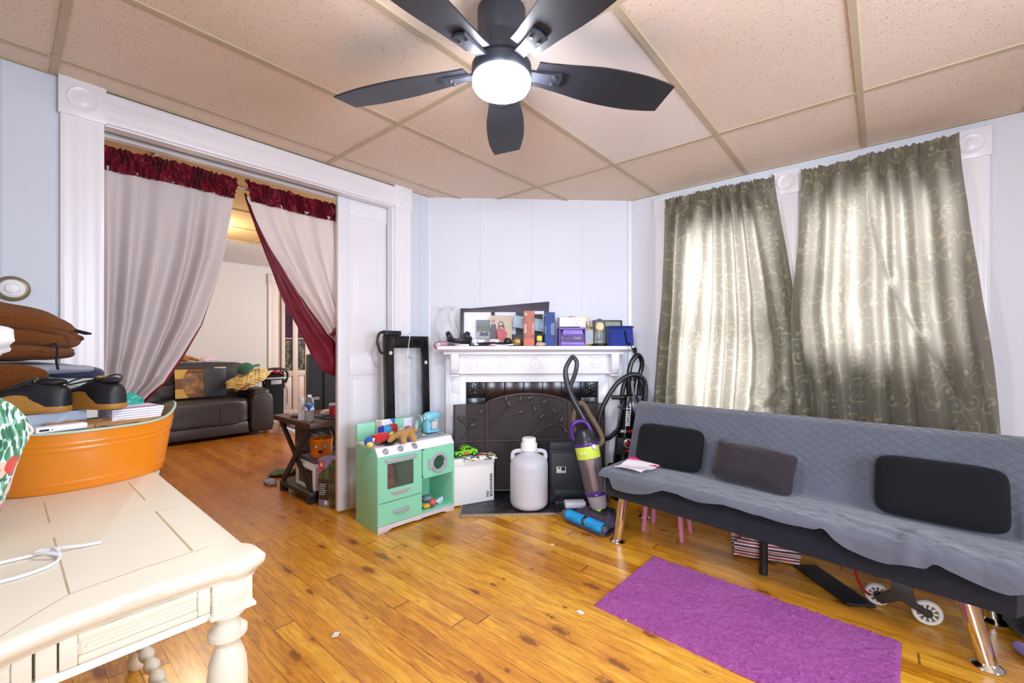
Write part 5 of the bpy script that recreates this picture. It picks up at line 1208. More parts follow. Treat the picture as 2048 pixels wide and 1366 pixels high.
g = MB(); cx, cz, R_, n = .437, .352, .062, 40
pts = [(cx+.0445*cos(2*PI*k/n), cz+.0445*sin(2*PI*k/n)) for k in range(n)]
bx_ = [(.313, .268), (W_-.003, .268), (W_-.003, .457), (.313, .457)]
def ray_rect(a):
    c_, s_ = cos(a), sin(a); t = min([((W_-.003-cx) if c_ > 0 else (.313-cx))/c_ if abs(c_) > 1e-6 else 9, ((.457-cz) if s_ > 0 else (.268-cz))/s_ if abs(s_) > 1e-6 else 9]); return (cx+c_*t, cz+s_*t)
ou = [ray_rect(2*PI*k/n) for k in range(n)]
A = [g._v((a, -.004, b)) for a, b in pts]; B = [g._v((a, -.004, b)) for a, b in ou]; C_ = [g._v((a, .010, b)) for a, b in pts]; Dv = [g._v((a, .010, b)) for a, b in ou]
for k in range(n):
    q = (k+1) % n; g._f([A[k], A[q], B[q], B[k]]); g._f([C_[k], Dv[k], Dv[q], C_[q]]); g._f([A[k], C_[k], C_[q], A[q]]); g._f([B[k], B[q], Dv[q], Dv[k]])
wdr = g.build('washer_panel', M_MINT, kt, ang=30)
g = MB(); prof = [(.044, .0), (.044, -.010), (.050, -.018), (.062, -.017), (.067, -.008), (.067, -.003)]
rings = [[g._v((cx+r*cos(2*PI*k/n), d, cz+r*sin(2*PI*k/n))) for k in range(n)] for r, d in prof]
for a, b in zip(rings, rings[1:]):
    for k in range(n): g._f([a[k], a[(k+1) % n], b[(k+1) % n], b[k]])
g.prism([(cx-.082, cz-.03), (cx-.058, cz-.034), (cx-.058, cz+.034), (cx-.082, cz+.03)], -.016, -.004, 'y', .003); g.prism([(cx+.046, cz-.028), (cx+.046, cz+.012), (cx+.036, cz+.005), (cx+.032, cz-.012)], -.016, -.006, 'y', .002); g.build('porthole_ring', M_GRY, wdr)
g = MB(); g.prism([(cx+.046*cos(2*PI*k/n), cz+.046*sin(2*PI*k/n)) for k in range(n)], .001, .003, 'y'); g.build('pane', glass('porthole_pane', '#5f8d70', .05, .35), wdr)
for x in (.058, .160, .262):
    g = MB(); g.m = Matrix.Translation((x, .012, .482)) @ Matrix.Rotation(math.radians(50), 4, 'X'); g.lathe([(.018, 0), (.019, .004), (.016, .008), (.007, .010), (.007, .010), (0, .010)], 24); g.box(-.004, .004, -.016, .016, .008, .018, .002); g.build('knob', M_SIL, kt)
for x, y in ((.09, .085), (.235, .10)):
    g = MB(); g.lathe([(.045, .508), (.046, .510), (.040, .512), (.028, .511), (.026, .5125), (0, .5125)], 28, (x, y, 0)); g.build('burner', M_SIL, kt)
g = MB(); sx0, sx1, sy0, sy1 = .335, .53, .075, .21
g.prism(rrect(sx0-.012, sx1+.012, sy0-.012, sy1+.05, .012), .508, .511, 'z', .001); 
g.box(sx0, sx1, sy0, sy1, .510, .5115); g.mi = 0
for a, b, c, d in ((sx0, sx0+.004, sy0, sy1), (sx1-.004, sx1, sy0, sy1), (sx0, sx1, sy0, sy0+.004), (sx0, sx1, sy1-.004, sy1)): g.box(a, b, c, d, .5115, .516, .001)
g.build('sink', M_SIL, kt)
g = MB(); g.tube([(.40, .235, .511), (.40, .235, .58), (.404, .225, .625), (.412, .20, .640), (.42, .175, .625), (.422, .17, .60)], .007, 12, smooth=5); g.cyl((.44, .235, .511), (.44, .235, .535), .009); g.tube([(.44, .235, .535), (.452, .22, .55)], .005); g.tube([(.40, .235, .56), (.412, .235, .62), (.425, .228, .64), (.44, .22, .63), (.448, .21, .60)], .006, 10, smooth=4); g.build('faucet', M_SIL, kt)
# toys on and in it
def K(name, label, cat, x, y, z, rz=0, group=None): return thing(name, label, cat, KW(x, y, z), KR+rz, group)
def ksolo(g, name, m, label, cat, x, y, z, rz=0, group=None): return tag(g.build(name, m, None, KW(x, y, z), (0, 0, KR+rz)), label, cat, group)
ZC = .5095
t_ = K('picture_book', 'white illustrated board book standing at the back of the play kitchen counter', 'book', .125, .243, ZC, 0); t_.rotation_euler = (-.12, 0, KR)
g = MB(); g.box(0, .135, 0, .006, 0, .125, .001); g.build('cover', mat('book_white', '#e6e6ee', .4), t_)
for nm, poly, c in (('blue_corner', [(.10, .125), (.135, .125), (.135, .085), (.118, .098)], '#2b6fc0'), ('tan_patch', [(0, .06), (0, .118), (.035, .122), (.04, .1), (.02, .075)], '#c3ab85'), ('lilac_patch', [(.01, .03), (.02, .07), (.045, .09), (.04, .04)], '#b98bd0')):
    g = MB(); g.prism(poly, -.0012, .001, 'y'); g.build(nm, mat(nm, c, .45), t_)
t_ = K('card', 'small white card with a magenta shape behind the toy sink', 'card', .335, .262, ZC); t_.rotation_euler = (-.05, 0, KR)
MB().box(0, .115, 0, .003, 0, .112).build('sheet', paper, t_)
mg = plastic('magenta', '#c2279c', .45)
g = MB(); g.box(-.016, .016, -.009, .009, 0, .05, .006); g.ball((-.011, 0, .053), .007, 8, 6); g.ball((.011, 0, .053), .007, 8, 6); ksolo(g, 'toy_bear', mg, 'tiny magenta bear-shaped toy behind the sink of the play kitchen', 'toy', .355, .245, .5118)
g = MB(); g.ball((0, 0, .028), (.026, .03, .028), 16, 10, 1, .12, 3, 4); ksolo(g, 'plush_ball', fabric('pale_plush', '#f0dfe2', .12, 250), 'pale pink and white plush ball behind the tan teddy', 'plush toy', .285, .215, .5135)
g = MB(); g.ball((0, 0, .02), (.06, .022, .02), 20, 10, 1, .3, 6, 3); ksolo(g, 'plush_toy', fabric('coral_plush', '#dd4f63', .25, 250), 'coral pink plush lying behind the tan teddy on the play kitchen', 'plush toy', .235, .238, .5135, .1)
# parrot plush along the left of the counter
pr = K('parrot_plush', 'red plush parrot with blue face and green tail on the toy counter', 'plush toy', .012, .085, ZC+.001, .46); pr.scale = (1.3, 1.3, 1.3)
rd = fabric('red_plush', '#d0232b', .2, 260); bl_ = fabric('blue_plush', '#2a5fb5', .2, 260); yw = fabric('yellow_plush', '#f0d868', .15, 260); gr = fabric('green_plush', '#2f9e4c', .2, 260)
g = MB(); g.tube([(.0, 0, .03), (.05, .0, .028), (.10, .0, .025), (.13, .0, .02)], [.022, .026, .024, .018], 14, smooth=4); g.build('body', rd, pr)
g = MB(); g.ball((-.022, 0, .026), (.026, .024, .025), 16, 10); h_ = g.build('head', bl_, pr)
g = MB(); g.ball((-.036, -.012, .018), (.018, .016, .014), 12, 8); g.build('beak', yw, h_)
g = MB(); g.ball((-.018, -.020, .035), (.011, .006, .010), 12, 8); e_ = g.build('eye', fabric('white_plush', '#efe3de', .05), h_)
g = MB(); g.ball((-.018, -.0255, .035), .004, 8, 6); g.build('pupil', ink, e_)
g = MB(); g.tube([(.125, .0, .02), (.16, .002, .022), (.20, .006, .018)], [.016, .022, .012], 12, smooth=4); g.build('tail', gr, pr)
g = MB(); 
for k in range(5): g.ball((.125+.012*cos(k*2*PI/5), -.018, .026+.012*sin(k*2*PI/5)), (.010, .007, .010), 8, 6)
g.build('wing_tip', yw, pr)
tb = K('teddy', 'tan plush teddy sprawled face down over the toy burners', 'plush toy', .228, .088, ZC+.006, .25); tb.scale = (1.22, 1.22, 1.22)
tn = fabric('tan_plush', '#bd8f52', .18, 260, .5)
g = MB(); g.ball((0, .0, .030), (.058, .036, .028), 20, 12); g.ball((.062, .012, .030), (.032, .03, .028), 16, 10); g.ball((.072, -.014, .044), .011, 10, 8); g.ball((.072, .036, .046), .011, 10, 8)
for a, b in (((-.03, -.02, .025), (-.058, -.06, .012)), ((.02, -.026, .025), (.0, -.075, .012)), ((-.04, .02, .025), (-.085, .01, .012)), ((.04, .02, .025), (.05, .055, .013))): g.tube([a, ((a[0]+b[0])/2, (a[1]+b[1])/2, .026), b], [.018, .017, .014], 12, smooth=4); g.ball(b, (.016, .016, .012), 12, 8)
g.build('body', tn, tb)
pn = K('toy_pan', 'small black toy frying pan on the front burner of the play kitchen', 'toy pan', .108, .055, .5132, .3)
g = MB(); g.lathe([(0, 0), (.030, 0), (.036, .010), (.038, .014), (.034, .013), (.028, .004), (0, .004)], 28); g.build('bowl', M_GB, pn)
g = MB(); g.tube([(.035, 0, .012), (.075, .0, .018)], .005, 8, flat=.6); g.build('handle', M_GB, pn)
for nm, lb_, m, x, y, z, sz, rot in (('toy_block', 'red toy block standing before the picture book', plastic('deep_red', '#b22a2a', .5), .228, .222, ZC, (.027, .018, .046), .2), ('toy_block', 'bright blue toy bag shape before the picture book', plastic('azure', '#2090cc', .5), .18, .212, ZC, (.026, .016, .044), -.35), ('toy_block', 'dark blue toy block between the lilac patch and the bright blue one', plastic('deep_blue', '#1d3fa8', .5), .145, .218, ZC, (.022, .015, .044), .4)):
    g = MB(); g.box(-sz[0], sz[0], -sz[1], sz[1], 0, sz[2]*2, .007); g.tube([(-.008, 0, sz[2]*2-.003), (0, 0, sz[2]*2+.008), (.01, 0, sz[2]*2-.003)], .002, 6, smooth=3); ksolo(g, nm, m, lb_, 'toy', x, y, z, rot, 'toy blocks on the play kitchen')
g = MB(); g.ball((0, 0, .018), (.032, .024, .018), 14, 8, 1, .2, 4); ksolo(g, 'plush_scrap', fabric('sea_green', '#4f9f78', .2, 250), 'sea green cloth scrap behind the parrot', 'cloth', .085, .225, ZC+.001)
g = MB(); g.ball((0, 0, .012), (.045, .02, .012), 14, 8, 1, .2, 5); ksolo(g, 'plush_scrap', fabric('mid_blue', '#3566b0', .2, 250), 'mid blue cloth scrap under the dark blue toy block', 'cloth', .15, .18, ZC+.001)
for i, (x, y) in enumerate(((.325, .10), (.40, .12))):
    g = MB(); g.ball((0, 0, .006), (.016 if i else .009, .011, .006), 12, 8, 1, .25, i); ksolo(g, 'play_food', mat('pale_yellow_food', '#e6dba0', .6), ('crumb of pale play food beside the toy sink', 'pale yellow play food lying in the toy sink')[i], 'play food', x, y, .5095 if i == 0 else .5125, 0)
mx_ = K('toy_mixer', 'pale blue toy stand mixer with clear bowl at the end of the counter', 'toy mixer', .505, .19, .5175, .12)
M_SKY = plastic('sky_blue', '#83cfe2', .3)
g = MB(); g.prism(rrect(-.05, .06, -.034, .034, .02), 0, .014, 'z', .004); g.prism([(-.05, .012), (-.05, .085), (-.018, .085), (-.022, .05), (-.012, .012)], -.022, .022, 'y', .008); g.build('stand', M_SKY, mx_)
g = MB(); g.ball((.008, 0, .108), (.068, .038, .034), 26, 14, .75); g.build('head', M_SKY, mx_)
g = MB(); g.lathe([(.028, .075), (.031, .078), (.031, .086), (.0, .086)], 24, (.03, 0, 0)); g.build('collar', M_WHT, mx_)
g = MB(); g.lathe([(.020, .015), (.027, .02), (.032, .045), (.033, .073)], 28, (.03, 0, 0), caps=False); g.build('bowl', glass('mixer_bowl', '#f4efee', .06, .6), mx_)
g = MB(); g.ball((-.055, 0, .102), (.008, .012, .012), 12, 8); g.build('knob', M_WHT, mx_)
# inside the oven and the open cubby
for nm, lb_, c, x, y, z, s_, e_ in (('toy_pot', 'orange toy pot inside the play oven', '#d0562f', .13, .13, .181, (.05, .05, .055), .6), ('toy_cup', 'red toy cup at the back of the play oven', '#b5392e', .17, .20, .181, (.045, .04, .085), .5), ('toy_bowl', 'light blue toy bowl at the front of the play oven', '#6aa5cf', .10, .055, .181, (.034, .03, .016), .8), ('toy_spatula', 'salmon toy food piece in the middle of the play oven', '#e08563', .135, .06, .2145, (.03, .02, .008), .8)):
    g = MB(); g.ball((0, 0, s_[2]), s_, 18, 10, e_, .06, 2)
    if nm == 'toy_bowl': pass
    ksolo(g, nm, plastic('c'+c, c, .4), lb_, 'toy', x, y, z+.0005 if nm != 'toy_spatula' else .2145)
for nm, lb_, c, x, y, s_, e_, z in (('toy_box', 'purple toy box at the back of the play kitchen cubby', '#a1218f', .385, .17, (.03, .02, .022), .4, .0485), ('toy_bowl', 'grey toy bowl in the play kitchen cubby', '#8d97a8', .445, .15, (.036, .033, .022), .8, .0485), ('toy_fruit', 'coral toy apple in the play kitchen cubby', '#e8615e', .43, .055, (.024, .024, .022), 1, .0485), ('toy_bird', 'white and blue toy bird at the right of the cubby', '#cfe3ea', .485, .05, (.022, .013, .020), .9, .0485), ('toy_flower', 'orange yellow toy flower at the cubby opening', '#efb23a', .372, .045, (.024, .018, .015), .9, .0485), ('toy_leaf', 'lime green toy leaf at the left of the cubby', '#a6c94a', .352, .085, (.028, .02, .012), .9, .0485), ('toy_scrap', 'dark green toy scrap at the front of the cubby', '#2f6b58', .40, .022, (.014, .006, .008), .8, .0485)):
    g = MB(); g.ball((0, 0, s_[2]), s_, 18, 10, e_, .08, 3)
    if nm == 'toy_fruit': g.tube([(0, 0, .042), (.003, 0, .052)], .002, 6)
    if nm == 'toy_bird': g.ball((.016, 0, .036), (.011, .01, .01), 10, 8); g.tube([(-.018, 0, .02), (-.036, 0, .03)], [.01, .004], 8); g.tube([(.0, -.013, .022), (-.012, -.02, .03)], [.009, .003], 8)
    if nm == 'toy_flower':
        for k in range(5): g.ball((.02*cos(k*1.26), .018*sin(k*1.26), .016), (.011, .010, .009), 8, 6)
    ksolo(g, nm, plastic('c'+c, c, .45), lb_, 'toy', x, y, z)

# ---- black framed glass panel leaning behind the play kitchen
bp = thing('framed_glass', 'tall black frame with dirty clear glass leaning behind the play kitchen', 'glass panel', (0, 0, 0))
bp.matrix_world = Matrix.Translation((-2.580, 1.71, 0)) @ Matrix.Rotation(PI/2, 4, 'Z') @ Matrix.Rotation(math.radians(-2.1), 4, 'X')
M_LACQ = mat('black_lacquer', '#131114', .22, var=.3, vs=3); fw, fh = .385, 1.195
g = MB()
for a, b, c, d in ((0, .077, 0, fh), (fw-.062, fw, 0, fh), (.077, fw-.062, fh-.085, fh), (.077, fw-.062, 0, .10)): g.box(a, b, -.011, .011, c, d, .003)
g.build('frame', M_LACQ, bp)
def dirty():
    t = NT('dirty_glass'); n = t.noise(t.co(), 14, 5); tr = t.n('ShaderNodeBsdfTransparent', i_Color=(1, 1, 1, 1)); gl = t.n('ShaderNodeBsdfGlossy', i_Roughness=.05); df = t.n('ShaderNodeBsdfDiffuse', i_Color=lin('#d9dcd6'))
    a = t.n('ShaderNodeMixShader', i_Fac=.03); t.put(a.inputs[1], tr.outputs[0]); t.put(a.inputs[2], gl.outputs[0]); b = t.n('ShaderNodeMixShader'); t.put(b.inputs[0], t.m('MULTIPLY', t.m('SUBTRACT', n, .42, clamp=True), .5)); t.put(b.inputs[1], a.outputs[0]); t.put(b.inputs[2], df.outputs[0]); t.put(t.out.inputs['Surface'], b.outputs[0]); return t.mat
MB().box(.077, fw-.062, -.002, .002, .10, fh-.085).build('pane', dirty(), bp)
for x, z in ((.05, 1.075), (fw-.03, 1.0)):
    g = MB(); g.prism(circ(.0135, 24, (x, z)), -.0125, -.0105, 'y'); g.build('sticker', mat('grey_dot', '#c9c9cb', .5), bp)
def onbp(x, y, z): return tuple(bp.matrix_world @ V((x, y, z)))
g = MB(); g.tube([(0, .014, .0), (0, .0145, .012), (0, .0, .0165), (0, -.0145, .012), (-.012, -.015, -.05), (-.024, -.016, -.115), (-.03, -.017, -.14), (-.012, -.018, -.158), (.006, -.02, -.152)], .0022, 6, smooth=4)
g.tube([(-.024, -.016, -.13), (-.006, -.018, -.165), (.02, -.020, -.162), (.032, -.02, -.14), (.03, -.018, -.132)], .0022, 6, smooth=4); o = g.build('wire_hook', M_BRUSH, None); o.matrix_world = bp.matrix_world @ Matrix.Translation((.215, 0, fh)); tag(o, 'bent silver wire hook hanging over the black framed glass', 'hook')
cb = thing('cable_pouch', 'black pouch with a cable loop on the top corner of the black frame', 'pouch', (0, 0, 0)); cb.matrix_world = bp.matrix_world @ Matrix.Translation((0, 0, fh))
g = MB(); g.box(.006, .14, -.02, .02, .001, .036, .008); g.build('pouch', M_SB, cb)
g = MB(); g.tube([(.01, -.0, .03), (-.03, -.0, .012), (-.045, .0, -.04), (-.03, .0, -.10), (-.008, .0, -.125)], .009, 10, smooth=6); g.build('cable_loop', M_SB, cb)
# ------------------------------------------------------------------ cream desk and what lies on it
M_CREAM = mat('cream_paint', '#e7dfca', .36, var=.035, vs=5, spec=.5); M_CRD = mat('cream_glaze', '#c4b08c', .5, var=.15, vs=20)
dk_ = thing('desk', 'large cream painted desk with turned legs and drawers in the near corner', 'desk', (0, 0, 0))
ZD = .687; X0, X1, Y0, Y1 = -2.035, -1.02, -1.15, .345
def outline(off=0):
    o = []
    def edge(a, b, nrm, wav, n):                       # serpentine run with eared corners
        for k in range(n):
            t = k/n; x = lerp(a[0], b[0], t); y = lerp(a[1], b[1], t); w = wav(t)
            o.append((x+nrm[0]*(w+off), y+nrm[1]*(w+off)))
    def wv(L):
        def f(t):
            d = min(t, 1-t)*L
            if d < .05: return .026
            if d < .085: return lerp(.026, .010, sst(.05, .085, d))
            return .010-.0*d
        return f
    def wf(L):                                         # drawer side: gentle bow between corner and drawer bays
        def f(t):
            d = (1-t)*L; e = min(t, 1-t)*L
            if e < .045: return .026
            return .010+.022*sst(.045, .10, e)*sst(.0, .2, e)*(1 if .07 < d < .265 else 0)*0+.006+.016*math.sin(PI*min(max((d-.05)/.25, 0), 1))*(-.6)+.02*sst(.28, .38, d)
        return f
    edge((X1, Y0), (X1, Y1), (1, 0), wf(Y1-Y0), 90); edge((X1, Y1), (X0, Y1), (0, 1), wv(X1-X0), 50)
    edge((X0, Y1), (X0, Y0), (-1, 0), wv(Y1-Y0), 40); edge((X0, Y0), (X1, Y0), (0, -1), wv(X1-X0), 30)
    return o
g = MB()
prof = [(-.03, ZD-.045), (-.022, ZD-.045), (-.016, ZD-.036), (-.006, ZD-.030), (.0, ZD-.022), (.002, ZD-.010), (-.004, ZD-.003), (-.014, ZD)]
rings = [[g._v((a, b, z)) for a, b in outline(o_)] for o_, z in prof]
n = len(rings[0])
for a, b in zip(rings, rings[1:]):
    for k in range(n): g._f([a[k], a[(k+1) % n], b[(k+1) % n], b[k]])
g._f(rings[-1]); g._f(rings[0][::-1]); g.build('top', M_CREAM, dk_, ang=50)
g = MB(); zt = ZD+.0004
def ln(pts, w=.003):
    for (ax_, ay), (bx2, by) in zip(pts, pts[1:]):
        d = V((bx2-ax_, by-ay)); d.normalize(); nx, ny = -d.y*w/2, d.x*w/2
        vs = [g._v(p) for p in ((ax_+nx, ay+ny, zt), (bx2+nx, by+ny, zt), (bx2-nx, by-ny, zt), (ax_-nx, ay-ny, zt))]; g._f(vs)
ln([(-1.795, .079), (-1.58, .079)]); ln([(-1.45, .079), (-1.10, .079)]); ln([(-1.85, .267), (-1.60, .267)]); ln([(-1.47, .267), (-1.13, .267)], .004)
ln([(-1.125, .30), (-1.118, .18), (-1.10, .079)], .0014); ln([(-1.10, .079), (-1.065, .04), (-1.02, -.001), (-.995, -.05)], .0016); ln([(-1.471, .267), (-1.471, .31)], .0015)
g.build('inlay', M_CRD, dk_)
ZA = .590
def panel_x(mb, x, y0, y1, z0, z1):                    # framed recessed panel facing +x
    mb.box(x-.02, x, y0, y1, z0, z1, .002)
    for a, b, c, d in ((y0, y0+.022, z0, z1), (y1-.022, y1, z0, z1), (y0+.022, y1-.022, z0, z0+.014), (y0+.022, y1-.022, z1-.014, z1)): mb.box(x, x+.006, a, b, c, d, .0025)
    mb.box(x, x+.003, y0+.032, y1-.032, z0+.022, z1-.022, .0025)
g = MB()
for (a, b) in (((X0+.02, Y0+.05), (X1-.02, Y0+.07)), ((X0+.02, Y1-.06), (X1-.06, Y1-.035))): g.box(a[0], b[0], a[1], b[1], ZA, ZD-.04)
g.box(X0+.03, X0+.055, Y0+.06, Y1-.05, ZA, ZD-.04); g.box(X1-.075, X1-.034, Y0+.06, Y1-.05, ZA, ZD-.04)
g.box(X1-.05, X1-.012, .035, .06, ZA-.004, ZD-.042, .003); g.box(X1-.05, X1-.012, -.60, -.585, ZA-.004, ZD-.042, .003)
g.prism([(X1-.052, ZA-.012), (X1-.006, ZA-.012), (X1-.012, ZA), (X1-.052, ZA)], Y0+.06, Y1-.07, 'y', .002)
g.build('apron', M_CREAM, dk_)
for a, b in ((.062, .274), (-.58, .032), (-1.08, -.605)):
    g = MB(); panel_x(g, X1-.014, a, b, ZA+.002, ZD-.044); g.build('drawer', M_CREAM, dk_)
def dleg(x, y):
    g = MB(); b = .036
    g.box(x-b, x+b, y-b, y+b, ZA-.008, ZD-.042, .003)
    for (dx, dy) in ((1, 0), (0, 1), (-1, 0), (0, -1)):
        if dx: g.box(x+dx*b-.0025, x+dx*b+.0025, y-.024, y+.024, ZA+.012, ZD-.056, .002)
        else: g.box(x-.024, x+.024, y+dy*b-.0025, y+dy*b+.0025, ZA+.012, ZD-.056, .002)
    g.box(x-b-.006, x+b+.006, y-b-.006, y+b+.006, ZA-.012, ZA-.004, .003)
    g.lathe([(.026, .582), (.032, .574), (.032, .566), (.022, .556), (.021, .548), (.028, .538), (.036, .530), (.036, .520), (.026, .510), (.022, .502), (.026, .490), (.034, .465), (.037, .43), (.036, .37), (.030, .27), (.024, .19), (.024, .18), (.032, .172), (.032, .160), (.024, .152)], 32, (x, y, 0))
    g.box(x-.03, x+.03, y-.03, y+.03, .065, .152, .004); g.lathe([(.02, 0), (.028, .012), (.03, .03), (.022, .05), (.025, .066)], 24, (x, y, 0)); g.build('leg', M_CREAM, dk_)
lx0, lx1, ly0, ly1 = X0+.05, X1-.034, Y0+.08, Y1-.034
for x in (lx0, lx1):
    for y in (ly0, ly1): dleg(x, y)
def turned(p, q):
    g = MB(); p, q = V(p), V(q); L = (q-p).length; N = 90; d = (q-p)/L
    pts = [p+d*L*k/N for k in range(N+1)]; R = [.011+.011*abs(sin(PI*(k/N)*L/.075))**1.3*(1 if .04 < k/N < .96 else .3) for k in range(N+1)]
    g.tube(pts, R, 14); g.build('stretcher', M_CREAM, dk_)
turned((lx0, ly0+.03, .11), (lx0, ly1-.03, .11)); turned((lx0+.03, ly1, .11), (lx1-.03, ly1, .11)); turned((lx0+.03, ly0, .11), (lx1-.03, ly0, .11))
# white cord tied in a knot
g = MB(); z = ZD+.0042
g.tube([(-1.33, -.30, z), (-1.35, -.05, z), (-1.352, .0, z), (-1.35, .04, z), (-1.348, .065, z+.004), (-1.337, .095, z+.003), (-1.33, .12, z), (-1.325, .145, z)], .0033, 8, smooth=6)
g.tube([(-1.23, -.22, z), (-1.243, -.02, z), (-1.245, .03, z), (-1.262, .065, z), (-1.295, .078, z), (-1.335, .075, z+.007), (-1.36, .06, z+.003), (-1.345, .045, z+.004), (-1.32, .06, z+.008), (-1.30, .08, z+.003)], .0033, 8, smooth=6)
tag(g.build('tied_string', mat('white_rope', '#ecebf0', .7, bump=.4, bs=700), None), 'thin white cord tied in a knot lying on the cream desk', 'cord')

# ---- orange oval tub
TC = V((-1.985, .187, ZD+.0008)); TA = 1.722
tu = thing('party_tub', 'orange oval metal tub full of papers on the cream desk', 'tub', tuple(TC), TA)
M_ORG = mat('orange_enamel', '#e0841c', .22, var=.05, vs=4, spec=.55); M_TUBIN = mat('tub_inside', '#cbb08a', .4, var=.12); M_LIP = mat('tub_lip', '#b9c6b0', .35)
a0, b0, sR, hr = .198, .114, 1.183, .181
def tubp(u, v, inn=0):
    ph = 2*PI*u; k = lerp(1, sR, v**.9)-inn; up = .049*abs(cos(ph))**6
    rib = .0025*(math.exp(-((v-.80)/.012)**2)+math.exp(-((v-.70)/.012)**2)+math.exp(-((v-.13)/.012)**2))
    q = 1 if v > 0 else .985
    return ((a0*k+rib)*cos(ph)*q, (b0*k+rib)*sin(ph)*q, v*(hr+up))
g = MB(); g.mi = 0; g.grid(lambda u, v: tubp(u, v), 96, 44, wrap=True); g.mi = 1; g.grid(lambda u, v: tubp(u, 1-v, .02), 96, 20, wrap=True)
g.mi = 0; g.prism([tubp(k/96, 0)[:2] for k in range(96)], 0, .004, 'z'); g.build('shell', [M_ORG, M_TUBIN], tu, ang=60)
g = MB(); g.tube([tubp(k/96, 1) for k in range(96)], .0042, 8, closed=True); g.build('rim', M_LIP, tu)
g = MB(); g.tube([(tubp(k/96, .985)[0]*.985, tubp(k/96, .985)[1]*.985, tubp(k/96, 1)[2]+.003) for k in range(96)], .0022, 6, closed=True); g.build('rim_line', mat('rim_grey', '#5c6660', .4), tu)
def inT(x, y, z): return (TC.x+x*cos(TA)-y*sin(TA), TC.y+x*sin(TA)+y*cos(TA), z)
M_KRAFT = mat('kraft', '#b58a5c', .75, var=.12, vs=9)
g = MB(); g.prism([(.165*cos(2*PI*k/40)+.0, .085*sin(2*PI*k/40)) for k in range(40)], 0, .12, 'z', .003); g.prism([(.185*cos(2*PI*k/40), .105*sin(2*PI*k/40)) for k in range(11, 30)], .121, .172, 'z', .003); g.prism([(.205*cos(2*PI*k/40)-.002, .118*sin(2*PI*k/40)) for k in range(10, 21)]+[(-.205, -.018), (-.004, .004)], .173, .226, 'z', .002); tag(g.build('document_box', mat('pale_blue_card2', '#c3cddd', .6, var=.05), None, inT(.0, 0, ZD+.006), (0, 0, TA)), 'pale grey blue box of documents filling the orange tub', 'box')
g = MB()
for k in range(13):
    g.at((.004*nz(k, 1), .006*nz(k, 2), .121+k*.0078), (.02*nz(k, 5), .03*nz(k, 6), .08*nz(k, 3))); g.box(-.065, .05+.0022*k, -.062, .075, 0, .0066, .0008)
g.at(); ps = g.build('paper_stack', mat('stacked_paper', '#eeebf2', .55, var=.05, vs=40), None, inT(.105, -.005, ZD+.007), (.0, .0, TA)); tag(ps, 'stack of white papers at the high end of the orange tub', 'papers')
g = MB(); g.at((.0, .0, .223), (0, 0, .03)); g.box(-.05, .065, -.055, -.035, 0, .0006); g.build('pink_heading', mat('pink_print', '#dd86c4', .5, var=.4, vs=60), ps)
def krf(name, label, poly, z0, z1, x, y, z, rot, prt=None):
    g = MB(); g.grid(lambda u, v: (lerp(poly[0][0], poly[1][0], u)*(1-v)+lerp(poly[3][0], poly[2][0], u)*v, lerp(poly[0][1], poly[1][1], u)*(1-v)+lerp(poly[3][1], poly[2][1], u)*v, lerp(z0, z1, v)+.006*nz(u*5, v*5, len(label))), 14, 10, th=.004)
    o = g.build(name, M_KRAFT, None, inT(x, y-.004, z), (0, 0, TA+rot)); tag(o, label, 'envelope')
    if prt:
        h = MB()
        for k in range(5): h.at((prt[0]+.012*k, prt[1], lerp(z0, z1, .5)+.007), (0, 0, .4*k)); h.box(-.006, .006, -.004, .004, 0, .001)
        h.build('red_print', mat('brick_print', '#a5402c', .6), o)
    return o
krf('kraft_bag', 'brown kraft paper bag with red print in the orange tub', [(-.05, -.02), (.06, -.025), (.055, .045), (-.045, .05)], .0, .022, -.06, -.078, ZD+.183, .05, (-.03, .005))
krf('kraft_envelope', 'long brown kraft envelope against the rim of the orange tub', [(-.085, -.02), (.10, -.015), (.10, .04), (-.08, .04)], .0, .016, .075, -.072, ZD+.186, .06)
wbx = thing('white_gadget', 'small white rounded gadget box at the rim of the orange tub', 'gadget', inT(-.085, -.098, ZD+.186), TA+.02)
g = MB(); g.box(-.058, .055, -.018, .016, .0, .019, .006); g.build('case', plastic('gadget_white', '#f3f0f6', .3), wbx)
g = MB(); g.box(-.05, -.03, -.0186, -.017, .006, .012); g.box(-.025, -.022, -.0186, -.017, .008, .011); g.build('print', ink, wbx)
g = MB(); g.ball((0, 0, .03), (.05, .035, .03), 20, 12, .9, .35, 7, 2.4); tag(g.build('teal_wrapper', glass('teal_film', '#4fc3b0', .1, .6), None, inT(.12, .088, ZD+.205), (0, 0, TA)), 'crumpled teal plastic wrapper behind the papers in the tub', 'wrapper')

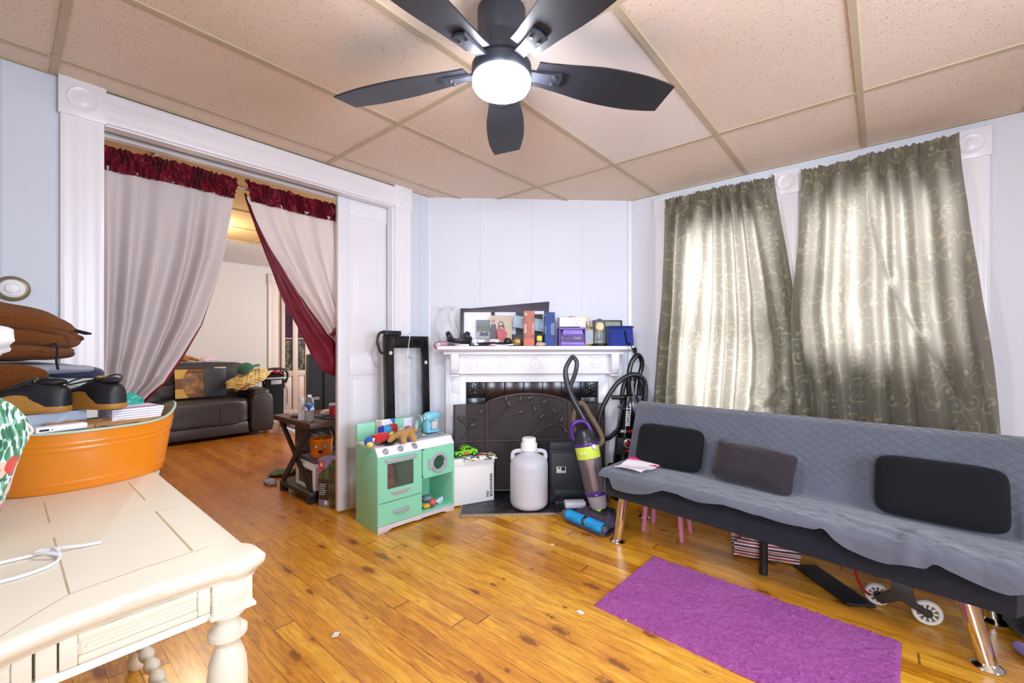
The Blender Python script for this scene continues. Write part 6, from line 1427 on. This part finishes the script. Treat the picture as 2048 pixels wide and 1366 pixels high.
# ---- black trainers lying on the papers
M_UP = mat('trainer_black', '#15151b', .5, var=.2, vs=30); M_GUM = mat('gum_tan', '#a9752c', .55, var=.12); M_LACE = fabric('lace_black', '#131217', .1)
def shoe(label, loc, rz, rx):
    t = thing('trainer', label, 'shoe', loc, 0, 'black and tan trainers on the tub'); t.rotation_euler = (rx, 0, rz)
    secs = [(0, .0008, .001, .0), (.004, .018, .046, 0), (.014, .030, .060, 0), (.035, .036, .070, 0), (.07, .036, .078, 0), (.105, .036, .070, 0), (.14, .040, .056, 0), (.18, .043, .046, 0), (.21, .038, .036, 0), (.228, .024, .026, 0), (.235, .004, .012, 0)]
    def up(u, v):
        y = v*.235; w = cr([(a, b) for a, b, c, d in secs], y); h = cr([(a, c) for a, b, c, d in secs], y); a = PI*u
        return (w*math.copysign(abs(cos(a))**.7, cos(a)), y-.118, .018+h*abs(sin(a))**.7)
    g = MB(); g.grid(up, 24, 48); g.ball((0, -.072, .092), (.027, .036, .012), 16, 10); g.build('upper', M_UP, t)
    def sl_(s_): return [(w*s_*1.05, y-.118) for y, w, h, d in secs]
    ol = sl_(1)+sl_(-1)[::-1]
    g = MB(); g.prism(ol, 0, .02, 'z', .004); g.build('sole', M_GUM, t)
    for s_ in (1, -1):
        g = MB(); g.grid(lambda u, v: (s_*(cr([(a, b) for a, b, c, d in secs], .04+.15*u)*1.03+.002-.006*v), .04+.15*u-.118, .008+.05*v*sin(PI*u)**.8), 16, 6, th=.0015); g.build('side_panel', M_GUM, t)
    g = MB()
    for k in range(4): g.tube([(-.026, -.03+k*.022, .084-k*.009), (0, -.026+k*.022, .100-k*.011), (.026, -.03+k*.022, .084-k*.009)], .003, 6, smooth=3)
    for s_ in (1, -1): g.tube([(0, -.035, .095), (s_*.04, -.05, .108), (s_*.075, -.03, .095), (s_*.07, -.005, .082), (s_*.03, -.02, .09), (0, -.032, .095)], .0028, 6, smooth=5)
    g.build('laces', M_LACE, t)
    g = MB(); g.box(-.013, .013, -.040, -.036, .092, .106, .001); g.build('tag', mat('gold_tag', '#c79a4a', .3, metal=.6), t)
    return t
shoe('black and tan trainer next to the floral bag', (-1.985, .035, ZD+.236), PI-.35, 0)
shoe('black and tan trainer next to the pile of papers', (-1.985, .192, ZD+.236), PI/2+.55+PI/2*0, 0)

# ---- folded clothes behind
FLE = mat('brown_fleece', '#7a4418', 1.0, var=.35, vs=160, bump=.9, bs=750, spec=.02, sheen=.12)
def slab(g, y0, y1, z0, z1, x0, x1, seed, rnd=.5, slope=0, wob=.010):
    """soft folded layer; y along the desk end, the fold facing the room"""
    def fn(u, v):
        a = 2*PI*v; e = math.sin(PI*u)**.30 if 0 < u < 1 else 0
        y = lerp(y0, y1, u); c_ = math.copysign(abs(cos(a))**rnd, cos(a)); s_ = math.copysign(abs(sin(a))**rnd, sin(a))
        zc = (z0+z1)/2+slope*(u-.5)*2; h = (z1-z0)/2*e; xc = (x0+x1)/2; w = (x1-x0)/2*(.08+.92*e)
        return (xc+c_*w+wob*nz(y*9, z0*20, seed), y+wob*nz(u*6, a, seed+1), zc+s_*h+wob*.8*nz(y*11, c_*2, seed+2))
    g.grid(lambda u, v: fn(.5-.5*cos(PI*u), v), 60, 32)
def garment(name, label, m, layers, extra=None, cat='clothes'):
    g = MB()
    for L in layers: slab(g, *L)
    return tag(g.build(name, m, None, ang=70), label, cat)
garment('folded_jeans', 'blue denim folded at the bottom of the clothes pile', mat('denim', '#35608a', .85, var=.3, vs=40, bump=.3, bs=500), [(-.16, .215, .918, .964, -2.34, -2.075, 1, .5, 0, .006)])
garment('folded_trousers', 'pale mint folded trousers under the brown fleece', fabric('mint_cloth', '#c9d9d0', .15), [(-.14, .25, .970, 1.026, -2.185, -2.055, 4, .7, -.012, .010), (-.15, .262, .968, 1.004, -2.185, -2.07, 6, .7, -.010, .008)])
garment('folded_sweatshirt', 'dark navy folded sweatshirt poking out behind the brown fleece', fabric('navy_cloth', '#333a52', .2), [(-.1, .258, .985, 1.068, -2.38, -2.205, 8, .7, -.012, .008)])
garment('folded_shirt', 'grey folded shirt sleeve under the brown fleece', fabric('grey_cloth', '#9a9aa6', .15), [(-.1, .212, 1.034, 1.066, -2.18, -2.065, 12, .8, -.003, .006)])
fl = thing('fleece_jacket', 'brown fleece jacket folded on top of the clothes pile', 'jacket', (0, 0, 0))
g = MB(); slab(g, -.17, .172, 1.165, 1.268, -2.34, -2.035, 20, .7, -.042, .016); slab(g, -.18, .184, 1.115, 1.205, -2.33, -2.05, 23, .7, -.010, .014); slab(g, -.16, .166, 1.078, 1.140, -2.32, -2.05, 26, .7, -.004, .012); g.build('fleece', FLE, fl, ang=70)
g = MB(); g.tube([(-2.06, .162, 1.178), (-2.05, .185, 1.170), (-2.05, .20, 1.168)], [.006, .006, .003], 8); g.build('zip_pull', M_LACE, fl)
g = MB(); g.tube([(-2.04, .10, 1.125), (-2.035, .115, 1.135), (-2.03, .118, 1.11), (-2.028, .116, 1.08), (-2.03, .12, 1.05)], .0035, 8, smooth=4); g.build('drawcord', M_LACE, fl)
garment('fleece_garment', 'second brown fleece squared off under the folded jacket and behind the white cloth', FLE, [(-.17, .098, .985, 1.074, -2.045, -2.01, 31, .4, 0, .005)])
g = MB(); g.ball((0, 0, .0), (.085, .085, .055), 40, 24, .85, .35, 9, 2.2); tag(g.build('white_cloth', fabric('white_cotton', '#eae8ea', .06), None, (-1.66, -.070, 1.140)), 'bunched white cloth resting on the floral bag', 'cloth')

# ---- floral cushion-like bag
def floral():
    t = NT('floral_print'); c = t.co(); w = t.n('ShaderNodeVectorMath', operation='ADD'); t.put(w.inputs[0], c); nn = t.n('ShaderNodeTexNoise', i_Vector=c, i_Scale=9.0); sc_ = t.n('ShaderNodeVectorMath', operation='SCALE'); t.put(sc_.inputs[0], nn.outputs['Color']); sc_.inputs[3].default_value = .05; t.put(w.inputs[1], sc_.outputs[0]); P_ = w.outputs[0]
    def cells(s_, r, lo, hi):
        vo = t.n('ShaderNodeTexVoronoi', feature='F1', i_Vector=P_, i_Scale=s_, i_Randomness=1); k = t.xyz(vo.outputs['Color'])[0]
        return t.m('MULTIPLY', t.m('LESS_THAN', vo.outputs['Distance'], r), t.m('MULTIPLY', t.m('GREATER_THAN', k, lo), t.m('LESS_THAN', k, hi))), vo
    col = t.mix(t.noise(c, 4, 2), '#cfe6da', '#e2efe6')
    def leafs(s_, th, rot, cl):
        nonlocal col
        vo = t.n('ShaderNodeTexVoronoi', feature='F1', i_Vector=t.mapv(P_, (s_*.42, s_*1.9, s_*.42), rot=rot), i_Scale=1, i_Randomness=1); col = t.mix(t.m('LESS_THAN', vo.outputs['Distance'], th), col, cl)
    leafs(72, .38, (.5, .3, .8), '#7db59d'); leafs(64, .36, (.2, .9, -.8), '#5f9c80'); leafs(60, .36, (.9, -.4, -.6), '#3c8a5c'); leafs(56, .33, (-.5, .8, .3), '#1f5a44'); leafs(70, .36, (1.4, .2, .5), '#2e7050')
    f, vo = cells(19, .48, 0, .30); col = t.mix(f, col, '#efc9b6'); f2, _ = cells(19, .20, 0, .30); col = t.mix(f2, col, '#e79d86')
    f, vo = cells(17, .42, .35, .56); col = t.mix(f, col, '#d9412f'); f, vo = cells(33, .3, .8, .93); col = t.mix(f, col, '#d6404a')
    t.set(Base_Color=col, Roughness=.8, Sheen_Weight=.2); t.bump(t.noise(c, 300, 2), .2, .003); return t.mat
fb = thing('floral_bag', 'mint floral print bag with coral flowers at the edge of the desk', 'bag', (-1.545, -.155, ZD+.002))
def fbag(u, v):
    a = 2*PI*u; h = .395; z = h*v
    r = cr([(0, .10), (.06, .130), (.25, .165), (.5, .192), (.62, .196), (.78, .165), (.92, .09), (1, .012)], v)
    s_ = 1+.07*nz(cos(a)*1.6, sin(a)*1.6, v*3)
    return (.75*r*cos(a)*s_, r*sin(a)*s_, z)
g = MB(); g.grid(fbag, 56, 40, wrap=True); g.prism([fbag(k/40, 0)[:2] for k in range(40)], 0, .003, 'z'); g.build('body', floral(), fb, ang=180)
g = MB(); g.tube([(.02, .186, .255), (.018, .198, .25), (.02, .202, .236), (.025, .19, .226)], .007, 8, smooth=4, flat=.5); g.build('side_tab', mat('tab_cloth', '#ead9cd', .8), fb)
g = MB(); g.grid(lambda u, v: fbag(.245+.1*u, v*.16)[:2]+(fbag(.245+.1*u, v*.16)[2],), 6, 6, th=-.003); g.build('base_trim', fabric('rust_cloth', '#b5563a', .2), fb)
# round white thermostat on the wall
th = thing('mounted_thermostat', 'round white thermostat with brass ring on the pale blue wall', 'thermostat', (XL+.001, .030, 1.359), 0, rot=(0, PI/2, 0))
g = MB(); g.lathe([(.051, 0), (.051, .006), (.047, .010), (.036, .012), (.034, .010)], 40); g.build('ring', mat('dull_brass', '#8b8068', .4, metal=.5), th)
g = MB(); g.lathe([(.036, .004), (.036, .016), (.030, .022), (.022, .024), (.022, .020), (.02, .020), (.02, .028), (.014, .031), (0, .031)], 40); g.build('dial', plastic('dial_white', '#efeef0', .35), th)
# ------------------------------------------------------------------ next room, seen through the curtains
M_LEA = mat('dark_leather', '#352f32', .42, var=.18, vs=7, bump=.35, bs=60, spec=.5)
cs = thing('couch', 'dark brown leather couch against the far wall of the next room', 'couch', (-6.0, 0, 0))
# local: x towards the room = 0 at the front, negative to the wall
Ya, Yb = -.1, 2.285
def puff(g, x0, x1, y0, y1, z0, z1, e=.35, wr=.010, seed=0):
    c = ((x0+x1)/2, (y0+y1)/2, (z0+z1)/2); r = ((x1-x0)/2, (y1-y0)/2, (z1-z0)/2)
    def q(x): return math.copysign(abs(x)**e, x)
    def fn(u, v):
        th = -PI/2+PI*v; ph = 2*PI*u; d = (q(cos(th))*q(cos(ph)), q(cos(th))*q(sin(ph)), q(sin(th)))
        w = wr*nz(c[0]+d[0]*2, c[1]*3+d[1]*4, seed+d[2]*3)
        return (c[0]+d[0]*(r[0]+w), c[1]+d[1]*(r[1]+w), c[2]+d[2]*(r[2]+w))
    g.grid(fn, 60, 30, wrap=True)
g = MB(); g.box(-.76, -.02, Ya+.2, 2.03, .03, .17, .03); g.box(-.77, -.70, Ya+.2, 2.05, .03, .5, .02); g.build('base', M_LEA, cs)
for a, b in ((Ya+.24, 1.0), (1.005, 2.02)):
    g = MB(); puff(g, -.62, .035, a, b, .155, .475, .28, .018, a); g.box(-.1, .015, a+.02, b-.02, .04, .2, .04); g.build('seat_cushion', M_LEA, cs)
    s_ = MB(); 
    for f in (.33, .68): s_.tube([(.0415-.003*k % 3*0-.004*abs(k-3)**2*.2, lerp(a, b, f), .19+.045*k) for k in range(6)], .003, 6)
    s_.build('seam', mat('seam_tan', '#5d4d48', .5), cs)
    g = MB(); puff(g, -.74, -.46, a, b+(.22 if b > 2 else 0), .42, .66, .4, .018, a+2); puff(g, -.765, -.49, a, b+(.23 if b > 2 else 0), .60, .905, .5, .016, a+5); g.build('back_cushion', M_LEA, cs)
for y0, y1 in ((Ya, Ya+.25), (2.025, Yb)):
    g = MB(); ol = [(y0+.012, .04), (y1-.012, .04), (y1, .12), (y1, .44), (y1-.02, .50), (y1-.07, .525), ((y0+y1)/2-.02, .525), (y0+.04, .505), (y0, .44), (y0, .12)]
    g.prism(ol, -.765, .02, 'x', .03, 4); g.build('arm', M_LEA, cs)
    g = MB(); puff(g, -.70, .0, y0+.0, y1-.005, .46, .575, .5, .012, y0); g.build('arm_pad', M_LEA, cs)
# boxed framed picture on the seat
pf_ = thing('boxed_picture', 'gold cornered framed picture with a dark sleeve standing on the couch', 'framed picture', (-6.28, 1.32, .500), 0, rot=(0, -.10, 0))
M_GOLD = mat('gold_card', '#c8a04a', .45, var=.15); M_WOODF = mat('picture_wood', '#7d4d23', .5, var=.2)
g = MB(); hh = .34
for a, b, c, d in ((0, .52, 0, .05), (0, .52, hh-.04, hh), (0, .07, .05, hh-.04)): g.box(-.02, 0, a, b, c, d, .003)
g.build('frame', M_WOODF, pf_)
def oldpic():
    t = NT('sepia_picture'); t.set(Base_Color=t.ramp(t.noise(t.co(), 11, 5, .6, .6), [(.3, '#4a3a33'), (.48, '#7d675a'), (.6, '#b0793d'), (.75, '#a39a95')]), Roughness=.2); return t.mat
g = MB(); g.box(-.014, -.006, .07, .29, .05, hh-.04); g.build('picture', oldpic(), pf_)
for z, s_ in ((0, 1), (hh, -1)):
    g = MB(); g.prism([(-.002, z), (.125, z), (.09, z+s_*.065), (.075, z+s_*.11), (-.002, z+s_*.11)], -.002, .004, 'x'); g.build('corner_guard', M_GOLD, pf_)
g = MB(); g.box(-.024, .006, .285, .522, -.002, hh+.004, .002); g.build('sleeve', mat('slate_card', '#363c49', .4, var=.06), pf_)
g = MB(); g.box(-.018, .004, .40, .52, hh+.004, hh+.016, .001); g.build('label_strip', mat('cream_strip', '#d9cfae', .5), pf_)
# knitted blanket, cap, toy and cloth
def knit():
    t = NT('yellow_knit'); p = t.xyz(t.co()); v = t.m('MULTIPLY', t.m('SINE', t.m('MULTIPLY', p[1], 120)), t.m('SINE', t.m('MULTIPLY', p[2], 150))); t.set(Base_Color=t.mix(t.m('MULTIPLY', t.m('ADD', v, 1), .5), '#bc9c50', '#d8c283'), Roughness=.95, Sheen_Weight=.3); t.bump(v, .6, .01); return t.mat
g = MB(); g.grid(lambda u, v: (-.25+.33*v+.03*nz(u*4, v*4),   .375*u, .03+.285*sst(.0, .72, u)-.10*sst(.75, 1, u)+.05*sin(v*PI)*(.6+.4*sin(u*7))+.02*nz(u*7, v*6, 3)), 30, 24, th=.02)
g.b.free(); g = MB(); g.ball((0, 0, 0), (.15, .235, .085), 56, 36, .8, .30, 3, 2.6)
tag(g.build('knit_blanket', knit(), None, (-6.10, 2.03, .695), (math.radians(21), 0, .1), ang=180), 'yellow knitted blanket heaped over the couch arm', 'blanket')
cap = thing('green_cap', 'dark green cap on the yellow blanket', 'cap', (-6.05, 1.975, .812), 0, rot=(.4, .1, 0))
g = MB(); g.ball((0, 0, .03), (.08, .095, .06), 20, 12, .9, .1, 2); g.build('crown', fabric('cap_green', '#2f5a4c', .25), cap)
g = MB(); g.grid(lambda u, v: (.06*(1-2*v)*(1-.3*u), .08+.09*u, .015+.02*sin(PI*v)-.02*u), 8, 8, th=.006); g.build('brim', fabric('brim_green', '#3f7a44', .2), cap)
ty = thing('stuffed_toy', 'orange and red stuffed toy slumped on the couch back', 'plush toy', (-6.68, 1.475, .925), .3)
og = fabric('orange_plush', '#a9642c', .25, 120)
g = MB(); g.ball((0, 0, .04), (.05, .10, .04), 18, 10); g.tube([(.02, .08, .04), (.06, .15, .012)], [.025, .016], 10); g.tube([(.02, -.02, .03), (.07, .02, .01)], [.025, .018], 10); g.build('body', og, ty)
g = MB(); g.ball((0, -.11, .06), (.045, .05, .045), 16, 10); g.build('head', fabric('toy_red', '#a8322c', .2, 120), ty)
g = MB(); g.grid(lambda u, v: (.10*v-.05, .20*u, .012+.05*sin(PI*u)*sin(PI*v)+.02*nz(u*4, v*4)), 14, 10, th=.008); tag(g.build('pink_cloth', fabric('pale_pink_cloth', '#d9bcc8', .1), None, (-6.65, 1.64, .912)), 'pale pink cloth draped on the couch back beside the stuffed toy', 'cloth')
# black pushchair seen from behind
st = thing('stroller', 'folded black stroller with a rounded handle behind the couch arm', 'stroller', (-6.42, 2.445, 0))
g = MB(); g.box(-.08, .06, -.125, .125, .10, .58, .03); g.box(-.06, .07, -.13, .13, .52, .66, .02); g.build('seat_back', fabric('stroller_black', '#17181d', .3, 160), st)
g = MB(); g.tube([(.05, -.135, .60), (.06, -.165, .70), (.06, -.14, .77), (.06, -.06, .80), (.06, .06, .80), (.06, .14, .775), (.06, .165, .70), (.05, .135, .60)], .017, 12, smooth=6); g.build('handle', M_SB, st)
g = MB(); g.tube([(.065, -.13, .71), (.07, -.04, .755), (.07, .04, .755), (.065, .13, .71)], .007, 8, smooth=4); g.ball((.075, 0, .765), (.025, .04, .025), 12, 8); g.build('clamp', mat('red_clamp', '#a51c30', .4), st)
g = MB(); g.box(.02, .05, -.13, .13, .655, .765, .02); g.build('handle_infill', fabric('infill_black', '#121318', .3, 160), st)  # dark panel added to fill the inside of the handle loop
g = MB(); g.box(.03, .12, -.13, .13, .665, .685, .006); g.box(.07, .078, -.06, .08, .59, .65, .002); g.build('console', M_GRY, st)
g = MB(); g.tube([(.05, .13, .56), (.08, .155, .48), (.075, .15, .36), (.08, .16, .30)], .010, 8, smooth=4, flat=.3); g.build('strap', M_SB, st)
for y in (-.11, .11):
    g = MB(); g.m = Matrix.Translation((.03, y, .065)) @ Matrix.Rotation(PI/2, 4, 'X'); g.lathe([(.03, -.02), (.062, -.018), (.064, 0), (.062, .018), (.03, .02)], 24); g.build('wheel', M_SB, st)
def sneaker(label, loc, rz, c):
    t = thing('sneaker', label, 'shoe', loc, rz, 'sneakers beside the couch')
    secs = [(0, .03, .06), (.05, .034, .072), (.10, .034, .06), (.16, .042, .045), (.21, .036, .034), (.235, .014, .02)]
    g = MB(); g.grid(lambda u, v: (cr([(a, b) for a, b, q in secs], v*.235)*math.copysign(abs(cos(PI*u))**.7, cos(PI*u)), v*.235, .018+cr([(a, q) for a, b, q in secs], v*.235)*abs(sin(PI*u))**.7), 16, 16); g.build('upper', mat('sneaker'+c, c, .6, var=.35, vs=40), t)
    g = MB(); g.prism([(w*1.05, y) for y, w, h in secs]+[(-w*1.05, y) for y, w, h in secs[::-1]], 0, .022, 'z', .004); g.build('sole', mat('sneaker_sole', '#ddd8de', .5), t)
sneaker('white and blue sneaker touching the couch arm', (-5.88, 2.335, 0), -1.2, '#b9bccb'); sneaker('grey sneaker beyond the white and blue one', (-5.93, 2.44, 0), -1.1, '#6f6d80')
g = MB(); g.ball((0, 0, .045), (.06, .05, .045), 16, 10, .9, .3, 3); tag(g.build('black_beanie', fabric('beanie_black', '#191a1f', .3), None, (-6.08, 2.50, .001)), 'dark crumpled beanie on the floor by the sneakers', 'hat')
# big dark television set turned away, on its stand
tb_ = thing('flat_television', 'large dark slate television turned away behind the side table', 'television', (-4.25, 1.94, .40), math.radians(-4))
M_SLT = plastic('slate_plastic', '#454d59', .45)
g = MB(); g.box(-.09, .0, 0, .85, 0, .64, .02); g.box(.0, .03, .14, .7, .02, .60, .012); g.prism([(.0, 0), (.028, .0), (.028, .64), (0, .64)], .02, .06, 'y', .004) if False else None; g.build('cabinet', M_SLT, tb_)
for y, z in ((.07, .19), (.22, .12)):
    g = MB(); g.box(.0005 if y < .1 else .0305, .0025 if y < .1 else .0325, y-.035, y+.035, z, z+.03); g.build('label', mat('pale_label', '#c9cbd0', .5), tb_)
g = MB(); g.box(-.22, .14, -.06, .9, 0, .385, .01); g.box(-.24, .16, -.08, .92, .385, .399, .004); tag(g.build('media_stand', mat('dark_oak', '#2d211d', .5, var=.2), None, (-4.27, 1.97, 0)), 'low dark stand carrying the slate television', 'stand')

# ---- side table with crossed legs
M_WAL = mat('walnut', '#4b2c1d', .4, var=.2, vs=6, stretch=(1, 6, 6)); M_BLW = mat('black_wood', '#1b181b', .45, var=.15)
tx0, tx1, ty0, ty1 = -3.69, -3.06, 1.405, 1.83
stt = thing('side_table', 'walnut side table with black crossed legs beyond the doorway', 'side table', (0, 0, 0))
g = MB(); g.box(tx0, tx1, ty0, ty1, .535, .575, .004); g.build('top', M_WAL, stt)
for y in (ty0+.03, ty1-.03):
    for s_ in (1, -1):
        p, q = ((tx0+.05, .535), (tx1-.06, .075)) if s_ > 0 else ((tx1-.05, .535), (tx0+.13, .075))
        d = V((q[0]-p[0], q[1]-p[1])).normalized(); nx, nz_ = -d.y*.022, d.x*.022
        yy = y+s_*.008
        g = MB(); g.prism([(p[0]+nx, p[1]+nz_), (q[0]+nx, q[1]+nz_), (q[0]-nx, q[1]-nz_), (p[0]-nx, p[1]-nz_)], yy-.0075, yy+.0075, 'y'); g.build('leg', M_BLW, stt)
g = MB(); g.box(tx0+.11, tx1-.02, ty0+.005, ty1-.005, .045, .078, .004); g.box(tx0+.11, tx0+.16, ty0+.005, ty0+.05, 0, .05); g.box(tx1-.07, tx1-.02, ty0+.005, ty0+.05, 0, .05); g.box(tx0+.11, tx0+.16, ty1-.05, ty1-.005, 0, .05); g.box(tx1-.07, tx1-.02, ty1-.05, ty1-.005, 0, .05); g.build('shelf', M_BLW, stt)
ZT_ = .5756
b_ = thing('plastic_bottle', 'opaque white plastic bottle on the side table', 'bottle', (-3.27, 1.444, ZT_))
g = MB(); g.lathe([(0, 0), (.026, 0), (.028, .005), (.028, .11), (.024, .125), (.013, .138), (.013, .145)], 24); g.build('body', glass('milky', '#ebe4e6', .2, .85), b_)
g = MB(); g.lathe([(.016, .142), (.016, .172), (.0, .173)], 20); g.build('cap', M_WHT, b_)
b_ = thing('water_bottle', 'clear water bottle with blue label on the side table', 'bottle', (-3.16, 1.448, ZT_))
g = MB(); g.lathe([(0, 0), (.026, 0), (.032, .006), (.032, .02), (.029, .03), (.032, .04), (.029, .052), (.032, .064), (.030, .076), (.032, .084), (.032, .128), (.030, .140), (.02, .165), (.012, .178), (.012, .187)], 28); g.build('body', glass('bottle_clear', '#f2f4f8', .03, .10), b_)
g = MB(); g.lathe([(.0325, .086), (.0325, .126)], 28, caps=False); g.build('label', collage('bottle_label', ['#2b5fae', '#e6ecf4', '#1d3d7c', '#a9c4e6'], 50, 1), b_)
g = MB(); g.lathe([(.0145, .178), (.0145, .193), (0, .194)], 20); g.build('cap', M_WHT, b_)
g = MB(); g.ball((0, 0, .022), (.06, .035, .022), 18, 10, .9, .3, 5, 3); tag(g.build('tissue_wad', fabric('tissue', '#d5cdd6', .2), None, (-3.46, 1.475, ZT_+.0005)), 'crumpled grey tissue on the corner of the side table', 'tissue')
tr_ = thing('blue_tray', 'blue tray at the right of the side table', 'tray', (-3.24, 1.665, ZT_+.0005), .1); g = MB(); g.prism(rrect(-.10, .13, -.10, .10, .02), 0, .012, 'z', .003); g.build('tray', plastic('tray_blue', '#2f5173', .4), tr_)
g = MB(); g.ball((0, 0, .024), (.035, .06, .024), 18, 10, .9, .2, 2, 3); tag(g.build('white_plush', fabric('cream_plush', '#e9dccd', .15), None, (-3.24, 1.63, ZT_+.013)), 'small white and orange plush lying on the blue tray', 'plush toy')
g = MB(); g.lathe([(.0, 0), (.026, 0), (.030, .03), (.033, .075), (.030, .076), (.027, .03), (0, .006)], 24); tag(g.build('red_cup', plastic('cup_crimson', '#b01840', .35), None, (-3.14, 1.62, ZT_+.013)), 'crimson cup at the edge of the blue tray', 'cup')
# under the table
wb_ = thing('white_oven', 'small white box appliance with a dark window on the table shelf', 'appliance', (-3.40, 1.455, .0788))
g = MB(); x0, x1, d_, h_ = 0, .30, .30, .165
for a, b, c, d in ((x0, x1, 0, .022), (x0, x1, h_-.022, h_), (x0, .025, .022, h_-.022), (x1-.03, x1, .022, h_-.022)): g.box(a, b, 0, d_, c, d, .002)
g.box(.02, x1-.02, d_-.02, d_-.001, .02, h_-.02); g.build('case', M_WHT, wb_)
MB().box(.025, x1-.03, .012, .016, .022, h_-.022).build('window', mat('smoked', '#5b5456', .15), wb_)
g = MB(); g.box(-.14, .12, -.13, .13, 0, .018, .004); tag(g.build('white_board', M_WHT, None, (-3.25, 1.60, .2445), (0, 0, .1)), 'white tray lying on the white box appliance', 'tray')
g = MB(); g.box(-.13, .13, -.12, .12, 0, .03, .008); tag(g.build('grey_case', plastic('case_mauve', '#5b5058', .5), None, (-3.25, 1.60, .2632), (0, 0, -.05)), 'flat mauve grey case under the orange bucket', 'case')
bk_ = thing('pumpkin_bucket', 'orange trick-or-treat bucket with a smiling face under the side table', 'bucket', (-3.22, 1.565, .2938), .0)
M_PUM = plastic('pumpkin_orange', '#e07a12', .4)
g = MB(); g.lathe([(0, 0), (.066, 0), (.072, .006), (.083, .125), (.087, .130), (.087, .138), (.081, .138), (.07, .01), (0, .008)], 36); g.build('pail', M_PUM, bk_)
g = MB(); g.tube([(.0, -.085, .132), (-.03, -.07, .185), (-.055, .0, .205), (-.03, .07, .185), (.0, .085, .132)], .005, 8, smooth=5); g.build('handle', M_SB, bk_)
fm = Matrix.Rotation(math.radians(-27), 4, 'Z')
def onp(a, z, r=.0): 
    R = lerp(.072, .083, (z-.006)/.119)+.0015+r; an = math.radians(-27)+a; return (R*cos(an), R*sin(an), z)
for a in (-.38, .30):
    g = MB(); p = onp(a, .088); g.m = Matrix.Translation(p) @ Matrix.Rotation(math.radians(-27)+a, 4, 'Z') @ Matrix.Rotation(PI/2, 4, 'Y'); g.lathe([(.014, -.002), (.014, .0015), (0, .002)], 18); g.build('eye', ink, bk_)
    g = MB(); g.m = Matrix.Translation(p) @ Matrix.Rotation(math.radians(-27)+a, 4, 'Z') @ Matrix.Rotation(PI/2, 4, 'Y'); g.lathe([(.010, .001), (.010, .003), (0, .0035)], 18); g.build('eye_white', paper, bk_)
    g = MB(); g.m = Matrix.Translation(p) @ Matrix.Rotation(math.radians(-27)+a, 4, 'Z') @ Matrix.Rotation(PI/2, 4, 'Y'); g.lathe([(.004, .003), (.004, .0045), (0, .005)], 12); g.build('pupil', ink, bk_)
g = MB(); N = 12
top_ = [onp(-.30+.52*k/N, .062-.004*sin(PI*k/N), .001) for k in range(N+1)]; bot = [onp(-.30+.52*k/N, .060-.026*sin(PI*k/N)-(.004 if k % 2 else 0), .001) for k in range(N+1)]
vt = [g._v(p) for p in top_]; vb_ = [g._v(p) for p in bot]
for k in range(N): g._f([vt[k], vt[k+1], vb_[k+1], vb_[k]])
g.build('mouth', ink, bk_)
g = MB(); g.ball((0, 0, .03), (.06, .045, .05), 16, 10, .9, .3, 6); tag(g.build('yellow_lid', plastic('lid_yellow', '#d9a81c', .4), None, (-3.225, 1.57, .345)), 'yellow toy showing above the rim of the orange bucket', 'toy')
# printed box with a red A badge
ab = thing('printed_box', 'lilac and green printed box with a red badge beside the pocket door', 'box', (-3.02, 1.447, .0005), math.radians(24))
def boxprint():
    t = NT('box_print'); p = t.xyz(t.co()); n = t.noise(t.co(), 18, 4); d = t.m('ADD', t.m('SUBTRACT', p[2], t.m('MULTIPLY', p[0], .9)), t.m('MULTIPLY', t.m('SUBTRACT', n, .5), .05))
    c = t.mix(t.m('LESS_THAN', d, .215), '#8d84ac', t.ramp(n, [(.3, '#2f3324'), (.5, '#5a5f3c'), (.62, '#7a6d4f'), (.8, '#6d5d70')])); c = t.mix(t.m('MULTIPLY', t.m('LESS_THAN', p[2], .19), t.m('LESS_THAN', p[0], .085)), c, '#3d3a30'); c = t.mix(t.m('MULTIPLY', t.m('LESS_THAN', p[2], .045), t.m('LESS_THAN', p[0], .09)), c, '#8f8fa0')
    t.set(Base_Color=c, Roughness=.5); return t.mat
MB().box(0, .17, 0, .085, 0, .335, .002).build('carton', boxprint(), ab)
g = MB(); g.box(.004, .05, -.0012, .001, .255, .315); bd = g.build('badge', mat('badge_red', '#d23a26', .5), ab)
text_mesh('A', .04, .0006, 'lettering', paper, bd, (.027, -.0018, .288), (PI/2, 0, 0), 'CENTER', 1, .001)
g = MB(); 
for k in range(6): g.box(.008, .065-.006*(k % 3), -.001, .0005, .15-k*.014, .155-k*.014)
g.build('print_lines', mat('pale_print', '#c9c9c4', .5), ab)
g = MB(); g.box(.05, .075, -.001, .0005, .012, .04); g.build('print_patch', paper, ab)
# clutter behind the table
g = MB(); g.box(-.10, .10, -.10, .10, 0, .46, .006); tag(g.build('teal_crate', plastic('teal_box', '#1f6a68', .5), None, (-3.62, 2.06, .0005), (0, 0, .15)), 'tall dark teal box behind the side table', 'box')
g = MB(); g.ball((0, 0, .16), (.16, .14, .16), 20, 12, .8, .35, 4, 2.5); tag(g.build('clothes_heap', fabric('heap_dark', '#2a2530', .6, 120, vs=16), None, (-3.88, 1.83, .001)), 'dark heap of cloth on the floor behind the side table', 'heap')
for i, (x, y, c, lb_) in enumerate(((-3.79, 1.42, '#8d8f9c', 'grey magazine heap on the floor left of the side table'), (-3.98, 1.60, '#4a5a44', 'green printed bag on the floor behind the side table'))):
    g = MB(); g.ball((0, 0, .016), ((.07, .10)[i], (.035, .09)[i], .016), 24, 12, .6, .35, i+2); tag(g.build(('magazine_heap', 'printed_bag')[i], mat('cl'+c, c, .6, var=.6, vs=25), None, (x, y, .001), (0, 0, i)), lb_, ('magazines', 'bag')[i])
